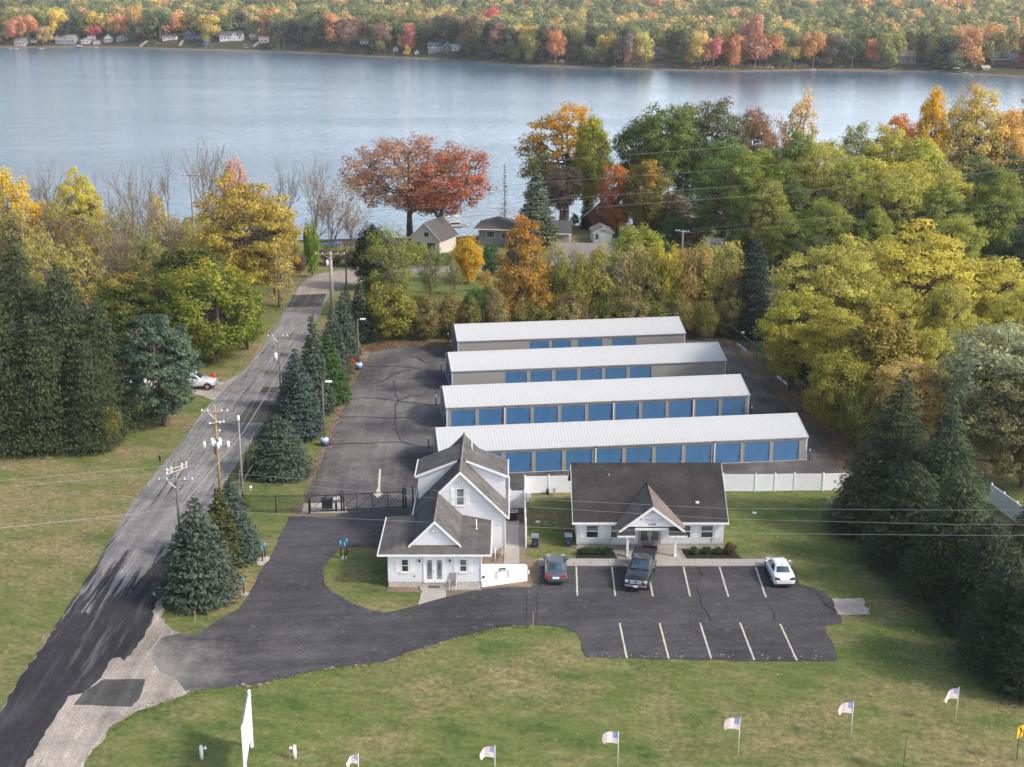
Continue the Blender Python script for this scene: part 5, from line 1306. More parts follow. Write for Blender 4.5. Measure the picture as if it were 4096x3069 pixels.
def sedan(loc, rz, mat, label, tail, lights_dark=False, Ln=4.75, Wd=0.92):
    t = empty('parked_car', label, 'car', loc, rz)
    h = Ln/2
    st = [(-h, .70*Wd, .42, .72), (-h+.07, .86*Wd, .30, .90), (-h+.25, .95*Wd, .22, 1.0), (-h+.75, .99*Wd, .20, 1.02), (-0.9, Wd, .20, .97), (0, Wd, .19, .95), (0.9, Wd, .20, .95), (h-1.3, .99*Wd, .20, .93), (h-.7, .965*Wd, .21, .86), (h-.25, .88*Wd, .25, .74), (h-.06, .76*Wd, .30, .62), (h, .6*Wd, .36, .54)]
    loft_body(st, mat, t)
    greenhouse((.78*Wd, .84*Wd, -h+.78, 1.22), (.62*Wd, .64*Wd, -1.02, 0.42), .96, 1.45, mat, t)
    for x in (-Wd+0.1, Wd-0.1):
        wheel(t, x, -h+1.0, 0.325); wheel(t, x, h-.95, 0.325)
        mirror(t, x*1.02, 0.75, 0.95, mat)
    for s in (-1, 1):
        a, b = sorted((s*.42*Wd, s*.86*Wd))
        MB().solid([(a, -h+.0, .74), (b, -h+.0, .74), (b, -h+.0, .92), (a, -h+.0, .87)] if s > 0 else [(a, -h+.0, .74), (b, -h+.0, .74), (b, -h+.0, .87), (a, -h+.0, .92)], (0, .12, 0.03)).build('tail_light', tail, t)
        a, b = sorted((s*.45*Wd, s*.84*Wd)); MB().box(a, b, h-.28, h-.09, .60, .74).build('headlight', M['lamp_clear'], t, bevel=0.03)
    MB().box(-.27, .27, -h-.035, -h+.05, .62, .78).build('number_plate', M['white'], t)
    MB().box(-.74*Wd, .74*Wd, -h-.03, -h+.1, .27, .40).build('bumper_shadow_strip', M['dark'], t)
    MB().box(-.5*Wd, .5*Wd, h-.06, h+.02, .36, .5).build('grille', M['black'], t)
    MB().box(-.015, .015, -1.0, -.92, 1.44, 1.53).build('antenna_fin', M['dark'], t)
    for s in (-1, 1):
        for yy in (0.05, -0.85): MB().box(*sorted((s*(Wd+.002), s*(Wd+.02))), yy, yy+.18, .80, .83).build('door_handle', mat, t)
    return t
l0 = [(11.3, 105.0), (11.2, 99.3)]; l5 = [(20.32, 104.91), (20.15, 99.12)]; l1 = [(5.37, 105.0), (5.2, 99.41)]
def line_rot(l): return math.atan2(l[0][1]-l[1][1], l[0][0]-l[1][0])-math.pi/2
def behind(px, L_, r): return (px[0]-math.sin(r)*L_/2, px[1]+math.cos(r)*L_/2, 0.03)
r = line_rot(l1)
sedan(behind((3.54, 101.24), 4.7, r), r, M['car_grey'], 'slate grey sedan with red tail lights parked left of the pickup', M['tail_red'])
r = line_rot(l5)+R(1.5)
M['white_tail'] = simple('dark_tail_lens', (0.09, 0.05, 0.07), 0.2)
sedan(behind((21.94, 100.72), 4.75, r), r, M['car_white'], 'white sedan parked at the right end of the row by the grass', M['white_tail'])

def pickup(loc, rz, label, mat, group=None):
    t = empty('pickup_truck', label, 'pickup truck', loc, rz)
    h = 2.95; Wd = 0.99
    st = [(-h, .92*Wd, .55, 1.30), (-h+.1, .98*Wd, .45, 1.34), (-1.5, Wd, .42, 1.34), (-.7, Wd, .40, 1.33), (.3, Wd, .40, 1.28), (1.0, Wd, .40, 1.25), (1.4, .985*Wd, .40, 1.24), (2.1, .965*Wd, .42, 1.2), (2.65, .93*Wd, .45, 1.13), (h-.1, .88*Wd, .5, 1.02), (h, .80*Wd, .55, .92)]
    loft_body(st, mat, t)
    greenhouse((.86*Wd, .86*Wd, -.95, 1.25), (.74*Wd, .72*Wd, -.75, .55), 1.29, 1.88, mat, t)
    MB().box(-.88, .88, -h+.08, -1.02, 1.355, 1.40).build('bed_cover', M['rubber'], t, bevel=0.02)
    m = MB()
    for s in (-1, 1): m.box(*sorted((s*.89, s*.97)), -h+.05, -1.0, 1.33, 1.42)
    m.box(-.9, .9, -h, -h+.07, 1.3, 1.42); m.build('bed_rail', mat, t)
    for x in (-.9, .9):
        wheel(t, x, -1.85, .40, .26); wheel(t, x, 2.0, .40, .26)
    for x in (-.98, .98): mirror(t, x, .95, 1.28, M['chrome'], 1.3)
    g = MB(); g.box(-.52, .52, h-.03, h+.05, .74, 1.06); gr = g.build('grille', M['chrome'], t, bevel=0.02)
    for zz in (.79, .94): MB().box(-.46, -.05, h+.051, h+.06, zz, zz+.07).build('grille_opening', M['lamp_clear'], gr); MB().box(.05, .46, h+.051, h+.06, zz, zz+.07).build('grille_opening', M['lamp_clear'], gr)
    MB().box(-.05, .05, h+.051, h+.066, .8, 1.0).build('grille_badge', M['dark'], gr)
    for s in (-1, 1):
        MB().box(*sorted((s*.56, s*.88)), h-.16, h+.0, .76, 1.0).build('headlight', M['lamp_clear'], t, bevel=0.03)
        MB().box(*sorted((s*.9, s*.97)), -h-.02, -h+.1, .8, 1.25).build('tail_light', M['tail_red'], t)
    MB().box(-.88, .88, h+.0, h+.16, .48, .68).build('front_bumper', M['chrome'], t, bevel=0.04)
    MB().box(-.4, .4, h+.1, h+.17, .46, .53).build('bumper_slot', M['black'], t)
    MB().box(-.17, .17, h+.165, h+.18, .52, .66).build('number_plate', M['white'], t)
    MB().box(-.85, .85, -h-.16, -h, .5, .65).build('rear_bumper', M['chrome'], t)
    m = MB(); m.solid([(-.33, 1.5, 1.285), (.33, 1.5, 1.285), (.24, 2.5, 1.2), (-.24, 2.5, 1.2)], (0, 0, .05)); m.build('hood_scoop', mat, t, bevel=0.02)
    return t
fp = Vector((9.88, 100.91)); rp = Vector((11.62, 107.72)); d = fp-rp; r = math.atan2(d.y, d.x)-math.pi/2
fd = (Vector((9.61, 100.27))-Vector((10.82, 105.45))).normalized(); r = math.atan2(-fd.x, fd.y)
pickup((9.88-fd.x*2.95, 99.98-fd.y*2.95, 0.03), r, 'black pickup truck with chrome grille facing out of its parking space', M['car_black'])
M['truck_white'] = simple('white_truck_paint', (0.62, 0.63, 0.66), 0.3, var=0.03, coat=1)
tk = (-38.4, 157.22)
pickup((tk[0], tk[1], 0.02), R(-90), 'white pickup parked behind the grey-green pine across the road', M['truck_white'])
tk = (-45.69, 156.39)
van = empty('parked_van', 'small white van half hidden between the dark spruces and the pine', 'van', (tk[0], tk[1], 0.02), R(90))
loft_body([(-2.4, .85, .35, 1.1), (-2.3, .92, .3, 1.15), (0, .95, .28, 1.12), (1.4, .95, .28, 1.08), (2.1, .88, .3, .95), (2.35, .7, .4, .75)], M['truck_white'], van)
greenhouse((.86, .84, -2.3, 1.6), (.74, .68, -2.15, .5), 1.1, 1.9, M['truck_white'], van)
for x in (-.85, .85): wheel(van, x, -1.5, .33); wheel(van, x, 1.4, .33)
m = MB(); m.lathe([(0.25, 0), (0.3, 0.35), (0.24, 0.5), (0.08, 0.58)], 0, 0, 9); tag(m.build('red_load', M['red_cloth'], None, (*(-35.91, 157.64), 1.12)), 'bright red bundle resting on the white pickup hood', 'bundle')

# ---------------- utility poles ----------------
def upole(x, y, h, label, arms=(), mat='pole_wood', r=0.15, group='utility poles along the road', armz=None):
    t = empty('utility_pole', label, 'utility pole', (x, y, 0), 0, group)
    MB().tube([(0, 0, 0), (0, 0, h)], [r, r*0.65], 9).build('pole', M[mat], t)
    for (dz, L_, ang, am) in arms:
        c, s = math.cos(ang), math.sin(ang); z = h-dz
        n = Vector((-s, c, 0))*(r+0.02)
        q = [Vector((-c*L_/2, -s*L_/2, z))-n, Vector((c*L_/2, s*L_/2, z))-n]
        m = MB(); m.tube(q, 0.065, 4); a = m.build('crossarm', M[am], t)
        for k in (-0.46, -0.25, 0.25, 0.46):
            i = MB(); i.lathe([(0.03, z+.05), (0.075, z+.1), (0.04, z+.14), (0.075, z+.18), (0.03, z+.24)], c*L_*k-n.x, s*L_*k-n.y, 8); i.build('insulator', M['white'], a)
        m = MB(); m.tube([(c*L_*.25-n.x, s*L_*.25-n.y, z-.05), (0, -r, z-.7)], 0.025, 4); m.tube([(-c*L_*.25-n.x, -s*L_*.25-n.y, z-.05), (0, -r, z-.7)], 0.025, 4); m.build('arm_brace', M['grey_metal'], t)
    return t
def can(t, x, y, z, rr=0.16, hh=0.6, nme='transformer_can', mt='white'):
    m = MB(); m.lathe([(rr, z), (rr, z+hh), (rr*.5, z+hh+.08)], x, y, 10); m.build(nme, M[mt], t)
q1 = (-28.16, 107.5)
p1 = upole(q1[0], q1[1], 8.5, 'old grey utility pole with doubled crossarms beside the big blue spruce', ((0.55, 2.3, R(55), 'pole_pale'), (0.85, 2.3, R(55), 'pole_pale'), (1.65, 3.0, 0, 'grey_metal')))
q2 = (-27.03, 118.44)
p2 = upole(q2[0], q2[1], 9.9, 'tan utility pole carrying a ring of pale transformer cans', ((0.5, 2.5, 0, 'pole_pale'),), 'pole_new')
for k in range(8):
    a = k*math.pi/4+0.2; can(p2, (0.42 if k % 2 else .95)*math.cos(a)*1.15, -.35+.3*math.sin(a), 6.0+(0.25 if k % 2 else 0), 0.15, 0.55)
m = MB(); m.tube([(-1.1, -.2, 6.1), (1.1, -.2, 6.1)], .04, 4); m.tube([(-1, -.5, 6.7), (1, -.5, 6.7)], .03, 4); m.build('can_rack', M['grey_metal'], p2)
for k, (dx, z) in enumerate(((-.5, 8.3), (.45, 8.4), (.8, 8.45), (.35, 7.6))):
    m = MB(); m.tube([(0, -.1, z), (dx, -.25, z)], .025, 4); m.lathe([(.05, z-.1), (.08, z), (.05, z+.12)], dx, -.25, 8); m.build('cutout_switch', M['white'], p2)
m = MB(); m.tube([(-.2, -.15, 5.3), (-.2, -.15, 6.0)], .07, 8); m.build('drip_pipe', M['dark'], p2)
q3 = (-25.27, 119.96)
p3 = upole(q3[0], q3[1], 8.4, 'plain silver service pole right of the road by the wide spruce', (), 'steel_pole', 0.12)
can(p3, 0, 0, 8.0, .14, .4, 'pole_top_cap')
q4 = (-26.2, 194.23)
p4 = upole(q4[0], q4[1], 9.41, 'thick pale wooden pole with wide crossarm behind the spruce row', ((0.25, 4.4, 0, 'pole_pale'),), 'pole_pale', .34)
can(p4, -.5, -.1, 7.4, .2, .8)
q5 = (-26.4, 213.19)
upole(q5[0], q5[1], 7.26, 'thin dark utility pole at the road bend', ((0.15, 2.5, 0, 'pole_wood'),), 'pole_wood', .13)
q6 = (-27.13, 153.33)
p6 = upole(q6[0], q6[1], 7.72, 'short service pole with white transformer left of the tall spruces', ((0.3, 2.4, 0, 'grey_metal'),), 'pole_wood', .1)
can(p6, -.35, -.2, 4.6, .22, .8)
q7 = (29.23, 231.25, -0.0)
upole(q7[0], q7[1], 6.06, 'pale pole with slanted white crossarm above the hedge trees', ((0.2, 2.6, R(-35), 'white'),), 'pole_pale', .2)
q8 = (-51.01, 217.0, -0.0)
upole(q8[0], q8[1], 17.78, 'tall grey steel transmission pole among the bare trees on the left', ((0.4, 3.0, R(5), 'steel_pole'),), 'steel_pole', .24)
q9 = (-12.32, 245.0, -0.0)
upole(q9[0], q9[1], 8.5, 'slim dark pole standing in front of the dark-roofed lake house', (), 'pole_wood', .12)

# ---------------- overhead wires ----------------
def wire(pts, rad, label, mat='cable', sag=0.0, group='overhead wires'):
    P = [Vector(p) for p in pts]; out = []
    n = 14
    for i in range(len(P)-1):
        for k in range(n):
            t_ = k/n; q = P[i].lerp(P[i+1], t_); q.z -= sag*4*t_*(1-t_); out.append(q)
    out.append(P[-1])
    o = MB().tube(out, rad*0.5, 4, False).build('overhead_wire', M[mat]); tag(o, label, 'cable', group)
B1 = 'upper wires crossing before the lakeside trees'
wire([(-47.69, 205, 18.83), (-20.81, 200, 17.8), (2.35, 195, 22.19), (35.9, 188, 25.56), (73.19, 180, 29.89)], 0.035, 'topmost wire crossing in front of the lakeside trees', group=B1)
wire([(-47.49, 204, 18.41), (-21.84, 199, 16.56), (0.25, 195, 19.0), (32.65, 188, 22.3), (73.5, 180, 27.22)], 0.035, 'second wire from the top crossing before the trees', group=B1)
wire([(-47.47, 203, 12.57), (-20.07, 199, 14.65), (0.25, 195, 16.45), (32.77, 188, 19.93), (73.73, 180, 25.21)], 0.038, 'third wire from the top crossing before the trees', group=B1)
wire([(-47.17, 202, 10.86), (-20.12, 199, 12.88), (0.79, 195, 14.9), (32.84, 188, 18.45), (73.88, 180, 23.91)], 0.042, 'lowest and brightest of the long wires before the trees', group=B1)
wire([(26.79, 215, 8.74), (37.25, 212, 10.49), (80.88, 200, 16.04)], 0.03, 'upper thin wire running right from the pale hedge pole', group='thin wires right of the hedge pole')
wire([(26.92, 215, 8.45), (37.29, 212, 9.62), (80.99, 200, 15.08)], 0.03, 'lower thin wire running right from the pale hedge pole', group='thin wires right of the hedge pole')
wire([(-77.3, 205, 13.37), (-62.43, 205, 10.71), (-47.57, 203, 12.19)], 0.03, 'faint wire reaching the steel pole from the left edge')
B2 = 'wires crossing in front of the office'
wire([(-27.8, 106, 8.25), (-16.26, 104, 8.16), (1.8, 100, 8.01), (16.39, 97, 8.41), (31.81, 93, 9.88), (40.23, 91, 10.7)], 0.022, 'highest wire crossing over the office roof', group=B2)
wire([(-27.45, 106, 7.37), (-16.29, 104, 7.56), (1.28, 100, 7.36), (16.43, 97, 7.57), (31.91, 93, 8.76), (40.36, 91, 9.58)], 0.022, 'middle wire crossing over the office roof', group=B2)
wire([(-27.51, 106, 4.94), (-15.3, 104, 4.85), (3.0, 100, 5.59), (16.21, 97, 6.4), (31.25, 93, 7.91), (40.46, 91, 8.71)], 0.026, 'lowest wire crossing before the office windows', group=B2)
B3 = 'wires leaving the near pole to the left'
wire([(-43.91, 100, 8.99), (-40.35, 101, 9.16), (-28.45, 107, 8.28)], 0.02, 'upper thin wire over the left lawn', group=B3)
wire([(-43.97, 100, 8.47), (-40.4, 101, 8.61), (-28.91, 107, 7.66)], 0.02, 'second thin wire over the left lawn', group=B3)
wire([(-42.59, 96, 6.77), (-39.16, 97, 6.81), (-30.42, 103, 5.58), (-27.77, 107, 4.65)], 0.035, 'thick pale cable over the left lawn reaching the near pole', group=B3)
B4 = 'wires running up the road'
wire([(-28.46, 107, 8.22), (-28.88, 121, 8.33), (-30.72, 160, 3.98), (-29.92, 205, 7.25)], 0.022, 'leftmost wire following the road edge', group=B4)
wire([(-27.1, 107, 8.33), (-27.66, 121, 8.99), (-28.66, 160, 5.86), (-28.85, 205, 7.25)], 0.022, 'wire passing over the tan pole top', group=B4)
wire([(-26.64, 107, 7.44), (-26.53, 121, 8.4), (-27.78, 160, 5.23), (-26.76, 205, 7.25)], 0.022, 'wire on the right crossarm end of the tan pole', group=B4)
wire([(-27.9, 107, 5.77), (-25.63, 112, 6.75), (-24.94, 119.5, 7.6), (-28.51, 160, 2.72)], 0.02, 'thin drop wire linking the near pole and silver pole', group=B4)
wire([(-27.7, 107, 4.72), (-25.41, 112, 6.87), (-24.37, 117, 7.71), (-24.6, 130, 7.15), (-26.13, 160, 4.92)], 0.045, 'thick white cable swinging along the road past the silver pole', group=B4)
wire([(-24.61, 122, 2.91), (-24.9, 119, 2.51), (-24.86, 117, 1.75)], 0.035, 'short white guy cable curving down beside the silver pole', group=B4)

# ---------------- simple gabled / hipped houses ----------------
def house(name, label, cat, loc, rz, w, d, hw, hr, wall, roof, gable='x', over=0.4, wins=(), doors=(), chimney=None, hip=False, porch=None, group=None, extra_gable=None, wincol='glass', trimcol='white_paint'):
    """w along x, d along y, walls hw high, roof rise hr; gable 'x': ridge along x. wins: (x, z, w, h) on the -Y side"""
    t = empty(name, label, cat, loc, rz, group)
    m = MB(); m.box(-w/2, w/2, -d/2, d/2, -1.5, hw)
    if gable == 'x' and not hip:
        for s in (-1, 1): m.solid([(s*w/2-(0.05 if s > 0 else 0), -d/2, hw+.001), (s*w/2-(0.05 if s > 0 else 0), d/2, hw+.001), (s*w/2-(0.05 if s > 0 else 0), 0, hw+hr-.12)], (0.05, 0, 0))
    elif not hip:
        for s in (-1, 1): m.solid([(-w/2, s*d/2-(0.05 if s > 0 else 0), hw+.001), (w/2, s*d/2-(0.05 if s > 0 else 0), hw+.001), (0, s*d/2-(0.05 if s > 0 else 0), hw+hr-.12)], (0, 0.05, 0))
    m.build('wall', M[wall], t)
    m = MB(); o = over
    if hip:
        k = min(w, d)/2*0.95; e = o; A_, B_ = w/2+e, d/2+e
        if w >= d: r0, r1 = (-w/2+k, 0), (w/2-k, 0)
        else: r0, r1 = (0, -d/2+k), (0, d/2-k)
        c = [(-A_, -B_), (A_, -B_), (A_, B_), (-A_, B_)]
        R0 = (*r0, hw+hr); R1 = (*r1, hw+hr); C = [(*p, hw) for p in c]
        if w >= d: fs = [[C[0], C[1], R1, R0], [C[1], C[2], R1], [C[2], C[3], R0, R1], [C[3], C[0], R0]]
        else: fs = [[C[0], C[1], R0], [C[1], C[2], R1, R0], [C[2], C[3], R1], [C[3], C[0], R0, R1]]
        for f in fs: roof_slab(m, f, 0.15)
    elif gable == 'x':
        dz = hr*o/(d/2)
        roof_slab(m, [(-w/2-o, -d/2-o, hw-dz), (w/2+o, -d/2-o, hw-dz), (w/2+o, 0, hw+hr), (-w/2-o, 0, hw+hr)], .15)
        roof_slab(m, [(-w/2-o, 0.001, hw+hr), (w/2+o, 0.001, hw+hr), (w/2+o, d/2+o, hw-dz), (-w/2-o, d/2+o, hw-dz)], .15)
    else:
        dz = hr*o/(w/2)
        roof_slab(m, [(-w/2-o, -d/2-o, hw-dz), (0, -d/2-o, hw+hr), (0, d/2+o, hw+hr), (-w/2-o, d/2+o, hw-dz)], .15)
        roof_slab(m, [(0.001, -d/2-o, hw+hr), (w/2+o, -d/2-o, hw-dz), (w/2+o, d/2+o, hw-dz), (0.001, d/2+o, hw+hr)], .15)
    rf = m.build('roof', M[roof], t)
    m = MB()
    if gable == 'y' and not hip:
        for s in (-1, 1): m.solid([(s*(w/2+o), -d/2-o-.03, hw-dz-.18), (s*(w/2+o), -d/2-o-.03, hw-dz+.02), (0, -d/2-o-.03, hw+hr+.03), (0, -d/2-o-.03, hw+hr-.2)], (0, .025, 0))
    else: m.box(-w/2-o, w/2+o, -d/2-o-.04, -d/2-o-.005, hw-.2-(0 if hip else hr*o/(d/2)), hw-.0-(0 if hip else hr*o/(d/2)))
    m.build('eave_trim', M[trimcol], t)
    for (x, z, ww, hh) in wins:
        f = MB().box(x-ww/2-.06, x+ww/2+.06, -d/2-.05, -d/2-.003, z-.06, z+hh+.06).build('window', M[trimcol], t)
        MB().box(x-ww/2, x+ww/2, -d/2-.065, -d/2-.051, z, z+hh).build('pane', M[wincol], f)
    for (x, ww, hh) in doors:
        MB().box(x-ww/2, x+ww/2, -d/2-.05, -d/2-.003, 0.05, hh).build('door', M['white_paint'], t)
    if chimney:
        MB().box(chimney[0]-.4, chimney[0]+.4, chimney[1]-.4, chimney[1]+.4, hw, hw+hr+1.0).build('chimney', M['brick'], rf)
    if extra_gable:
        gx, gw_, gh = extra_gable
        m = MB(); m.solid([(gx-gw_/2, -d/2-.5, 0), (gx+gw_/2, -d/2-.5, 0), (gx+gw_/2, -d/2-.5, hw), (gx, -d/2-.5, hw+gh), (gx-gw_/2, -d/2-.5, hw)], (0, .5, 0)); m.build('front_gable', M[wall], t)
        m = MB(); roof_slab(m, [(gx-gw_/2-.3, -d/2-.8, hw-.2), (gx, -d/2-.8, hw+gh+.15), (gx, 0, hw+gh+.15), (gx-gw_/2-.3, 0, hw-.2)], .12); roof_slab(m, [(gx+.001, -d/2-.8, hw+gh+.15), (gx+gw_/2+.3, -d/2-.8, hw-.2), (gx+gw_/2+.3, 0, hw-.2), (gx+.001, 0, hw+gh+.15)], .12); m.build('gable_roof', M[roof], t)
        MB().box(gx-.4, gx+.4, -d/2-.55, -d/2-.505, hw-.2, hw+.8).build('gable_window', M[wincol], t)
    if porch:
        x0, x1, ph = porch
        m = MB(); m.box(x0, x1, -d/2-2.2, -d/2-.01, ph, ph+.15); m.build('porch_roof', M[roof], t)
        m = MB(); m.box(x0, x1, -d/2-2.2, -d/2-.01, -.5, .12); m.build('porch_deck', M['wood_pale'], t)
        n = max(2, int((x1-x0)/2.5)+1)
        for k in range(n): x = x0+.1+(x1-x0-.2)*k/(n-1); MB().box(x-.08, x+.08, -d/2-2.15, -d/2-2.0, .12, ph).build('porch_post', M['white_paint'], t)
        MB().box(x0, x1, -d/2-2.17, -d/2-2.1, .9, 1.0).build('porch_rail', M['white_paint'], t)
    return t
# near shore houses
q = (-14.16, 243.75, -0.0); house('lake_house', 'cream house with steep dark roof under the red oaks', 'house', q, R(-22), 5.6, 7, 3.1, 2.7, 'near_cream', 'far_roof', 'y', wins=((-1.2, 1.0, .8, 1.2), (1.2, .9, 1.6, 1.3), (0.3, 3.2, .9, .8)), doors=((0, .9, 2.0),))
q = (-2.62, 252.75, -0.0); house('lake_house', 'grey two-storey house with dark hip roof on the lake shore', 'house', q, R(-8), 6.0, 7.5, 3.2, 1.5, 'near_grey', 'far_roof', hip=True, over=.9, wins=((-.8, 1.5, 1.4, 1.1), (1.7, 1.4, .9, 1.1)), chimney=None)
q = (6.42, 252.75, -0.0); house('lake_house', 'low tan house wing with dark roof beside the grey-green conifer', 'house', q, R(-6), 9.0, 7, 2.5, 1.6, 'near_stone', 'far_roof', 'x', wins=((2.0, 1.2, 1.6, .8),), doors=((-1.6, 1.0, 2.1),))
q = (16.73, 253.0, -0.0); house('garage', 'small white garage with pale gable on the slope', 'garage', q, R(4), 3.5, 5, 2.3, .8, 'far_white', 'far_roof_pale', 'y', over=.3, wins=((-1.15, .9, .5, 1.0),), doors=((.5, 2.1, 2.0),))
q = (18.53, 269.75, -0.0); house('lake_house', 'brick and tan gabled house behind the dark trees', 'house', q, R(-14), 6.5, 8, 2.9, 2.8, 'brick', 'far_tan', 'y', wins=((1.2, 1.8, 1.4, 1.2), (-.5, 3.2, .8, .9)))
q = (36.21, 269.75, -0.0); house('lake_house', 'house with bluish slate roof behind the green maples', 'house', q, 0, 8, 8, 3, 3.2, 'near_grey', 'far_roof_pale', 'x')
q = (14.5, 227.5, -0.0); house('bungalow', 'bungalow with wide grey roof just behind the hedge trees', 'house', q, R(-3), 14.5, 8.5, 1.9, 2.6, 'near_stone', 'far_roof_pale', 'x', over=.5, wins=((-3, .8, 1.2, .9), (2, .8, 1.6, .9)))
q = (37.47, 228.0, -0.0); house('bungalow', 'pale grey roofed building hidden by the hedge near the dark spruce', 'house', q, R(-6), 8.5, 8, 2.6, 2.6, 'far_white', 'far_roof_pale', 'x')
q = (42.19, 242.5, -0.0); house('garage', 'tiny white gabled shed top above the dark spruce', 'shed', q, R(-15), 2.8, 3, 2.2, .8, 'far_white', 'far_white', 'y')
q = (-95.97, 288.25, -3.2); house('lake_house', 'white gable ends showing through the left treetops', 'house', q, R(20), 3.5, 6, 3.4, 2.4, 'far_white', 'far_roof', 'y')
q = (-89.63, 282.25, -3.2); house('lake_house', 'second white gable among the left treetops', 'house', q, R(20), 3.5, 6, 3.4, 2.4, 'far_white', 'far_roof', 'y')
q = (-56.43, 251.0, -0.01); house('lake_house', 'brown-roofed house glimpsed behind the bare trees', 'house', q, R(-10), 8, 7, 2.6, 2.2, 'near_cream', 'far_roof', 'x')
# boats near
def boat(loc, rz, L_, label, hull='white_paint', cover=None, canopy=False, cat='boat', name='boat', group=None):
    t = empty(name, label, cat, loc, rz, group); W_ = L_*.17
    rows = []
    for u, wk, zk in ((-.5, .85, 0), (-.2, 1.0, 0), (.15, .95, .02), (.38, .6, .08), (.5, .05, .16)):
        rows.append([(u*L_, -W_*wk, .35*L_*.2+zk*L_*.3), (u*L_, -W_*wk*.8, .05), (u*L_, 0, -.1+zk*L_*.2), (u*L_, W_*wk*.8, .05), (u*L_, W_*wk, .35*L_*.2+zk*L_*.3)])
    m = MB(); m.grid(rows[::-1]); m.face(rows[0]); h0 = .35*L_*.2
    m.build('hull', M[hull], t)
    m = MB(); m.face([rows[i][0] for i in range(5)][::1]+[rows[i][4] for i in range(4, -1, -1)]); m.build('deck' if not cover else 'cover', M[cover or 'far_roof_pale'], t)
    if cover: m = MB(); m.grid([[(r_[0][0], r_[0][1], r_[0][2]), (r_[0][0], 0, r_[0][2]+L_*.07), (r_[0][0], r_[4][1], r_[4][2])] for r_ in rows]); m.build('tarp', M[cover], t)
    else: MB().box(-.1*L_, .12*L_, -W_*.6, W_*.6, h0, h0+L_*.08).build('console', M[hull], t)
    if canopy:
        for x in (-.35*L_, .15*L_):
            for y in (-W_*.8, W_*.8): MB().box(x-.03, x+.03, y-.03, y+.03, h0, h0+1.7).build('canopy_post', M['grey_metal'], t)
        MB().box(-.42*L_, .22*L_, -W_*.9, W_*.9, h0+1.7, h0+1.85).build('canopy', M['white_paint'] if canopy is True else M[canopy], t)
    return t
q = (-32.77, 246.75, -0.0); boat((q[0], q[1], q[2]+.5), R(5), 2.9, 'boat under a bright blue tarp on the beach at the road end', 'blue_tarp', 'blue_tarp')
q = (-10.95, 257.25, -0.06); bb = boat((q[0], q[1]+2, q[2]+1.6), R(10), 5.2, 'white cabin cruiser with raised canopy beside the cream house', 'white_paint', None, True)
MB().box(-1.2, 1.0, -.8, .8, .4, 1.3).build('cabin', M['white_paint'], bb); MB().box(-1.0, .9, -.82, .82, .75, 1.05).build('cabin_window', M['glass'], bb)

# ---------------- far shore houses ----------------
FARH = []
def fh(a, name, label, wall, roof, **k):
    x, y, z, w, h = a
    hw = k.pop('hw', .58)*h; hr = k.pop('hr', .42)*h; d = k.pop('d', min(12, max(5, w*.7)))
    kw = dict(over=.5); kw.update(k)
    FARH.append((x, y, w, d))
    n = max(1, int(w/2.6))
    if 'wins' not in kw: kw['wins'] = [(-w/2+w*(i+.5)/n, hw*.35, 1.0, hw*.32) for i in range(n)]
    return house(name, label, 'house', (x, y+d/2, z), 0, w, d, hw, hr, wall, roof, **kw)
fh((-369.6, 1057.0, -0.33, 7.9, 5.7), 'cottage', 'white porch cottage at the far left of the opposite shore', 'far_white', 'far_roof_pale', porch=(-4, 4, 2.2), gable='x')
fh((-362.0, 1063.5, 1.5, 4.5, 3.4), 'cottage', 'small white cottage right of the far left porch cottage', 'far_white', 'far_roof')
fh((-337.4, 1061.0, 0.72, 14.3, 6.7), 'cottage', 'large grey stone cottage with several gables on the opposite shore', 'far_grey', 'far_roof_pale', extra_gable=(0, 3.4, 1.6))
fh((-322.8, 1063.0, 0.63, 6.1, 4.5), 'cottage', 'pale square cottage with hip roof left of the crimson tree', 'far_white', 'far_roof_pale', hip=True)
fh((-319.9, 1068.5, 2.44, 5.3, 4.0), 'cottage', 'grey cottage tucked behind the pale square one', 'far_grey', 'far_roof_pale')
fh((-313.9, 1062.0, 0.26, 4.7, 3.0), 'boathouse', 'white boathouse just below the crimson tree', 'far_white', 'far_roof_pale', gable='y')
fh((-305.5, 1065.0, 1.99, 5.9, 5.7), 'cottage', 'white narrow gabled cottage right of the crimson tree', 'far_white', 'far_roof', gable='y', porch=(-3, 3, 2))
fh((-294.0, 1060.0, 2.75, 8.3, 4.5), 'cottage', 'blue-grey cottage with broad gable and dark roof', 'far_grey', 'far_roof', gable='y')
fh((-254.7, 1045.0, 4.32, 9.8, 3.9), 'cottage', 'low white cottage above the brown bank', 'far_white', 'far_roof')
fh((-241.1, 1050.0, 4.6, 7.1, 5.8), 'cottage', 'dark blue gabled cottage above the green bank', 'far_blue', 'far_roof_blue', gable='y', porch=(-3.3, 3.3, 2.1))
fh((-234.8, 1050.0, 4.6, 5.0, 4.5), 'cottage', 'dark blue low wing right of the gabled blue cottage', 'far_blue', 'far_roof_blue')
fh((-205.2, 1025.5, 4.56, 15.9, 6.5), 'cottage', 'wide bright white house with tall gable above the lawn bank', 'far_white', 'far_roof', extra_gable=(3.0, 4.2, 2.4))
fh((-191.4, 1041.0, 4.61, 5.0, 4.2), 'cottage', 'grey-green cottage between the white houses', 'far_grey', 'far_roof_pale')
fh((-178.6, 1011.5, 3.84, 6.5, 4.3), 'cottage', 'white open-porch cottage at the top of the pale ramp', 'far_white', 'far_roof_pink', porch=(-3, 3, 2))
fh((-102.2, 971.0, 4.6, 5.2, 4.3), 'cottage', 'pale cottage alone on a dark wooded slope', 'far_white', 'far_roof_pale')
fh((-76.4, 922.0, 1.99, 3.0, 3.3), 'boathouse', 'tiny white gabled boathouse at the water edge', 'far_white', 'far_roof_pale', gable='y')
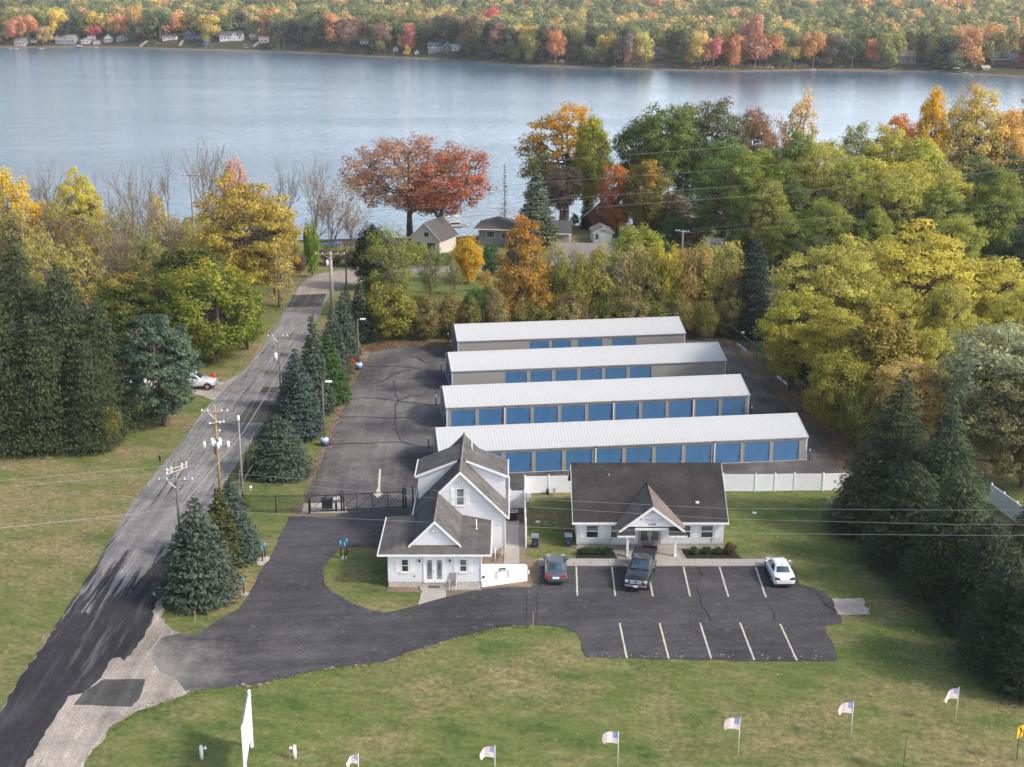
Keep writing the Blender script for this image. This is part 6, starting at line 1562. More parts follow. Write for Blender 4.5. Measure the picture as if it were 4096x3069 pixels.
fh((-48.9, 900.0, 2.37, 9.6, 6.4), 'cottage', 'dark slate cottage with steep roofs near the centre of the far shore', 'far_grey', 'far_roof_blue', extra_gable=(-1, 3.5, 2))
fh((-41.1, 895.0, 2.54, 5.1, 6.7), 'cottage', 'olive barn-shaped cottage with red lower storey', 'far_green', 'far_roof', gable='y', hw=.65, hr=.35)
fh((-36.1, 896.0, 3.9, 5.1, 3.8), 'cottage', 'bright white wall showing right of the barn-shaped cottage', 'far_white', 'far_white')
fh((-61.5, 906.0, 0.85, 2.4, 2.7), 'boathouse', 'little pale shed on the sand left of the slate cottage', 'far_white', 'far_roof_pale', gable='y')
fh((88.2, 854.0, 1.0, 11.3, 6.8), 'cottage', 'grey house with white-trimmed gable in its own clearing', 'far_grey', 'far_roof_pale', extra_gable=(1, 4, 1.6))
fh((194.7, 854.0, 1.0, 4.9, 5.2), 'cottage', 'shadowed brown cabin behind a bare tree', 'far_log', 'far_roof')
fh((225.6, 804.5, 1.0, 12.5, 7.0), 'cottage', 'tan two-storey house with pink roof on the right far shore', 'far_tan', 'far_roof_pink', hw=.68, hr=.32)
fh((272.6, 774.0, 1.0, 15.8, 8.8), 'cottage', 'dark log house with big navy roof at the far right', 'far_log', 'far_roof_blue', hw=.5, hr=.5)
fh((254.3, 750.0, 0.72, 3.8, 2.5), 'boathouse', 'pale tan shed on the lawn left of the log house', 'far_tan', 'far_tan')
fh((29.3, 820.0, 0.61, 2.3, 1.8), 'boathouse', 'small reddish hut at the sandy point', 'far_log', 'far_roof_pale', gable='y')
# boats, docks, ramps on the far shore
def fb(a, label, **k):
    x, y, z, w, h = a; boat((x, y, max(z, WATER_Z)+.25), k.pop('rz', 0), w, label, group=None, **k)
fb((-365.5, 1023.0, -1.25, 3.1, 1.3), 'white boat, first from the left at the far shore', canopy=False)
fb((-361.0, 1023.0, -1.25, 3.6, 1.3), 'white boat, second from the left at the far shore')
fb((-341.9, 1019.5, -1.25, 4.2, 1.1), 'white boat below the golden tree on the far left shore')
fb((-325.4, 1053.5, -0.91, 6.6, 1.0), 'long low white boat on the sand below the stone cottage')
fb((-307.3, 1038.5, -1.25, 3.0, 0.8), 'small pale rowing boat below the crimson tree')
fb((-190.2, 1004.0, 0.25, 3.6, 2.2), 'white covered boat on a lift beside the stairs', canopy=True)
fb((-166.7, 993.5, -0.13, 5.0, 0.9), 'white boat among rocks below the far dark trees')
fb((143.4, 781.0, -0.33, 5.9, 1.6), 'pair of white boats on the right far beach')
fb((166.4, 774.5, -1.25, 3.7, 1.2), 'open motorboat moored off the brown beach')
fb((185.4, 787.0, 0.15, 3.1, 0.9), 'upturned white boat on the grass of the right far shore')
fb((207.9, 770.5, -0.8, 2.9, 1.3), 'dark-topped small motorboat near the tan house', cover='far_roof')
fb((230.6, 762.0, -0.68, 4.4, 1.7), 'boat under a dark grey cover right of the tan house', cover='far_roof')
fb((237.7, 767.5, 0.74, 2.5, 1.4), 'boat under a round pale cover on the grass', cover='white')
fb((239.4, 751.5, -0.7, 5.8, 1.7), 'blue and white pontoon boat with white canopy', hull='far_roof_blue', canopy=True)
fb((241.5, 745.0, -0.84, 2.5, 0.7), 'small white boat right of the pontoon boat')
fb((239.3, 729.5, -1.25, 2.9, 1.0), 'white speedboat farthest from the right shore')
fb((84.7, 794.0, 0.01, 4.3, 0.7), 'purple-tarped kayak stack on the little beach', hull='far_roof_blue', cover='blue_tarp')
fb((58.0, 798.0, -0.68, 2.9, 1.2), 'pale blue boat on the bank below the brown trees', cover='far_white')
def dock(a, label, L_, rz, wd=1.3):
    x, y, z = a; t = empty('dock', label, 'dock', (x, y, WATER_Z+.5), rz)
    n = int(L_/1.2)
    for k in range(n): MB().box(k*1.2, k*1.2+1.14, -wd/2, wd/2, 0, .12).build('deck_board', M['wood_pale'], t)
    m = MB()
    for k in range(0, n+1, 2):
        for s in (-1, 1): m.box(k*1.2-.07, k*1.2+.07, s*wd/2-.07, s*wd/2+.07, -1.2, .4)
    m.build('piles', M['pole_wood'], t)
dock((29.9, 808.5, -0.79), 'long pale dock off the sandy point', 14, R(-8))
dock((259.2, 730.5, -0.71), 'grey dock at the far right shore', 16, R(172))
dock((-275.3, 1039.5, -0.67), 'small dock below the brown bank', 8, R(-60))
m = MB(); a_ = (-223.5, 1023.0, 1.64); b_ = (-223.1, 1032.0, 4.33)
m.solid([(a_[0]-1.8, a_[1], a_[2]+.3), (a_[0]+1.8, a_[1], a_[2]+.3), (b_[0]+1.8, b_[1], b_[2]+.5), (b_[0]-1.8, b_[1], b_[2]+.5)], (0, 0, .12)); tag(m.build('blue_slide_cover', M['blue_tarp']), 'long bright blue tarp strip lying on the far bank', 'tarp')
for (p0, p1, lab) in (((-184.6, 1004.0, 0.76), (-182.3, 1013.0, 3.92), 'pale stair ramp climbing the bank to the porch cottage'), ((-242.6, 1026.5, 0.72), (-242.4, 1037.0, 4.09), 'pale stair path climbing the bank below the blue cottage'), ((-275.3, 1039.5, -0.67), (-272.4, 1051.0, 3.11), 'tan path climbing the brown bank')):
    t = empty('bank_stairs', lab, 'stairs', p0); n = 9; p0 = Vector(p0); p1 = Vector(p1)
    for k in range(n):
        q = p0.lerp(p1, k/n)-p0; MB().box(q.x-1.0, q.x+1.0, q.y-.9, q.y+.9, q.z+.25, q.z+.5+.35).build('step', M['concrete'], t)

# ---------------- foliage ----------------
def leaf_material(name, rough=0.6, trans=0.5, sat=1.0):
    m, t, b = nm(name)
    oi = N(t, 'ShaderNodeObjectInfo')
    at = N(t, 'ShaderNodeAttribute'); at.attribute_name = 'v'
    hg = N(t, 'ShaderNodeAttribute'); hg.attribute_name = 'hgt'
    tint = N(t, 'ShaderNodeAttribute'); tint.attribute_type = 'OBJECT'; tint.attribute_name = 'tint'
    turn = N(t, 'ShaderNodeAttribute'); turn.attribute_type = 'OBJECT'; turn.attribute_name = 'turn'
    tc = N(t, 'ShaderNodeTexCoord')
    nz = noise(t, 0.42, 3, 0.6, vec=tc.outputs['Object'])
    # second autumn colour spreads from the top and in patches
    a = N(t, 'ShaderNodeMath', operation='MULTIPLY_ADD'); a.inputs[1].default_value = 0.55; t.links.new(hg.outputs['Fac'], a.inputs[0]); t.links.new(nz, a.inputs[2])
    a2 = N(t, 'ShaderNodeMath', operation='ADD'); t.links.new(a.outputs[0], a2.inputs[0]); t.links.new(turn.outputs['Fac'], a2.inputs[1])
    mr = N(t, 'ShaderNodeMapRange'); mr.inputs[1].default_value = 1.15; mr.inputs[2].default_value = 1.4
    t.links.new(a2.outputs[0], mr.inputs[0])
    col = mix(t, mr.outputs[0], oi.outputs['Color'], tint.outputs['Color'])
    hv = N(t, 'ShaderNodeHueSaturation'); t.links.new(col, hv.inputs['Color'])
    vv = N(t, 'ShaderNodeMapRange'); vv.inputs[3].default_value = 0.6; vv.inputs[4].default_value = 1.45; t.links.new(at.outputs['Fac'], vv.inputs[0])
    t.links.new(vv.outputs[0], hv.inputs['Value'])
    hh = N(t, 'ShaderNodeMapRange'); hh.inputs[3].default_value = 0.476; hh.inputs[4].default_value = 0.518; t.links.new(nz, hh.inputs[0])
    t.links.new(hh.outputs[0], hv.inputs['Hue']); hv.inputs['Saturation'].default_value = sat
    t.links.new(hv.outputs[0], b.inputs['Base Color'])
    b.inputs['Roughness'].default_value = rough; b.inputs['Specular IOR Level'].default_value = 0.25
    tr = N(t, 'ShaderNodeBsdfTranslucent'); t.links.new(hv.outputs[0], tr.inputs[0])
    mx = N(t, 'ShaderNodeMixShader'); mx.inputs[0].default_value = trans
    t.links.new(b.outputs[0], mx.inputs[1]); t.links.new(tr.outputs[0], mx.inputs[2])
    t.links.new(mx.outputs[0], t.nodes['Material Output'].inputs[0])
    return m
M['leaf'] = leaf_material('leaves')
M['needle'] = leaf_material('needles', 0.65, 0.25)

def quads(cen, nrm, sz, asp, v, hgt, name, mat, rng, updir=None):
    """leaf quads with given centres and normals"""
    n = len(cen)
    nrm = nrm/np.maximum(np.linalg.norm(nrm, axis=1, keepdims=True), 1e-6)
    rv = rng.normal(size=(n, 3)) if updir is None else updir + rng.normal(size=(n, 3))*0.25
    t1 = np.cross(nrm, rv); t1 /= np.maximum(np.linalg.norm(t1, axis=1, keepdims=True), 1e-6)
    t2 = np.cross(nrm, t1)
    a = (sz*0.5)[:, None]; b = (sz*0.5*asp)[:, None]
    if updir is not None: t1, t2 = t2, t1
    # kite-shaped leaf clump
    P = np.stack([cen - t1*a, cen - t2*b + t1*a*0.1, cen + t1*a*1.05, cen + t2*b - t1*a*0.1], 1).reshape(-1, 3)
    q = np.arange(4*n).reshape(-1, 4)
    return np_mesh(name, P, q, mat, False, {'v': np.repeat(v, 4), 'hgt': np.repeat(hgt, 4)})

def tube_np(segs, sides, name, mat):
    """segs: list of (p0, p1, r0, r1)"""
    p0 = np.array([s[0] for s in segs], float); p1 = np.array([s[1] for s in segs], float)
    r0 = np.array([s[2] for s in segs])[:, None]; r1 = np.array([s[3] for s in segs])[:, None]
    d = p1-p0; d /= np.maximum(np.linalg.norm(d, axis=1, keepdims=True), 1e-6)
    up = np.where(np.abs(d[:, 2:3]) > 0.95, np.array([[1., 0, 0]]), np.array([[0, 0, 1.]]))
    a = np.cross(d, up); a /= np.linalg.norm(a, axis=1, keepdims=True); b = np.cross(d, a)
    V = []
    for k in range(sides):
        t = 2*math.pi*k/sides; V.append(p0+(a*math.cos(t)+b*math.sin(t))*r0)
    for k in range(sides):
        t = 2*math.pi*k/sides; V.append(p1+(a*math.cos(t)+b*math.sin(t))*r1)
    V = np.stack(V, 1).reshape(-1, 3); n = len(segs); base = (np.arange(n)*2*sides)[:, None]
    F = []
    for k in range(sides):
        k2 = (k+1) % sides; F.append(np.concatenate([base+k, base+sides+k, base+sides+k2, base+k2], 1))
    return np_mesh(name, V, np.concatenate(F, 0), mat, sides > 4)

def path_segs(pts, r0, r1):
    n = len(pts)-1
    return [(pts[i], pts[i+1], r0+(r1-r0)*i/n, r0+(r1-r0)*(i+1)/n) for i in range(n)]

def branch_to(rng, a, b, k=3, wob=0.12):
    a = np.array(a, float); b = np.array(b, float); L = np.linalg.norm(b-a); pts = [a]
    for i in range(1, k):
        t = i/k; p = a+(b-a)*t; p[2] += L*0.12*math.sin(math.pi*t)*(-0.6); p += rng.normal(size=3)*L*wob*0.35; pts.append(p)
    pts.append(b); return pts

def decid(seed, h=12., w=10., base=.22, ncl=70, lpc=130, leaf=.34, shape='round', flat=.75, clr=None, open_=0.0, bark='bark', fork=0.35, trunk_r=None, lean=(0, 0)):
    """returns (trunk mesh, crown mesh) for a broadleaf tree"""
    rng = np.random.default_rng(seed)
    zb = h*base; zc = (zb+h)/2; rz = (h-zb)/2; rx = w/2
    cl = clr or 0.115*w
    rx -= cl*0.7; rz -= cl*0.5
    # lobes give an uneven outline
    lob = rng.normal(size=(9, 3)); lob /= np.linalg.norm(lob, axis=1, keepdims=True); la = rng.uniform(-.22, .2, 9)
    C = []
    tries = 0
    while len(C) < ncl and tries < 20000:
        tries += 1
        d = rng.normal(size=3); d /= np.linalg.norm(d)
        r = rng.uniform(0.25, 1.0)**0.45
        k = 1+sum(a*max(0, float(d@l))**3 for l, a in zip(lob, la))
        p = d*r*k
        if shape == 'vase':
            if p[2] < -0.1: p[:2] *= 0.75
        elif shape == 'cone':
            u = (p[2]+1)/2; s = max(.12, 1.15-u*1.0); p[:2] *= s
        elif shape == 'egg':
            u = (p[2]+1)/2; p[:2] *= (1.1-0.45*u)
        elif shape == 'umbrella':
            p[2] = abs(p[2])*0.9-0.15+0.25*(p[0]**2+p[1]**2)*(-1); 
        q = np.array([p[0]*rx+lean[0]*(p[2]+1), p[1]*rx+lean[1]*(p[2]+1), zc+p[2]*rz])
        if any(np.linalg.norm((q-c)*[1, 1, 1.2]) < cl*(0.62+open_) for c in C): continue
        C.append(q)
    C = np.array(C)
    tr = trunk_r or 0.022*h+0.05
    zf = h*fork
    top = np.array([lean[0]*1.2, lean[1]*1.2, zc+rz*.55])
    tp = [np.zeros(3), np.array([rng.normal()*.1, rng.normal()*.1, zf*.6]), np.array([lean[0]*.35, lean[1]*.35, zf]), np.array([lean[0]*.7+rng.normal()*.3, lean[1]*.7+rng.normal()*.3, (zf+top[2])/2]), top]
    rr = [tr*1.25, tr, tr*.85, tr*.5, tr*.15]
    segs = [(tp[i], tp[i+1], rr[i], rr[i+1]) for i in range(4)]
    # main limbs then twigs to clumps
    nl = 7; limb = []
    for i in range(nl):
        a = 2*math.pi*(i+rng.uniform(-.3, .3))/nl; u = rng.uniform(.0, .8)
        s = tp[2]+(tp[4]-tp[2])*u*.8
        e = np.array([math.cos(a)*rx*.55+lean[0], math.sin(a)*rx*.55+lean[1], zf+(h-zf)*rng.uniform(.35, .75)])
        if e[2] < s[2]: e[2] = s[2]+.1*h
        P = branch_to(rng, s, e, 4, .25); limb.append(P); segs += path_segs(P, tr*.5, tr*.2)
    LP = np.array([p for P in limb for p in P[1:]]+[tp[3], tp[4]])
    for c in C:
        dist = np.linalg.norm(LP-c, axis=1)+(LP[:, 2] > c[2])*1.5
        s = LP[int(np.argmin(dist))]
        segs += path_segs(branch_to(rng, s, c, 3, .3), tr*.18, .02)
    trunk = tube_np(segs, 6, 'trunk', M[bark])
    # leaves
    cen = []; nr = []; vv = []
    for c in C:
        n = int(lpc*rng.uniform(.75, 1.25)); s = cl*rng.uniform(.75, 1.25)
        d = rng.normal(size=(n, 3)); d /= np.linalg.norm(d, axis=1, keepdims=True)
        r = rng.uniform(0, 1, (n, 1))**(1/2.2)
        p = d*r*s; p[:, 2] *= flat
        cen.append(c+p); out = (c-np.array([lean[0]*.8, lean[1]*.8, zc-rz*.2])); out = out/np.linalg.norm(out)
        nr.append(d*0.8+out*0.5+rng.normal(size=(n, 3))*0.5+np.array([0, 0, .35]))
        cv = rng.uniform(.25, .75); vv.append(np.clip(cv+rng.normal(size=n)*.2, 0, 1))
    cen = np.concatenate(cen); nr = np.concatenate(nr); vv = np.concatenate(vv)
    hg = np.clip((cen[:, 2]-zb)/(h-zb), 0, 1)
    sz = leaf*rng.uniform(.65, 1.4, len(cen))
    crown = quads(cen, nr, sz, .75, vv, hg, 'crown', M['leaf'], rng)
    return trunk, crown, h, w

def bare(seed, h=14., w=7., bark='bark_grey', leaves=0, spread=.5, depth=4):
    rng = np.random.default_rng(seed); segs = []; tips = []
    def grow(p, d, L, r, lev):
        k = 3; pts = [p]
        for i in range(k):
            d = d+rng.normal(size=3)*.13+np.array([0, 0, .06]); d /= np.linalg.norm(d); p = p+d*L/k; pts.append(p)
        segs.extend(path_segs(pts, r, r*.62))
        if lev == 0: tips.append(p); return
        n = 3 if lev > 2 else 4
        for i in range(n):
            nd = d+rng.normal(size=3)*spread*(.75 if lev > 3 else 1); nd[2] = abs(nd[2])*.8+.15; nd /= np.linalg.norm(nd)
            q = pts[int(rng.integers(1, k+1))]
            grow(q, nd, L*rng.uniform(.62, .85), r*.55, lev-1)
    for s in range(2):
        d = np.array([rng.normal()*.18, rng.normal()*.18, 1.]); d /= np.linalg.norm(d)
        grow(np.zeros(3), d, h*.3, .16 if s == 0 else .12, depth)
    P = np.array([s[1] for s in segs]); mh = np.percentile(P[:, 2], 99.5); mw = np.percentile(np.abs(P[:, :2]), 98)*2
    sc = np.array([w/mw, w/mw, h/mh])
    segs = [(np.array(a)*sc, np.array(b)*sc, max(r0, .022), max(r1, .016)) for a, b, r0, r1 in segs]
    trunk = tube_np(segs, 3, 'trunk', M[bark])
    crown = None
    if leaves:
        T_ = np.array(tips)*sc; idx = rng.integers(0, len(T_), leaves)
        cen = T_[idx]+rng.normal(size=(leaves, 3))*.35; hg = np.clip(cen[:, 2]/h, 0, 1)
        crown = quads(cen, rng.normal(size=(leaves, 3))+np.array([0, 0, .5]), .28*rng.uniform(.6, 1.3, leaves), .7, rng.uniform(.2, .9, leaves), hg, 'crown', M['leaf'], rng)
    return trunk, crown, h, w

def conifer(seed, h=14., w=6., base=.03, tiers=30, density=1.0, droop=.25, leaf=.42, ragged=.15, power=.85, up=0.15, core=True, narrow=.42, cones=0):
    rng = np.random.default_rng(seed); cen = []; nr = []; up_ = []; hg = []; vv = []; segs = [(np.zeros(3), np.array([0, 0, h*.97]), .02*h, .02)]
    for ti in range(tiers):
        u = (ti+rng.uniform(-.3, .3))/tiers; u = min(max(u, 0), .985)
        z = h*(base+(1-base)*u); R_ = (w/2)*(1-u)**power*rng.uniform(1-ragged, 1+ragged*.6)+.12
        if u < .06: R_ *= .85
        nb = max(5, int(17*(R_/(w/2))**.75*density))+rng.integers(0, 3)
        for bi in range(nb):
            a = rng.uniform(0, 2*math.pi); L = R_*rng.uniform(1-ragged*1.6, 1.08)
            n = max(3, int(L/.20*density))
            t = rng.uniform(.25, 1.0, n)**.8
            dr = -droop*L*(t**1.6)+up*L*t**3
            spread = (.10+.20*(1-np.abs(t-.55)))*L*rng.normal(size=n)
            ca, sa_ = math.cos(a), math.sin(a)
            x = ca*L*t-sa_*spread; y = sa_*L*t+ca*spread; zz = z+dr+rng.normal(size=n)*.05*h/14
            cen.append(np.stack([x, y, zz], 1)); o = np.array([ca, sa_, 0])
            nr.append(o*0.55+np.array([0, 0, .75])+rng.normal(size=(n, 3))*.42)
            up_.append(np.tile(np.array([ca, sa_, -droop]), (n, 1))+rng.normal(size=(n, 3))*.3); hg.append(np.full(n, u)); bv = rng.uniform(.25, .7)
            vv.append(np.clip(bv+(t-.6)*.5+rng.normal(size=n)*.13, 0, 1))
            if bi % 3 == 0: segs.append((np.array([0, 0, z]), np.array([ca*L*.8, sa_*L*.8, z-droop*L*.6]), .05, .01))
    cen = np.concatenate(cen); nr = np.concatenate(nr); up_ = np.concatenate(up_); hg = np.concatenate(hg); vv = np.concatenate(vv)
    sz = leaf*rng.uniform(.6, 1.35, len(cen))
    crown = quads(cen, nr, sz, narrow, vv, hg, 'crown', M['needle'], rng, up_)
    trunk = tube_np(segs, 5, 'trunk', M['bark'])
    return trunk, crown, h, w

def pine(seed, h=13., w=8.5):
    """open irregular pine with tufted masses above a bare stem"""
    return decid(seed, h, w, base=.22, ncl=75, lpc=150, leaf=.36, shape='egg', flat=.5, clr=.95, fork=.7, bark='bark')

PR = {}
PR['round'] = [decid(1, 12, 10.5, .05, 165, 105, .27, clr=1.05), decid(2, 12, 10.5, .08, 160, 105, .27, flat=.6, clr=1.05), decid(3, 12, 10, .04, 165, 100, .28, 'egg', clr=1.05)]
PR['locust'] = [decid(4, 14, 13, .08, 190, 105, .27, 'vase', flat=.4, clr=1.3), decid(5, 14, 13, .06, 190, 105, .27, 'vase', flat=.42, clr=1.3)]
PR['oak'] = [decid(6, 20, 20, .26, 250, 58, .32, 'round', flat=.8, clr=1.25, fork=.2, trunk_r=.42, open_=.1), decid(7, 18, 15, .24, 160, 60, .32, 'round', flat=.75, clr=1.15, fork=.25, trunk_r=.36, lean=(2.2, 0), open_=.1)]
PR['tall'] = [decid(8, 24, 15, .16, 190, 95, .36, 'egg', flat=.6, clr=1.5, fork=.4, trunk_r=.5), decid(9, 24, 14, .28, 150, 85, .36, 'vase', flat=.55, clr=1.4, open_=.1, fork=.42, trunk_r=.45), decid(10, 22, 16, .08, 215, 95, .35, 'round', flat=.55, clr=1.5, fork=.32, trunk_r=.5)]
PR['sparse'] = [decid(11, 12, 8, .08, 85, 45, .24, 'egg', clr=.9, open_=.1, bark='bark_grey'), decid(12, 12, 9, .06, 90, 55, .24, 'vase', clr=.95, open_=.1, bark='bark_grey')]
PR['bush'] = [decid(13, 7, 7.5, -.02, 120, 90, .23, 'round', clr=.8, fork=.15, bark='bark_grey'), decid(14, 8, 7, -.02, 110, 75, .23, 'vase', clr=.8, fork=.12, bark='bark_grey', open_=.05), decid(15, 7.5, 7, .0, 95, 55, .22, 'egg', clr=.8, fork=.12, bark='bark_grey', open_=.08)]
PR['pear'] = [decid(16, 13, 8.5, .04, 170, 80, .24, 'egg', clr=.8, fork=.2, open_=.05)]
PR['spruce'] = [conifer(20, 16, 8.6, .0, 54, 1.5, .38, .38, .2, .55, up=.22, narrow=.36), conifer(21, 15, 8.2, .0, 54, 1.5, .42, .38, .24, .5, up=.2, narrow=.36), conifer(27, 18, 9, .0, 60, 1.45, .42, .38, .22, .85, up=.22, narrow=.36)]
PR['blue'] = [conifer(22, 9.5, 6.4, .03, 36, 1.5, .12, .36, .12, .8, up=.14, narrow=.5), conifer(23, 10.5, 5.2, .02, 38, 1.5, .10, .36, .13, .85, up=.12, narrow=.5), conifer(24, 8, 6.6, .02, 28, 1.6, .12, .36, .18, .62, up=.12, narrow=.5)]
PR['larch'] = [conifer(25, 12, 4.5, .15, 26, .55, .05, .3, .3, 1.0, up=.25)]
PR['pine'] = [decid(26, 13, 9.5, base=.02, ncl=140, lpc=110, leaf=.3, shape='egg', flat=.5, clr=.95, fork=.5)]
PR['bare'] = [bare(30, 15, 9, spread=.62, bark='bark_red'), bare(31, 15, 8, spread=.55), bare(32, 13, 8, spread=.6, leaves=700)]

def tree(p, kind, i, name, label, col, tint=None, turn=0.0, rz=None, group=None, cat='tree', wy=None):
    """p = (x, y, z, height, half width)"""
    x, y, z, h, r = p
    r *= GW.get(group) or KW.get(kind, 1.0)
    k_ = 1.02 if kind in ('spruce', 'blue') else 1.65
    col = tuple(v*min(k_, .68/max(col)) for v in col); tint = tuple(v*min(k_*.95, .70/max(tint)) for v in tint) if tint else None
    tm, cm_, ph, pw = PR[kind][i]
    t = empty(name, label, cat, (x, y, z-.05), rz if rz is not None else (x*13.7+y*3.1) % 6.28, group)
    sx = 2*r/pw; t.scale = (sx, sx, h/ph)
    link('trunk', tm, t)
    if cm_:
        c = link('crown', cm_, t); c.color = (*col, 1)
        tn = tint or col
        c['tint'] = [float(tn[0]), float(tn[1]), float(tn[2])]; c['turn'] = float(turn)+(.10 if turn > .04 else 0)
    return t

KW = dict(tall=1.2, round=1.18, locust=1.15, bush=1.12, sparse=1.2, blue=1.12, spruce=1.1, oak=1.05, bare=1.35, pine=1.15)
GW = {'big spruces along the right edge of the lawn': 1.4, 'yellow locusts along the right side of the yard': 1.35, 'hedge trees behind the storage yard': 1.2}
# palette (leaf reflectances)
GRN = (.075, .115, .022); DGRN = (.035, .060, .020); OLV = (.135, .135, .030); YGR = (.25, .26, .035); YEL = (.42, .32, .035)
GOLD = (.36, .22, .025); ORG = (.42, .16, .030); RUST = (.27, .085, .028); RED = (.33, .065, .040); PINK = (.40, .14, .09); BRN = (.13, .085, .045)
TAN = (.26, .19, .085); GREY = (.11, .125, .085); BLUE = (.062, .086, .062); NSP = (.048, .068, .030); SILV = (.17, .19, .125); BRG = (.11, .19, .02)

# dark Norway spruces, left
S1 = 'dark spruces massed on the left'
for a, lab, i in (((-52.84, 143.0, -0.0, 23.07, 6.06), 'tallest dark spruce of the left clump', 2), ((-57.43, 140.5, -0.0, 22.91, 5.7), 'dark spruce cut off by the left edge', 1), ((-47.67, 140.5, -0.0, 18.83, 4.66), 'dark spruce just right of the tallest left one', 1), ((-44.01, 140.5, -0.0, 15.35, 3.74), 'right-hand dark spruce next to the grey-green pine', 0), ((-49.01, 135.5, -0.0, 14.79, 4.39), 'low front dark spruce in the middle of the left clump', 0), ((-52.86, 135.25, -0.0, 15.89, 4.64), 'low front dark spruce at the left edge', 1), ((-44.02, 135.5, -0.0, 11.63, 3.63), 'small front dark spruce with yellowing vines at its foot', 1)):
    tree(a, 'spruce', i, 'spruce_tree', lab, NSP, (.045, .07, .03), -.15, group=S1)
tree((-42.06, 135.5, -0.0, 5.19, 1.62), 'bush', 2, 'shrub', 'yellowing vine shrub at the foot of the dark left spruces', (.17, .15, .03), YEL, .1, cat='shrub')
tree((-47.67, 136.25, -0.0, 8.22, 1.57), 'bush', 2, 'shrub', 'dull yellow brush between the dark left spruces', (.12, .11, .03), cat='shrub')
tree((-38.1, 142.75, -0.0, 13.75, 4.83), 'pine', 0, 'pine_tree', 'grey-green pine with bare lower trunk in front of the white pickup', (.07, .105, .07), (.10, .12, .06), -.1)
tree((-38.32, 169.0, -0.0, 13.43, 6.51), 'round', 0, 'maple_tree', 'big green maple with golden top left of the road', (.125, .155, .024), (.40, .30, .03), .13)
tree((-48.71, 172.5, -0.0, 11.11, 5.52), 'round', 1, 'maple_tree', 'green maple turning orange at its left side behind the pine', (.085, .11, .022), (.30, .19, .04), .12)
tree((-44.82, 184.25, -0.0, 12.83, 6.55), 'round', 2, 'maple_tree', 'dark olive maple behind the golden-topped one', (.075, .095, .022), (.22, .17, .03), .05)
tree((-35.1, 175.0, -0.0, 9.09, 2.63), 'round', 1, 'maple_tree', 'small green maple hanging over the road edge', (.105, .155, .022), (.30, .24, .03), .05)
tree((-39.79, 200.25, -0.0, 19.49, 7.05), 'locust', 0, 'locust_tree', 'golden-brown locust left of the road bend', (.27, .215, .045), (.36, .25, .05), .12)
tree((-36.65, 206.25, -0.0, 13.93, 3.83), 'locust', 1, 'locust_tree', 'olive locust bending toward the road bend', (.17, .17, .05), GOLD, .12)
tree((-35.42, 213.25, -0.0, 13.99, 2.57), 'sparse', 0, 'maple_tree', 'thin orange-yellow maple by the road bend', (.34, .22, .05), YEL, .2)
tree((-32.92, 221.0, -0.0, 10.34, 1.39), 'bush', 0, 'ivy_tree', 'narrow ivy-green tree at the road bend', (.12, .19, .02), cat='tree')
tree((-57.9, 217.0, -0.0, 5.33, 2.42), 'bush', 0, 'shrub', 'bright green bush behind the olive maples', BRG, cat='shrub')
tree((-61.01, 199.5, -0.0, 13.17, 5.2), 'sparse', 1, 'tree', 'loose olive-yellow tree above the left spruces', (.20, .17, .05), GOLD, .12)
tree((-67.58, 206.25, -0.0, 13.93, 5.74), 'sparse', 0, 'tree', 'brown-olive open tree above the left spruces', (.19, .14, .06), GOLD, .1)
tree((-58.6, 204.5, -0.0, 10.41, 4.57), 'bush', 1, 'tree', 'soft yellow-green tree behind the orange-sided maple', (.19, .20, .05), YEL, .05)
tree((-80.61, 217.0, -0.0, 19.75, 4.6), 'locust', 1, 'locust_tree', 'bright yellow locust at the left edge of the lake view', (.45, .34, .05), YEL, .2)
tree((-87.7, 223.0, -0.0, 16.97, 4.53), 'locust', 0, 'locust_tree', 'yellow locust cut by the left edge', (.42, .31, .05))
tree((-72.47, 227.0, -0.0, 16.93, 3.98), 'locust', 0, 'locust_tree', 'second yellow-green locust right of the first at the lake', (.36, .32, .06), YEL, .1)
tree((-77.01, 219.0, -0.0, 13.9, 4.05), 'locust', 1, 'locust_tree', 'tan-yellow locust between the two bright ones', (.33, .24, .06))
tree((-69.14, 225.0, -0.0, 11.34, 3.33), 'sparse', 1, 'tree', 'pale yellow half-bare tree above the left maples', (.34, .27, .08))
tree((-47.7, 235.75, -0.0, 19.1, 3.25), 'sparse', 0, 'maple_tree', 'pink-orange thin maple rising against the lake on the left', (.40, .21, .11), ORG, .12)
tree((-43.75, 235.75, -0.0, 13.96, 3.04), 'sparse', 1, 'maple_tree', 'faded salmon thin tree beside the pink-orange maple', (.33, .20, .12))
tree((-66.0, 231.25, -0.0, 8.42, 1.46), 'bush', 1, 'maple_tree', 'small salmon-orange maple between the bare trunks', (.46, .19, .08))
tree((-60.61, 231.25, -0.0, 12.9, 2.78), 'sparse', 0, 'tree', 'yellow wisp of foliage between the tall bare trees', YEL)
tree((-53.58, 223.0, -0.0, 10.01, 3.72), 'sparse', 1, 'tree', 'yellow-olive thicket below the bare trees', (.25, .22, .05))
tree((-48.59, 219.0, -0.0, 9.04, 3.25), 'bush', 2, 'tree', 'brown-gold thicket left of the golden-brown locust', (.22, .15, .05))
BB = 'bare trees along the left lake shore'
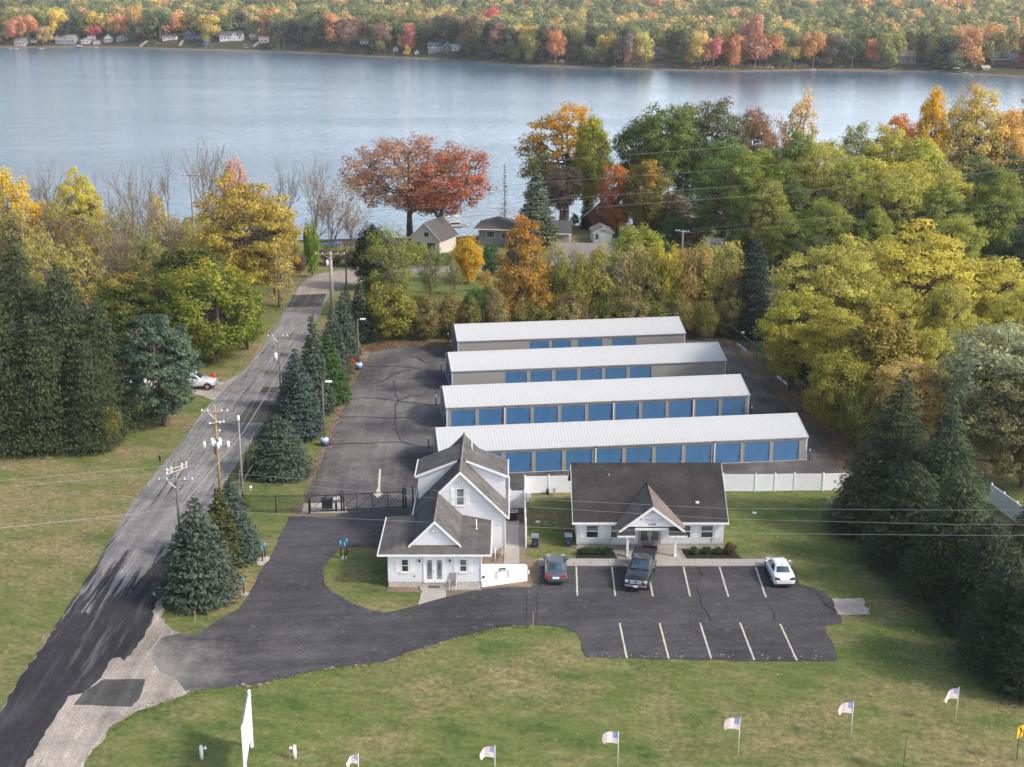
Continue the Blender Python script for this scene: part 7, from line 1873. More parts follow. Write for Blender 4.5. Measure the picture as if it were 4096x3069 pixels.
for a, i, lab in (((-56.04, 208.0, -0.0, 20.88, 4.42), 0, 'tall bare tree, first of the pair left of the steel pole'), ((-55.06, 217.0, -0.0, 20.34, 4.2), 1, 'tall bare tree, second of the pair left of the steel pole'), ((-54.71, 235.75, -0.0, 20.8, 4.55), 0, 'highest bare tree just right of the steel pole'), ((-78.81, 227.0, -0.0, 18.08, 3.97), 0, 'bare tree between the yellow locusts'), ((-69.66, 231.25, -0.0, 15.86, 3.41), 1, 'bare tree right of the second yellow locust'), ((-41.12, 235.75, -0.0, 17.39, 3.69), 1, 'fine-twigged bare tree right of the pink-orange maple'), ((-34.99, 235.75, -0.0, 18.46, 3.25), 0, 'bare tree standing alone against the lake left of the road end'), ((-32.36, 235.75, -0.0, 14.82, 3.69), 2, 'leaning bare tree above the road end'), ((-51.23, 238.0, -0.0, 17.11, 3.07), 1, 'faint bare tree behind the golden-brown locust'), ((-58.23, 196.25, -0.0, 13.72, 2.74), 0, 'crooked bare tree above the left maples')):
    tree(a, 'bare', i, 'bare_tree', lab, TAN, group=BB)
tree((-28.63, 235.75, -0.0, 10.51, 2.61), 'bare', 2, 'bare_tree', 'slight half-bare tree by the beach at the road end', TAN)
for a, lab, c in (((-36.42, 225.0, -0.0, 3.79, 2.51), 'low brown hedge bush at the road bend', BRN), ((-30.91, 231.25, -0.0, 3.25, 2.15), 'low olive bush behind the wooden pole', (.10, .09, .03)), ((-26.93, 230.25, -0.0, 3.44, 2.57), 'low dark bush left of the black evergreen', (.08, .075, .03))):
    tree(a, 'bush', 1, 'shrub', lab, c, cat='shrub')
tree((-22.09, 211.5, -0.0, 10.93, 3.07), 'round', 2, 'evergreen_tree', 'black-green broad evergreen at the road bend', (.016, .026, .014))
tree((-17.22, 194.75, -0.0, 13.97, 4.17), 'sparse', 1, 'birch_tree', 'pale-stemmed loose green tree right of the black evergreen', (.15, .17, .035), YEL, .02)
tree((-19.79, 199.5, -0.0, 5.68, 2.8), 'bush', 0, 'shrub', 'leafy green shrub under the pale-stemmed tree', (.10, .15, .02), cat='shrub')
# row of spruces between road and yard
S2 = 'row of blue spruces between the road and the storage yard'
for a, i, lab, c in (((-24.59, 98.75, -0.0, 8.77, 3.28), 0, 'largest blue spruce at the driveway corner', BLUE), ((-24.28, 105.5, -0.0, 7.12, 2.08), 1, 'olive-green spruce directly behind the largest blue spruce', (.068, .078, .024)), ((-23.63, 107.0, -0.0, 7.33, 2.36), 1, 'blue-topped spruce right of the olive-green one', (.058, .088, .07)), ((-23.09, 127.5, -0.0, 6.38, 3.16), 2, 'squat wide blue spruce left of the gate', BLUE), ((-22.94, 139.25, -0.0, 9.97, 2.88), 1, 'tall blue spruce left of the near yard light', (.055, .085, .075)), ((-22.24, 147.25, -0.0, 11.71, 2.18), 1, 'grey-green spruce behind the near yard light', (.06, .085, .06)), ((-21.15, 151.5, -0.0, 8.34, 2.48), 1, 'fresh green spruce behind the near yard light', (.045, .095, .022)), ((-21.78, 160.75, -0.0, 9.34, 2.19), 1, 'blue-grey spruce in the middle of the row', BLUE), ((-21.49, 168.75, -0.0, 9.47, 2.29), 0, 'blue-grey spruce beside the far yard light', BLUE), ((-22.05, 177.5, -0.0, 8.72, 1.4), 1, 'slender dark spruce near the far end of the row', (.03, .05, .03)), ((-20.5, 178.75, -0.0, 8.96, 1.88), 1, 'dark green spruce at the far end of the row', (.025, .045, .025)), ((-25.32, 148.5, -0.0, 4.14, 1.7), 2, 'small low blue spruce behind the squat wide one', BLUE), ((-25.56, 138.0, -0.0, 3.31, 1.33), 2, 'low dark blue spruce at the road edge', (.045, .07, .06))):
    tree(a, 'blue', i, 'spruce_tree', lab, c, (.09, .12, .08), -.1, group=S2)
tree((-20.24, 164.0, -0.0, 2.1, 0.81), 'bush', 0, 'shrub', 'small scarlet shrub beside the spruce row', (.30, .07, .03), cat='shrub')
tree((-24.64, 118.5, -0.0, 1.34, 0.6), 'bush', 0, 'shrub', 'tiny yellow-green weed by the fence corner', (.15, .19, .03), cat='shrub')
# hedge trees behind the yard
HG = 'hedge trees behind the storage yard'
for a, i, lab, c, tn, tu in (
    ((-16.51, 180.75, -0.0, 8.19, 3.67), 0, 'olive-yellow bush at the left end of the yard hedge', (.17, .17, .03), YEL, .05),
    ((-12.27, 181.25, -0.0, 5.65, 2.73), 2, 'brown twiggy bush next to the olive-yellow one', (.13, .10, .05), None, 0),
    ((-9.75, 182.25, -0.0, 6.82, 2.91), 1, 'olive twiggy bush left of the green sumac', (.15, .14, .04), None, 0),
    ((-7.02, 183.0, -0.0, 5.61, 2.41), 2, 'thin olive bush behind the rear building corner', (.14, .14, .035), None, 0),
    ((-4.26, 183.5, -0.0, 7.25, 2.41), 0, 'fresh green sumac in the yard hedge', (.065, .135, .02), None, 0),
    ((4.92, 183.5, -0.0, 8.99, 3.1), 1, 'orange-brown bush under the conical orange tree', (.27, .18, .03), ORG, .1),
    ((-1.14, 183.5, -0.0, 6.55, 2.41), 1, 'golden bush left under the conical orange tree', (.33, .20, .03), ORG, .15),
    ((8.42, 184.25, -0.0, 11.27, 3.28), 0, 'olive-green hedge tree right of the conical orange tree', (.155, .16, .03), YEL, .02),
    ((11.95, 185.0, -0.0, 12.0, 3.29), 1, 'yellow-tinged hedge tree, second right of the orange tree', (.20, .19, .04), YEL, .08),
    ((15.09, 185.0, -0.0, 12.86, 3.29), 2, 'grey-brown thin hedge tree in the middle of the hedge', (.19, .165, .075), None, 0),
    ((18.28, 185.5, -0.0, 12.25, 3.12), 1, 'olive hedge tree with a bare leaning stem', (.17, .155, .05), GOLD, .05),
    ((21.11, 185.75, -0.0, 12.9, 2.78), 0, 'bright yellow-green hedge tree', (.26, .24, .03), YEL, .15),
    ((24.44, 185.75, -0.0, 12.9, 3.3), 1, 'tan hedge tree left of the pale yellow one', (.27, .20, .07), GOLD, .1),
    ((28.15, 186.0, -0.0, 13.55, 3.65), 1, 'pale yellow-green hedge tree near the dark spruce', (.27, .26, .07), YEL, .1),
    ((30.86, 184.25, -0.0, 10.23, 2.94), 2, 'tan-brown hedge tree beside the dark spruce', (.22, .17, .06), None, 0),
    ((13.5, 182.25, -0.0, 6.82, 3.08), 0, 'low olive undergrowth behind the rear building middle', (.12, .13, .03), None, 0),
    ((19.75, 182.75, -0.0, 6.71, 3.09), 0, 'low green undergrowth right of the rear building middle', (.13, .14, .03), None, 0),
    ((25.66, 183.0, -0.0, 6.31, 3.1), 2, 'low golden undergrowth behind the rear building right end', (.19, .16, .04), None, 0),
    ((7.65, 182.25, -0.0, 5.77, 2.74), 2, 'low dark olive undergrowth behind the rear building', (.11, .12, .03), None, 0)):
    tree(a, 'bush', i, 'hedge_tree', lab, c, tn, tu, group=HG)
tree((1.46, 184.25, -0.0, 16.26, 4.47), 'pear', 0, 'pear_tree', 'conical orange-gold tree behind the rear storage building', (.27, .165, .03), (.32, .12, .03), .1)
tree((20.53, 219.0, -0.0, 9.53, 4.67), 'bush', 0, 'willow_tree', 'fresh yellow-green tree right of the white garage', (.20, .22, .035), YEL, .02, cat='tree')
tree((32.84, 181.5, -0.0, 14.53, 3.22), 'spruce', 1, 'spruce_tree', 'lone dark spruce at the far right yard corner', (.030, .050, .035), (.06, .075, .05), -.1)
tree((-6.98, 216.0, -0.0, 8.56, 2.73), 'sparse', 0, 'maple_tree', 'small bright yellow maple by the grey road', (.50, .34, .02), YEL, .2)
tree((-7.01, 217.0, -0.0, 7.97, 2.42), 'bush', 1, 'maple_tree', 'dense yellow top of the small maple by the grey road', (.50, .34, .02), YEL, .2, cat='tree')
tree((-3.52, 219.0, -0.0, 6.1, 1.55), 'round', 1, 'ornamental_tree', 'small round deep-green tree right of the yellow maple', (.05, .10, .04))
tree((-12.39, 204.5, -0.0, 8.88, 2.36), 'sparse', 1, 'sapling', 'thin green sapling in the meadow before the cream house', (.14, .16, .05), cat='tree')
tree((-8.88, 208.0, -0.0, 5.49, 1.55), 'sparse', 0, 'sapling', 'thin yellow-green sapling left of the yellow maple', (.17, .18, .05), cat='tree')
tree((-4.05, 209.75, -0.0, 3.75, 1.18), 'sparse', 0, 'sapling', 'tiny golden sapling in the meadow', (.36, .24, .04), cat='tree')
tree((-16.7, 231.25, -0.0, 4.33, 2.58), 'bush', 0, 'shrub', 'yellow-green shrub left of the cream house', (.16, .18, .03), cat='shrub')
for a, lab in (((-19.13, 229.25, -0.0, 3.62, 2.56), 'green hedge bush along the grey road, left'), ((-12.42, 231.75, -0.0, 2.28, 2.37), 'green hedge bush below the cream house'), ((0.52, 233.5, -0.0, 2.82, 1.73), 'dark green bush below the grey two-storey house')):
    tree(a, 'bush', 0, 'shrub', lab, (.08, .11, .03), cat='shrub')
# lakeside trees, centre
tree((-19.25, 254.75, -0.0, 19.83, 13.53), 'oak', 0, 'oak_tree', 'spreading rose-orange oak against the lake', (.25, .145, .085), (.33, .145, .095), .16)
tree((-14.19, 248.5, -0.0, 18.71, 9.12), 'oak', 1, 'oak_tree', 'rust-red leaning oak with long right limb over the cream house', (.27, .10, .05), (.32, .13, .06), .05, rz=0)
tree((-1.32, 254.75, -0.0, 14.64, 1.5), 'larch', 0, 'larch_tree', 'thin see-through larch behind the grey two-storey house', (.11, .12, .06))
tree((4.47, 248.5, -0.0, 15.34, 4.02), 'blue', 1, 'spruce_tree', 'tall grey-green conifer above the tan house wing', (.095, .12, .075), SILV, .0)
tree((9.38, 264.25, -0.0, 13.82, 4.12), 'tall', 1, 'plum_tree', 'dusky purple-brown tree right of the grey-green conifer', (.09, .07, .055), (.13, .09, .075), .1)
tree((11.39, 288.25, -3.2, 26.48, 9.18), 'tall', 2, 'maple_tree', 'tall maple with blazing orange-yellow top at the shore', (.12, .12, .02), (.55, .29, .02), .30)
tree((15.72, 268.5, -0.0, 23.96, 4.41), 'tall', 0, 'maple_tree', 'ivy-trunked yellow-green maple next to the blazing one', (.15, .17, .02), (.42, .36, .04), .12)
tree((15.23, 273.25, -0.35, 13.04, 1.4), 'blue', 1, 'ivy_tree', 'dark ivy-wrapped trunk standing against the lake', (.02, .04, .015), cat='tree')
tree((12.58, 270.25, -0.06, 2.98, 1.1), 'bush', 2, 'shrub', 'small dark round shrub against the lake', (.06, .06, .03), cat='shrub')
tree((14.65, 267.0, -0.0, 3.2, 1.38), 'blue', 2, 'shrub', 'black-green yew beside the brick house', (.015, .03, .015), cat='shrub')
TT = 'tall green trees at the shore right of centre'
for a, i, lab, c, tn, tu in (((24.66, 271.5, -0.05, 23.17, 5.45), 1, 'open green tree right of the ivy-trunked maple', (.085, .115, .025), OLV, .1), ((28.74, 269.75, -0.0, 26.23, 6.39), 1, 'tallest open green tree at the shore', (.085, .12, .025), (.19, .19, .04), .12), ((37.2, 291.25, -3.2, 27.88, 6.35), 0, 'green tree with olive top beside the tallest one', (.085, .105, .03), (.18, .16, .05), .12), ((43.63, 293.0, -3.2, 27.44, 7.46), 2, 'broad grey-green tree, left of the pinkish one', (.10, .11, .05), (.17, .14, .08), .1)):
    tree(a, 'tall', i, 'tree', lab, c, tn, tu, group=TT)
tree((52.24, 296.0, -3.2, 26.37, 4.31), 'tall', 1, 'tree', 'pinkish-brown thin topped tree against the lake', (.17, .11, .06), (.27, .12, .09), .15)
tree((20.41, 261.5, -0.0, 13.45, 3.6), 'round', 1, 'maple_tree', 'orange-rust maple behind the brick house', (.33, .13, .03), (.50, .22, .03), .12)
tree((25.83, 257.5, -0.0, 15.22, 5.44), 'round', 2, 'maple_tree', 'olive maple with orange right side in front of the tall green trees', (.17, .145, .03), (.46, .24, .03), .13)
tree((30.29, 254.75, -0.0, 9.44, 3.29), 'tall', 2, 'tree', 'dark brown-green tree behind the bluish slate roof', (.09, .08, .035))
tree((26.98, 254.75, -0.0, 8.03, 2.82), 'bush', 0, 'tree', 'dark olive thicket right of the brick house', (.07, .07, .025))
tree((30.04, 248.5, -0.0, 6.24, 2.75), 'bush', 0, 'shrub', 'emerald green bush above the pale hedge pole', (.06, .13, .03), cat='shrub')
tree((33.57, 247.25, -0.0, 6.21, 3.2), 'bush', 2, 'shrub', 'brown-olive bush beside the emerald one', (.12, .09, .035), cat='shrub')
tree((56.68, 271.25, -0.0, 27.69, 4.2), 'sparse', 0, 'tree', 'wispy yellow tree standing alone against the lake', (.40, .27, .07), YEL, .1)
tree((52.43, 271.25, -0.0, 22.66, 2.97), 'sparse', 1, 'tree', 'wispy orange-brown tree left of the lone yellow one', (.34, .19, .07))
# right-hand woods
for k, (a, kd, i, lab, c, tn, tu) in enumerate((
    ((77.46, 254.75, -0.0, 31.19, 3.62), 'tall', 0, 'tall bright yellow spire-shaped tree at the right shore', (.52, .36, .03), (.55, .33, .03), .2),
    ((73.69, 260.0, -0.0, 25.05, 4.27), 'tall', 1, 'rusty orange tree left of the yellow spire', (.36, .16, .04), ORG, .12),
    ((85.48, 254.75, -0.0, 29.76, 6.03), 'tall', 2, 'sandy yellow dome tree right of the yellow spire', (.28, .23, .06), (.42, .29, .07), .12),
    ((91.62, 254.75, -0.0, 26.85, 5.58), 'tall', 0, 'tan-gold tree near the right edge by the lake', (.38, .26, .08), (.47, .27, .08), .12),
    ((85.6, 262.75, -0.0, 28.76, 3.35), 'sparse', 1, 'grey half-bare tree behind the sandy dome', (.22, .20, .12), None, 0),
    ((97.73, 260.0, -0.0, 28.03, 3.55), 'tall', 2, 'green tree cut by the right edge at the lake', (.13, .16, .03), None, 0),
    ((62.6, 249.75, -0.0, 23.26, 4.34), 'tall', 2, 'soft grey-green crown at the head of the right woods', (.16, .17, .07), (.22, .20, .07), .1),
    ((67.51, 247.25, -0.0, 23.06, 5.43), 'tall', 2, 'broad olive-gold crown in the right woods', (.26, .25, .05), YEL, .06),
    ((72.58, 242.5, -0.0, 22.65, 6.67), 'tall', 0, 'olive crown below the yellow spire', (.22, .225, .045), YEL, .05),
    ((37.91, 242.5, -0.0, 20.7, 6.67), 'tall', 2, 'deep green maple crown left side of the right woods', (.080, .125, .026), None, 0),
    ((45.1, 245.0, -0.0, 19.99, 5.39), 'tall', 0, 'yellow-green crown next to the deep green maple', (.14, .18, .02), YGR, .1),
    ((50.56, 245.0, -0.0, 22.4, 4.94), 'tall', 2, 'green crown between the yellow-green and the olive crowns', (.075, .12, .03), None, 0),
    ((55.92, 242.5, -0.0, 20.92, 7.12), 'tall', 2, 'large olive-yellow crown at the centre of the right woods', (.22, .23, .04), YEL, .05),
    ((61.47, 235.75, -0.0, 19.52, 6.93), 'tall', 0, 'golden-olive crown in front of the grey-green one', (.26, .26, .04), YEL, .06),
    ((67.24, 231.25, -0.0, 18.8, 6.38), 'tall', 2, 'golden crown lower right of the centre crowns', (.29, .27, .045), YEL, .07),
    ((74.13, 231.25, -0.0, 17.96, 5.54), 'tall', 0, 'pale gold crown right of the golden one', (.28, .26, .06), None, 0),
    ((80.32, 235.75, -0.0, 19.1, 4.77), 'tall', 2, 'mid green crown near the right edge', (.085, .115, .04), None, 0),
    ((84.89, 231.25, -0.0, 20.05, 5.53), 'tall', 2, 'dark green crown at the right edge', (.055, .075, .035), None, 0),
    ((53.78, 225.0, -0.0, 15.47, 5.4), 'round', 0, 'dull olive crown lower in the right woods', (.12, .12, .04), None, 0),
    ((47.49, 225.0, -0.0, 15.06, 4.99), 'round', 1, 'green undergrowth crown left below the olive ones', (.07, .10, .025), None, 0),
    ((60.72, 221.0, -0.0, 14.41, 5.31), 'round', 2, 'grey-olive crown in the shade of the golden ones', (.13, .125, .05), None, 0),
    ((68.15, 221.0, -0.0, 13.6, 5.32), 'round', 0, 'dark olive crown behind the yellow locust dome', (.09, .09, .035), None, 0),
    ((76.4, 221.0, -0.0, 13.2, 5.73), 'round', 1, 'deep green crown behind the right yellow locust', (.05, .075, .03), None, 0),
    ((83.11, 219.0, -0.0, 14.71, 4.46), 'round', 0, 'very dark crown at the right edge', (.04, .055, .028), None, 0),
    ((37.94, 223.0, -0.0, 12.48, 3.3), 'round', 2, 'green crown above the lone dark spruce', (.06, .10, .025), YGR, .05),
    ((45.36, 201.0, -0.0, 11.04, 4.12), 'round', 0, 'shaded green crown left behind the locust group', (.06, .075, .03), None, 0),
    ((73.36, 194.75, -0.0, 13.25, 4.36), 'round', 1, 'shaded green crown right behind the locust group', (.04, .06, .03), None, 0))):
    tree(a, kd, i, 'tree', lab, tuple(v*1.2 for v in c), tn and tuple(v*1.15 for v in tn), tu)
LG = 'yellow locusts along the right side of the yard'
for a, i, lab, c, tn, tu in (((38.58, 163.0, -0.0, 17.38, 5.05), 0, 'yellow-green locust leaning over the rear yard corner', (.27, .255, .055), YEL, .0), ((44.91, 172.5, -0.0, 15.49, 5.17), 1, 'yellow locust between the leaning one and the dome', (.30, .27, .055), YEL, .02), ((52.11, 172.5, -0.0, 17.33, 6.46), 0, 'large bright yellow locust dome', (.33, .295, .05), (.42, .33, .05), .1), ((62.26, 172.5, -0.0, 13.88, 4.53), 1, 'yellow-green locust right of the bright dome', (.33, .295, .055), YEL, .02), ((33.28, 156.5, -0.0, 13.1, 3.85), 1, 'low yellow-green locust hanging over the fence', (.26, .25, .04), YEL, -.02), ((37.59, 150.5, -0.0, 11.51, 4.29), 0, 'olive locust above the guardrails', (.25, .235, .04), YEL, .0)):
    tree(a, 'locust', i, 'locust_tree', lab, c, tn, tu, group=LG)
tree((40.26, 144.0, -0.0, 13.46, 5.06), 'round', 2, 'vine_tree', 'gold-fringed vine-covered tree in front of the locusts', (.19, .165, .035), (.42, .30, .05), .12)
tree((34.59, 139.75, -0.0, 9.97, 3.21), 'round', 0, 'tree', 'olive-yellow tree beside the nearest guardrail', (.19, .185, .03), YEL, .02)
tree((36.08, 134.75, -0.0, 7.04, 2.33), 'bush', 0, 'tree', 'green bush tree right of the nearest guardrail', (.13, .14, .03))
tree((41.77, 135.5, -0.0, 9.77, 4.55), 'sparse', 1, 'tree', 'pale cream-gold tree behind the big right spruces', (.42, .31, .11), YEL, .1)
tree((41.24, 135.5, -0.0, 9.5, 4.16), 'round', 1, 'tree', 'dense sandy crown wrapped around the pale cream tree', (.36, .28, .10), (.45, .33, .10), .05)
tree((49.29, 131.0, -0.0, 15.1, 6.51), 'round', 0, 'oak_tree', 'silvery grey-green oak at the right edge', (.20, .215, .125), (.24, .23, .15), .0)
tree((49.36, 123.75, -0.0, 11.29, 4.78), 'round', 1, 'oak_tree', 'shaded green-brown tree below the silvery oak', (.13, .13, .06))
tree((63.75, 184.25, -0.0, 5.15, 2.08), 'blue', 2, 'spruce_tree', 'small dark evergreen above the silvery oak', (.03, .055, .035))
tree((67.41, 175.0, -0.0, 8.42, 2.97), 'round', 1, 'tree', 'dark green maple at the right edge above the silvery oak', (.03, .06, .018))
for a, lab in (((35.89, 175.0, -0.0, 7.41, 2.31), 'black-green shade bush behind the chain link fence, far'), ((35.97, 156.5, -0.0, 7.06, 2.68), 'black-green shade bush behind the chain link fence, middle'), ((37.25, 143.0, -0.0, 5.73, 2.19), 'black-green shade bush behind the chain link fence, near')):
    tree(a, 'bush', 0, 'shrub', lab, (.03, .042, .025), cat='shrub')
rr_ = random.Random(3)
def fill(lst, kind, name, label, cols, group, cat='tree'):
    for q in lst:
        c = rr_.choice(cols); k = rr_.uniform(.88, 1.12); n_ = rr_.randrange(len(PR[kind]))
        tree(q, kind, n_, name, label, tuple(v*k for v in c), YEL, rr_.uniform(-.1, .02), cat=cat, group=group)
fill([(-17.77, 181.5, -0.0, 7.85, 2.11), (-14.56, 180.75, -0.0, 6.77, 2.11), (-11.39, 180.25, -0.0, 5.64, 2.1), (-8.3, 181.5, -0.0, 7.23, 2.12), (-5.13, 180.75, -0.0, 6.15, 2.11), (-1.98, 180.25, -0.0, 8.12, 2.1), (1.17, 181.5, -0.0, 6.6, 2.12), (4.31, 180.75, -0.0, 5.52, 2.11), (7.43, 180.25, -0.0, 7.5, 2.1), (10.64, 181.5, -0.0, 5.98, 2.12), (13.74, 180.75, -0.0, 8.01, 2.11), (16.84, 180.25, -0.0, 6.88, 2.1), (20.11, 181.5, -0.0, 5.35, 2.12), (23.17, 180.75, -0.0, 7.39, 2.11), (26.25, 180.25, -0.0, 6.26, 2.1), (29.58, 181.5, -0.0, 7.85, 2.11)], 'bush', 'hedge_bush', 'low olive undergrowth bush in the thicket behind the rear storage building', ((.15, .15, .035), (.17, .155, .045), (.13, .14, .03), (.19, .16, .06)), 'undergrowth behind the rear storage building', 'shrub')
fill([(6.52, 190.0, -0.0, 12.72, 2.55), (9.67, 196.25, -0.0, 10.13, 2.64), (12.25, 190.0, -0.0, 12.37, 2.55), (15.57, 196.25, -0.0, 9.76, 2.64), (17.97, 190.0, -0.0, 12.01, 2.56), (21.48, 196.25, -0.0, 9.39, 2.64), (23.7, 190.0, -0.0, 11.66, 2.56), (27.38, 196.25, -0.0, 11.6, 2.64), (29.43, 190.0, -0.0, 11.3, 2.56)], 'sparse', 'hedge_tree', 'feathery yellow-green tree in the second rank of the yard hedge', ((.24, .235, .06), (.27, .24, .07), (.22, .20, .07)), 'second rank of hedge trees')
fill([(39.98, 235.75, -0.0, 20.8, 4.11), (46.15, 231.25, -0.0, 19.63, 4.04), (51.32, 231.25, -0.0, 21.3, 4.25), (55.88, 225.0, -0.0, 20.37, 4.56), (61.84, 219.0, -0.0, 19.1, 4.44), (68.61, 217.0, -0.0, 18.17, 4.41), (77.53, 217.0, -0.0, 19.36, 4.4), (41.75, 221.0, -0.0, 16.84, 3.67), (49.94, 213.25, -0.0, 15.56, 3.95), (55.8, 208.0, -0.0, 14.8, 3.86), (67.73, 206.25, -0.0, 14.31, 4.21), (44.36, 213.25, -0.0, 13.2, 3.36)], 'tall', 'tree', 'olive-green crown in the packed right-hand woods', ((.20, .215, .045), (.23, .23, .05), (.16, .19, .035), (.26, .25, .055)), 'packed crowns of the right-hand woods')
fill([(45.24, 156.5, -0.0, 13.39, 3.25), (51.23, 156.5, -0.0, 13.99, 3.55), (51.67, 148.5, -0.0, 11.41, 3.1), (45.81, 144.0, -0.0, 11.65, 3.02), (60.21, 156.5, -0.0, 13.39, 3.25), (43.24, 163.0, -0.0, 13.85, 3.38)], 'locust', 'locust_tree', 'yellow-green infill crown beneath the bright locust dome', ((.28, .27, .055), (.25, .24, .05), (.22, .215, .05)), 'infill crowns beneath the locust dome')
fill([(-80.89, 213.25, -0.0, 17.9, 3.15), (-76.12, 209.75, -0.0, 14.92, 3.11), (-72.35, 215.25, -0.0, 15.26, 3.39), (-66.53, 213.25, -0.0, 12.81, 3.16), (-62.77, 217.0, -0.0, 13.41, 3.01), (-58.05, 209.75, -0.0, 11.43, 2.92), (-52.94, 209.75, -0.0, 12.59, 3.12), (-48.98, 213.25, -0.0, 12.81, 3.16), (-44.54, 208.0, -0.0, 12.5, 2.9), (-40.41, 219.0, -0.0, 13.1, 2.84), (-62.22, 194.75, -0.0, 11.07, 3.27), (-50.86, 194.75, -0.0, 11.43, 3.27), (-34.78, 199.5, -0.0, 11.31, 2.6), (-67.71, 194.75, -0.0, 13.25, 3.27)], 'sparse', 'tree', 'loose yellow-olive tree in the left lakeside thicket', ((.33, .30, .08), (.28, .25, .08), (.24, .25, .07), (.34, .28, .09), (.24, .20, .09)), 'loose trees of the left lakeside thicket')
# big spruces, right foreground
S3 = 'big spruces along the right edge of the lawn'
for a, i, lab, c in (((34.01, 113.75, -0.0, 14.85, 4.3), 2, 'leftmost big right spruce, with the highest dark tip', (.04, .06, .028)), ((37.17, 109.75, -0.0, 13.69, 3.63), 2, 'second big right spruce, behind and right of the highest tip', (.045, .072, .036)), ((31.12, 112.5, -0.0, 8.19, 2.64), 1, 'low left shoulder spruce at the end of the white fence', (.040, .060, .028)), ((32.96, 105.5, -0.0, 9.3, 3.11), 1, 'spruce in the middle of the right row', (.040, .060, .028)), ((34.81, 99.25, -0.0, 10.92, 3.23), 0, 'spruce with tan cones in front of the white fence', (.050, .070, .030)), ((34.06, 103.5, -0.0, 5.93, 2.25), 1, 'small low spruce at the row foot', (.035, .06, .03)), ((35.49, 93.5, -0.0, 9.31, 2.79), 1, 'broad spruce at the right, third from the bottom', (.036, .055, .028)), ((38.31, 94.5, -0.0, 10.59, 2.81), 2, 'cone-tipped spruce at the right edge', (.055, .070, .030)), ((34.95, 87.5, -0.0, 9.12, 2.64), 0, 'lower right spruce nearest the flags', (.040, .060, .028)), ((35.98, 84.5, -0.0, 9.69, 2.55), 1, 'bottom right spruce cut by the picture edge', (.040, .060, .028)), ((35.48, 97.0, -0.0, 5.01, 2.13), 0, 'low spruce skirt left of the broad one', (.040, .060, .028))):
    tree(a, 'spruce', i, 'spruce_tree', lab, c, (.06, .08, .035), -.12, group=S3)
for a, lab in (((33.17, 111.0, -0.0, 3.42, 0.48), 'yellow sapling leaves poking from the left big spruce'), ((33.38, 104.0, -0.0, 3.09, 0.49), 'yellow sapling leaves low in the spruce row')):
    tree(a, 'sparse', 0, 'sapling', lab, (.30, .27, .02), cat='tree')
# bed shrubs at the office
for k in range(4):
    tree((6.1+k*.62, 107.6, .05, .75, .42), 'bush', k % 3, 'bed_shrub', ['first', 'second', 'third', 'fourth'][k]+' clipped green shrub from the left in the left mulch bed', (.045, .09, .022), cat='shrub', group='shrubs in the left mulch bed')
for k, (xx, rr, c, lab) in enumerate(((15.6, .42, (.06, .095, .03), 'light green clipped shrub, left in the right mulch bed'), (16.5, .42, (.035, .07, .02), 'dark clipped shrub, second in the right mulch bed'), (17.6, .48, (.035, .075, .025), 'dark clipped shrub, third in the right mulch bed'), (18.55, .62, (.10, .07, .035), 'reddish-brown twiggy shrub at the office right corner'))):
    tree((xx, 107.6, .05, .8+.35*(k == 3), rr), 'bush', k % 3, 'bed_shrub', lab, c, (.25, .05, .03), .12*(k == 3), cat='shrub')
tree((5.0, 112.0, 0, .9, .5), 'bush', 2, 'shrub', 'sparse brown shrub against the office left wall', (.14, .11, .05), cat='shrub')

# ---------------- far forest ----------------
def far_leaf_mat(name, palette=None):
    m, t, b = nm(name)
    at = N(t, 'ShaderNodeAttribute'); at.attribute_name = 'v'
    oi = N(t, 'ShaderNodeObjectInfo')
    if palette:
        nz = noise(t, 0.006, 3, .6, vec=oi.outputs['Location'])
        a = N(t, 'ShaderNodeMath', operation='MULTIPLY_ADD'); a.inputs[1].default_value = .55
        t.links.new(oi.outputs['Random'], a.inputs[0]); 
        s = N(t, 'ShaderNodeMath', operation='SUBTRACT'); t.links.new(nz, s.inputs[0]); s.inputs[1].default_value = .28
        t.links.new(s.outputs[0], a.inputs[2])
        r = N(t, 'ShaderNodeValToRGB'); r.color_ramp.interpolation = 'CONSTANT'
        el = r.color_ramp.elements
        while len(el) < len(palette): el.new(.5)
        for e, (p_, c) in zip(el, palette): e.position = p_; e.color = (*c, 1)
        t.links.new(a.outputs[0], r.inputs[0]); col = r.outputs[0]
    else: col = oi.outputs['Color']
    col = mix(t, 1.0, col, (1.7, 1.65, 1.6), 'MULTIPLY')
    hv = N(t, 'ShaderNodeHueSaturation'); t.links.new(col, hv.inputs['Color'])
    vv = N(t, 'ShaderNodeMapRange'); vv.inputs[3].default_value = .6; vv.inputs[4].default_value = 1.4; t.links.new(at.outputs['Fac'], vv.inputs[0]); t.links.new(vv.outputs[0], hv.inputs['Value']); hv.inputs['Saturation'].default_value = .88
    t.links.new(hv.outputs[0], b.inputs['Base Color']); b.inputs['Roughness'].default_value = .8; b.inputs['Specular IOR Level'].default_value = .1
    tr = N(t, 'ShaderNodeBsdfTranslucent'); t.links.new(hv.outputs[0], tr.inputs[0])
    mx = N(t, 'ShaderNodeMixShader'); mx.inputs[0].default_value = .4; t.links.new(b.outputs[0], mx.inputs[1]); t.links.new(tr.outputs[0], mx.inputs[2]); t.links.new(mx.outputs[0], t.nodes['Material Output'].inputs[0])
    return m
FG = (.11, .135, .06); FD = (.06, .08, .045); FO = (.17, .17, .055); FY = (.38, .30, .05); FR = (.34, .115, .08); FOR = (.42, .19, .06); FB_ = (.19, .125, .085); FT_ = (.30, .21, .10); FYG = (.20, .22, .06)
M['far_leaf'] = far_leaf_mat('far_leaves')
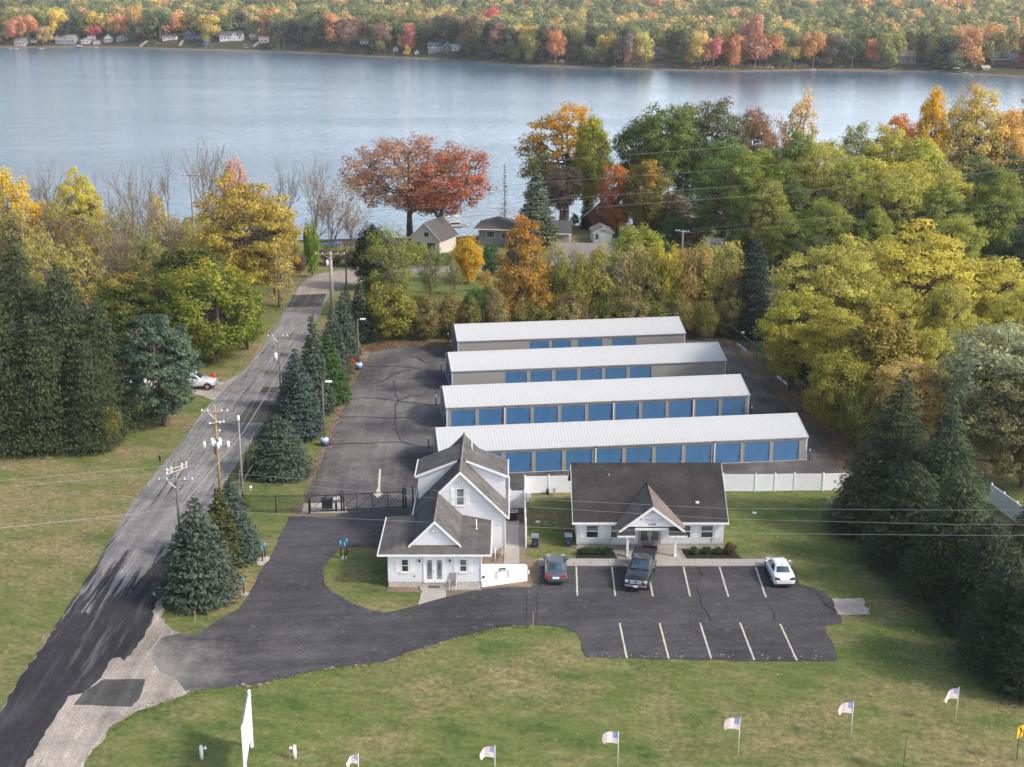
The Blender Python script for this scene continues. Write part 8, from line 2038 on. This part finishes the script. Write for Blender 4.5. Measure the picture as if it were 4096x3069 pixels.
M['far_mass'] = far_leaf_mat('far_wood_leaves', [(0, FD), (.12, FG), (.27, FO), (.36, FYG), (.42, FG), (.52, (.38, .30, .09)), (.57, FO), (.63, (.42, .24, .08)), (.69, FG), (.75, FYG), (.81, (.40, .31, .09)), (.86, (.34, .15, .10)), (.885, FG), (.94, (.28, .18, .09)), (.965, FO)])
def far_proto(seed, h, w, n, leaf, mat, base=.12, shape='round'):
    rng = np.random.default_rng(seed); K = 16
    zc = h*(1+base)/2; rz = h*(1-base)/2
    C = rng.normal(size=(K, 3)); C /= np.linalg.norm(C, axis=1, keepdims=True); C *= rng.uniform(.35, .8, (K, 1))
    if shape == 'egg': C[:, :2] *= .8
    if shape == 'cone': C[:, :2] *= (1.0-.45*(C[:, 2:3]+1))
    C = C*np.array([w/2, w/2, rz])+np.array([0, 0, zc])
    idx = rng.integers(0, K, n); d = rng.normal(size=(n, 3)); d /= np.linalg.norm(d, axis=1, keepdims=True)
    p = C[idx]+d*(rng.uniform(0, 1, (n, 1))**.4)*w*.2
    nr = d*1.4+rng.normal(size=(n, 3))*.35+np.array([0, 0, .5])
    cv = rng.uniform(.2, .8, K); v = np.clip(cv[idx]*.8+.1+rng.normal(size=n)*.1, 0, 1)
    return quads(p, nr, leaf*rng.uniform(.7, 1.35, n), .8, v, np.clip(p[:, 2]/h, 0, 1), 'crown', mat, rng)
FP1 = [far_proto(100+i, 15, 12, 1900, .72, M['far_leaf'], .1, s) for i, s in enumerate(('round', 'round', 'egg', 'egg', 'cone', 'round'))]
FTR = tube_np([(np.zeros(3), np.array([.2, 0, 5.]), .28, .22), (np.array([.2, 0, 5.]), np.array([0, 0, 11.]), .22, .05), (np.array([.2, 0, 4.]), np.array([2.6, 0, 9.]), .14, .04), (np.array([.2, 0, 4.5]), np.array([-2.4, 1, 9.]), .14, .04)], 5, 'trunk', M['bark_grey'])
def far_tree(x, y, z, h, r, pi, label, col, name='far_tree', group=None, rz=0.):
    r = max(r, .36*h); h *= 1.06
    t = empty(name, label, 'tree', (x, y, z-.3), rz, group); t.scale = (2*r/12, 2*r/12, h/15)
    link('trunk', FTR, t); c = link('crown', FP1[pi], t); c.color = (*col, 1)
    return t
SP = []
for a, pi, lab, c in (
    ((-375.3, 1058.5, 0.24, 20.9, 6.8), 0, 'pink-orange maple at the far left shore', (.40, .17, .10)), ((-364.7, 1060.5, 0.51, 22.9, 6.8), 1, 'bright orange maple right of the pink one on the far left shore', FOR), ((-352.2, 1055.0, -0.66, 16.5, 6.4), 2, 'tan-gold tree hanging over the far left beach', FT_), ((-344.4, 1069.0, 3.55, 25.5, 5.3), 2, 'lemon yellow tree high behind the stone cottage', (.46, .34, .04)),
    ((-337.3, 1067.0, 2.77, 17.3, 8.0), 0, 'very dark tree above the stone cottage', (.03, .045, .035)), ((-317.9, 1074.0, 4.04, 10.3, 5.0), 1, 'crimson-pink small maple above the white boathouse', (.42, .05, .08)), ((-331.2, 1088.5, 4.56, 22.7, 9.7), 5, 'orange-pink crown behind the crimson maple', (.40, .19, .09)), ((-296.0, 1068.0, 4.45, 19.6, 5.7), 2, 'orange tree with red tip on the left far shore', FOR),
    ((-284.7, 1064.0, 4.58, 24.2, 6.0), 3, 'golden-orange tree right of the red-tipped one', (.42, .25, .06)), ((-263.2, 1052.0, 4.51, 24.5, 11.6), 1, 'big grey-green tree above the brown bank', (.13, .16, .075)), ((-233.3, 1087.0, 4.61, 19.6, 10.6), 5, 'big grey-green tree above the blue tarp strip', (.12, .15, .075)), ((-205.3, 1077.0, 4.62, 22.5, 7.7), 2, 'orange-tan tree above the wide white house', (.33, .20, .10)),
    ((-225.6, 1136.5, 4.63, 21.4, 5.6), 1, 'yellow crown left above the wide white house', FY), ((-66.6, 916.0, 2.73, 17.2, 7.3), 3, 'rose-red crown over an orange one by the centre cottages', (.36, .12, .09)), ((-71.7, 919.5, 2.4, 11.9, 4.9), 2, 'peach-orange low tree left of the slate cottage', FOR), ((-48.7, 923.5, 4.6, 15.1, 5.6), 0, 'brick red crown above the slate cottage', FR),
    ((-16.8, 1096.5, 4.24, 24.8, 6.2), 0, 'crimson crown standing out of the far wood', (.40, .06, .07)), ((-26.0, 894.0, 4.41, 16.2, 2.2), 4, 'slim scarlet tree on the far shore', (.45, .10, .04)), ((25.5, 820.5, 0.25, 21.1, 2.9), 2, 'orange-brown tree at the sandy point', (.36, .16, .05)), ((10.7, 830.0, 0.31, 17.2, 3.9), 3, 'pale yellow-green tree left of the sandy point', (.25, .24, .08)),
    ((74.0, 796.5, -0.3, 21.7, 3.1), 2, 'tall narrow yellow-olive tree left of the clearing house', (.33, .29, .07)), ((64.2, 794.5, -0.76, 21.1, 6.8), 0, 'mauve-brown wide tree left of the narrow yellow one', (.17, .12, .10)), ((67.2, 796.5, -0.58, 11.7, 4.0), 1, 'salmon low tree under the mauve-brown one', (.36, .18, .12)), ((52.4, 811.0, 0.52, 9.5, 3.5), 3, 'small olive tree leaning over the bank', (.22, .21, .05)),
    ((97.5, 865.0, 1.0, 20.4, 5.9), 4, 'teal conifer behind the clearing house', (.035, .085, .065)), ((112.2, 781.0, -0.32, 18.9, 6.1), 0, 'pink-red tree on the right far shore', (.36, .11, .09)), ((105.1, 782.0, -0.45, 23.0, 3.6), 2, 'yellow tree left of the pink-red one', (.42, .31, .06)), ((120.3, 790.5, 0.84, 22.4, 5.6), 1, 'tan-olive crown behind the pink-red tree', (.28, .22, .08)),
    ((123.7, 780.0, -0.31, 17.6, 3.6), 3, 'orange tree right of the pink-red one', FOR), ((135.9, 782.5, -0.08, 30.0, 9.8), 5, 'huge rusty rose crown rising on the right far shore', (.30, .14, .09)), ((169.1, 787.0, -0.34, 21.0, 7.3), 1, 'orange-gold twin tree on the brown beach', (.42, .22, .05)), ((172.6, 916.0, 1.0, 21.6, 2.6), 4, 'blue-green pine tip right of the huge rose crown', (.03, .075, .06)),
    ((224.4, 843.0, 1.0, 23.0, 7.8), 3, 'tall fresh green tree left of the tan house', (.13, .19, .045)), ((190.4, 785.0, 0.11, 16.3, 8.1), 1, 'dark green tree beside the upturned boat', (.07, .10, .04)), ((201.9, 786.5, 0.53, 17.1, 4.8), 2, 'orange-red low tree left of the fresh green one', (.42, .16, .06)), ((251.8, 870.5, 1.0, 18.3, 8.1), 0, 'golden yellow tree above the tan house', (.50, .33, .04)),
    ((247.8, 765.0, 1.0, 23.4, 9.0), 1, 'wide orange-pink tree behind the pontoon boat', (.36, .19, .09)), ((239.6, 774.0, 1.0, 13.1, 6.9), 5, 'olive-gold low tree behind the round covered boat', (.28, .22, .05)), ((257.5, 843.0, 1.0, 22.1, 6.0), 2, 'brown-orange crown above the olive-gold tree', (.30, .19, .07)), ((266.9, 787.5, 1.0, 19.4, 3.4), 3, 'brownish orange tree beside the log house', (.30, .17, .08)),
    ((280.8, 769.5, 1.0, 16.0, 3.0), 3, 'rosy tree right of the log house', (.33, .12, .09)), ((182.0, 788.5, 0.17, 21.5, 2.0), 2, 'slim pale-stemmed tree before the brown cabin', (.15, .13, .10))):
    far_tree(*a, pi, lab, c); SP.append((a[0], a[1], a[4]))
rng = random.Random(77)
kinds = [('mid green tree in the far lakeshore wood', FG, 26), ('dark green tree in the far lakeshore wood', FD, 22), ('olive tree in the far lakeshore wood', FO, 18), ('yellow-green tree in the far lakeshore wood', FYG, 9), ('orange tree in the far lakeshore wood', FOR, 10), ('tan-brown tree in the far lakeshore wood', FB_, 9), ('golden yellow tree in the far lakeshore wood', FY, 9), ('rose-red tree in the far lakeshore wood', FR, 4)]
tot = sum(k[2] for k in kinds)
cnt = 0; tries = 0; placed = []
while cnt < 250 and tries < 9000:
    tries += 1
    x = rng.uniform(-410, 300); fs = float(lerp_tab(FARS, x))
    dpt = rng.uniform(9, 62) if tries % 3 else rng.uniform(9, 30)
    y = fs+dpt
    if abs(x) > y*.385: continue
    bad = False
    for hx, hy, hwid, hd in FARH:
        if abs(x-hx) < hwid/2+4.5 and y < hy+hd+5: bad = True; break
    if bad: continue
    if x < 30 and -330 < x < -120 and dpt < 22 and rng.random() < .8: continue   # open banks on the left
    if any((x-px)**2+(y-py)**2 < 46 for px, py in placed): continue
    if any((x-px)**2+(y-py)**2 < (pr*.9)**2 for px, py, pr in SP): continue
    k = rng.uniform(0, tot); i = 0
    while k > kinds[i][2]: k -= kinds[i][2]; i += 1
    lab, c, _ = kinds[i]
    small = dpt < 16
    h = rng.uniform(7, 13) if small else rng.uniform(14, 23); r = h*rng.uniform(.42, .62)
    z = float(ground_z(x, y)); j = rng.uniform(.85, 1.15)
    far_tree(x, y, z, h, r, rng.randrange(6), lab, tuple(v*j for v in c), group=lab+'s'.replace('woods', 'wood'), rz=rng.uniform(0, 6.28))
    placed.append((x, y)); cnt += 1

# the wood that reads as one mass: instanced points
FP2 = [far_proto(200+i, 15, 14, 520, 1.35, M['far_mass'], 0., s) for i, s in enumerate(('round', 'egg', 'round', 'cone'))]
ncol = bpy.data.collections.new('wood_source')
for me in FP2:
    ncol.objects.link(bpy.data.objects.new('wood_tree', me))
pts = []; rs = np.random.default_rng(9)
for (y0, y1, sp) in ((30, 230, 15), (230, 600, 18), (600, 1300, 21), (1300, 2600, 27)):
    yy = y0
    while yy < y1:
        x = -(700+yy)*.48
        while x < (1100+yy)*.42:
            px = x+rs.uniform(-.45, .45)*sp; fs = float(np.interp(px, [p[0] for p in FARS], [p[1] for p in FARS])); py = fs+yy+rs.uniform(-.45, .45)*sp
            if abs(px) < py*.43+20:
                ok = yy > 62 or not any((px-a)**2+(py-b)**2 < 40 for a, b in placed)
                if ok and yy < 66 and any(abs(px-hx) < hwid/2+3.5 and py < hy+hd+4 for hx, hy, hwid, hd in FARH): ok = False
                if ok: pts.append((px, py, 0))
            x += sp
        yy += sp*.87
pts = np.array(pts); pts[:, 2] = ground_z(pts[:, 0], pts[:, 1])-.5
pm = bpy.data.meshes.new('far_wood'); pm.vertices.add(len(pts)); pm.vertices.foreach_set('co', pts.astype(np.float32).ravel()); pm.update()
sa_ = pm.attributes.new('sc', 'FLOAT', 'POINT'); sc = rs.uniform(.85, 1.6, len(pts))*np.where(pts[:, 1] > 1500, 1.35, 1.0); sa_.data.foreach_set('value', sc.astype(np.float32))
wood = link('far_wood', pm); tag(wood, 'hazy autumn wood stretching back behind the far lake shore', 'forest', kind='stuff')
ng = bpy.data.node_groups.new('scatter_wood', 'GeometryNodeTree')
ng.interface.new_socket('Geometry', in_out='INPUT', socket_type='NodeSocketGeometry'); ng.interface.new_socket('Geometry', in_out='OUTPUT', socket_type='NodeSocketGeometry')
gi_ = ng.nodes.new('NodeGroupInput'); go = ng.nodes.new('NodeGroupOutput')
m2p = ng.nodes.new('GeometryNodeMeshToPoints'); iop = ng.nodes.new('GeometryNodeInstanceOnPoints'); ci = ng.nodes.new('GeometryNodeCollectionInfo')
ci.inputs['Collection'].default_value = ncol; ci.inputs['Separate Children'].default_value = True; ci.inputs['Reset Children'].default_value = True
iop.inputs['Pick Instance'].default_value = True
rv = ng.nodes.new('FunctionNodeRandomValue'); rv.data_type = 'FLOAT'; rv.inputs[3].default_value = 6.28
cx = ng.nodes.new('ShaderNodeCombineXYZ'); ng.links.new(rv.outputs[1], cx.inputs[2])
na_ = ng.nodes.new('GeometryNodeInputNamedAttribute'); na_.data_type = 'FLOAT'; na_.inputs[0].default_value = 'sc'
ng.links.new(gi_.outputs[0], m2p.inputs[0]); ng.links.new(m2p.outputs[0], iop.inputs['Points']); ng.links.new(ci.outputs[0], iop.inputs['Instance'])
ng.links.new(cx.outputs[0], iop.inputs['Rotation']); ng.links.new(na_.outputs[0], iop.inputs['Scale']); ng.links.new(iop.outputs[0], go.inputs[0])
md = wood.modifiers.new('scatter', 'NODES'); md.node_group = ng

# shoreline brush at the far water edge (uncountable)
bp = []; bn = []; bv = []
rs = np.random.default_rng(12)
for k in range(2600):
    x = rs.uniform(-420, 320)
    if x < 60 and rs.uniform() < .75: continue
    if any(abs(x-hx) < hwid/2+3 for hx, hy, hwid, hd in FARH) and rs.uniform() < .85: continue
    if 165 < x < 270 and rs.uniform() < .75: continue
    y = float(lerp_tab(FARS, x))+rs.uniform(4, 14); z = float(ground_z(x, y)); s = rs.uniform(.8, 2.6)
    n = 7; bp.append(np.array([x, y, z+s*.5])+rs.normal(size=(n, 3))*s*.45); bn.append(rs.normal(size=(n, 3))+np.array([0, -.3, .6])); bv.append(np.full(n, rs.uniform(0, 1)))
bp = np.concatenate(bp); bn = np.concatenate(bn); bv = np.concatenate(bv)
br = link('shore_brush', quads(bp, bn, .9*rs.uniform(.6, 1.4, len(bp)), .7, bv, bv, 'shore_brush', M['far_leaf'], rs)); br.color = (.13, .12, .06, 1)
tag(br, 'low olive and brown brush along the far water edge', 'brush', kind='stuff')

# ---------------- fallen leaves ----------------
rs = np.random.default_rng(21)
def inside(x, y, P):
    c = False; j = len(P)-1
    for i in range(len(P)):
        if (P[i][1] > y) != (P[j][1] > y) and x < (P[j][0]-P[i][0])*(y-P[i][1])/(P[j][1]-P[i][1])+P[i][0]: c = not c
        j = i
    return c
def scatter_leaves(name, label, n, xr, yr, col, size, dens=None, z=.03):
    x = rs.uniform(*xr, n); y = rs.uniform(*yr, n)
    keep = [not inside(a, b_, DRIVE) or rs.uniform() < .06 for a, b_ in zip(x, y)]; x = x[keep]; y = y[keep]; n = len(x)
    c = np.stack([x, y, np.full(n, z)+rs.uniform(0, .03, n)], 1)
    o = link(name, quads(c, rs.normal(size=(n, 3))*.35+np.array([0, 0, 1]), size*rs.uniform(.6, 1.5, n), .7, rs.uniform(0, 1, n), rs.uniform(0, 1, n), name, M['leaf'], rs)); o.color = (*col, 1); o['tint'] = list(col); o['turn'] = 0.0
    return tag(o, label, 'leaves', kind='stuff')
scatter_leaves('fallen_leaves', 'pale yellow leaves scattered over the front lawn', 520, (-14, 34), (72, 101), (.44, .42, .16), .11, z=.04)
scatter_leaves('fallen_leaves', 'yellow leaves under the spruces on the right lawn', 380, (22, 38), (76, 112), (.42, .38, .14), .12, z=.04)
scatter_leaves('fallen_leaves', 'leaves on the meadow left of the road', 260, (-60, -34), (80, 150), (.42, .33, .12), .14, z=.04)
# brown litter strip beside the right fence and behind the rear building
def strip(name, label, line, wd, n, col, size):
    L_ = [Vector(p) for p in line]; seg = rs.integers(0, len(L_)-1, n); t_ = rs.uniform(0, 1, n); off = rs.normal(size=n)*wd
    P = []
    for s, u, o_ in zip(seg, t_, off):
        a, b = L_[s], L_[s+1]; p = a.lerp(b, float(u)); d = (b-a).normalized(); P.append((p.x-d.y*o_, p.y+d.x*o_, .03))
    P = np.array(P); P[:, 2] += rs.uniform(0, .04, n)
    o = link(name, quads(P, rs.normal(size=(n, 3))*.4+np.array([0, 0, 1]), size*rs.uniform(.6, 1.5, n), .7, rs.uniform(0, 1, n), rs.uniform(0, 1, n), name, M['leaf'], rs)); o.color = (*col, 1); o['tint'] = list(col); o['turn'] = 0.0
    return tag(o, label, 'leaves', kind='stuff')
strip('leaf_litter', 'tan leaf litter along the right side of the storage yard', [(29.46, 177.39), (31.18, 165.12), (32.16, 155.35), (33.12, 145.68), (33.62, 135.43), (33.82, 128.57)], 1.0, 3800, (.27, .19, .09), .17)
strip('leaf_litter', 'brown leaf litter along the top of the storage yard', [(-19.82, 174.81), (-16.41, 177.66), (-8.36, 178.05), (28.63, 182.09)], 1.2, 2600, (.24, .15, .08), .2)
strip('leaf_litter', 'brown litter beside the spruce row', [(-19.26, 121.0), (-19.61, 135.43), (-19.45, 144.77), (-19.5, 157.43), (-19.29, 169.84)], .7, 1500, (.22, .14, .08), .15)
strip('grass_tufts', 'rough grass tufts fringing the driveway edge', [(-26.4, 79.01), (-23.84, 82.55), (-20.94, 84.24), (-17.56, 85.01), (-13.34, 87.12), (-9.16, 88.15), (-4.99, 91.35), (-1.93, 93.08), (1.55, 93.99)], .22, 700, (.16, .19, .05), .12)

# ---------------- air haze ----------------
hz = MB().box(-1700, 1700, -70, 3700, -6.0, 110).build('haze', None)
hm = bpy.data.materials.new('haze_air'); hm.use_nodes = True; ht = hm.node_tree
for n_ in list(ht.nodes):
    if n_.type == 'BSDF_PRINCIPLED': ht.nodes.remove(n_)
pv = ht.nodes.new('ShaderNodeVolumePrincipled'); pv.inputs['Color'].default_value = (.86, .89, .95, 1); pv.inputs['Density'].default_value = 0.00009; pv.inputs['Anisotropy'].default_value = 0.2
ht.links.new(pv.outputs[0], ht.nodes['Material Output'].inputs['Volume'])
hz.data.materials.clear(); hz.data.materials.append(hm); tag(hz, 'thin pale haze filling the air over the whole scene', 'haze', kind='stuff')
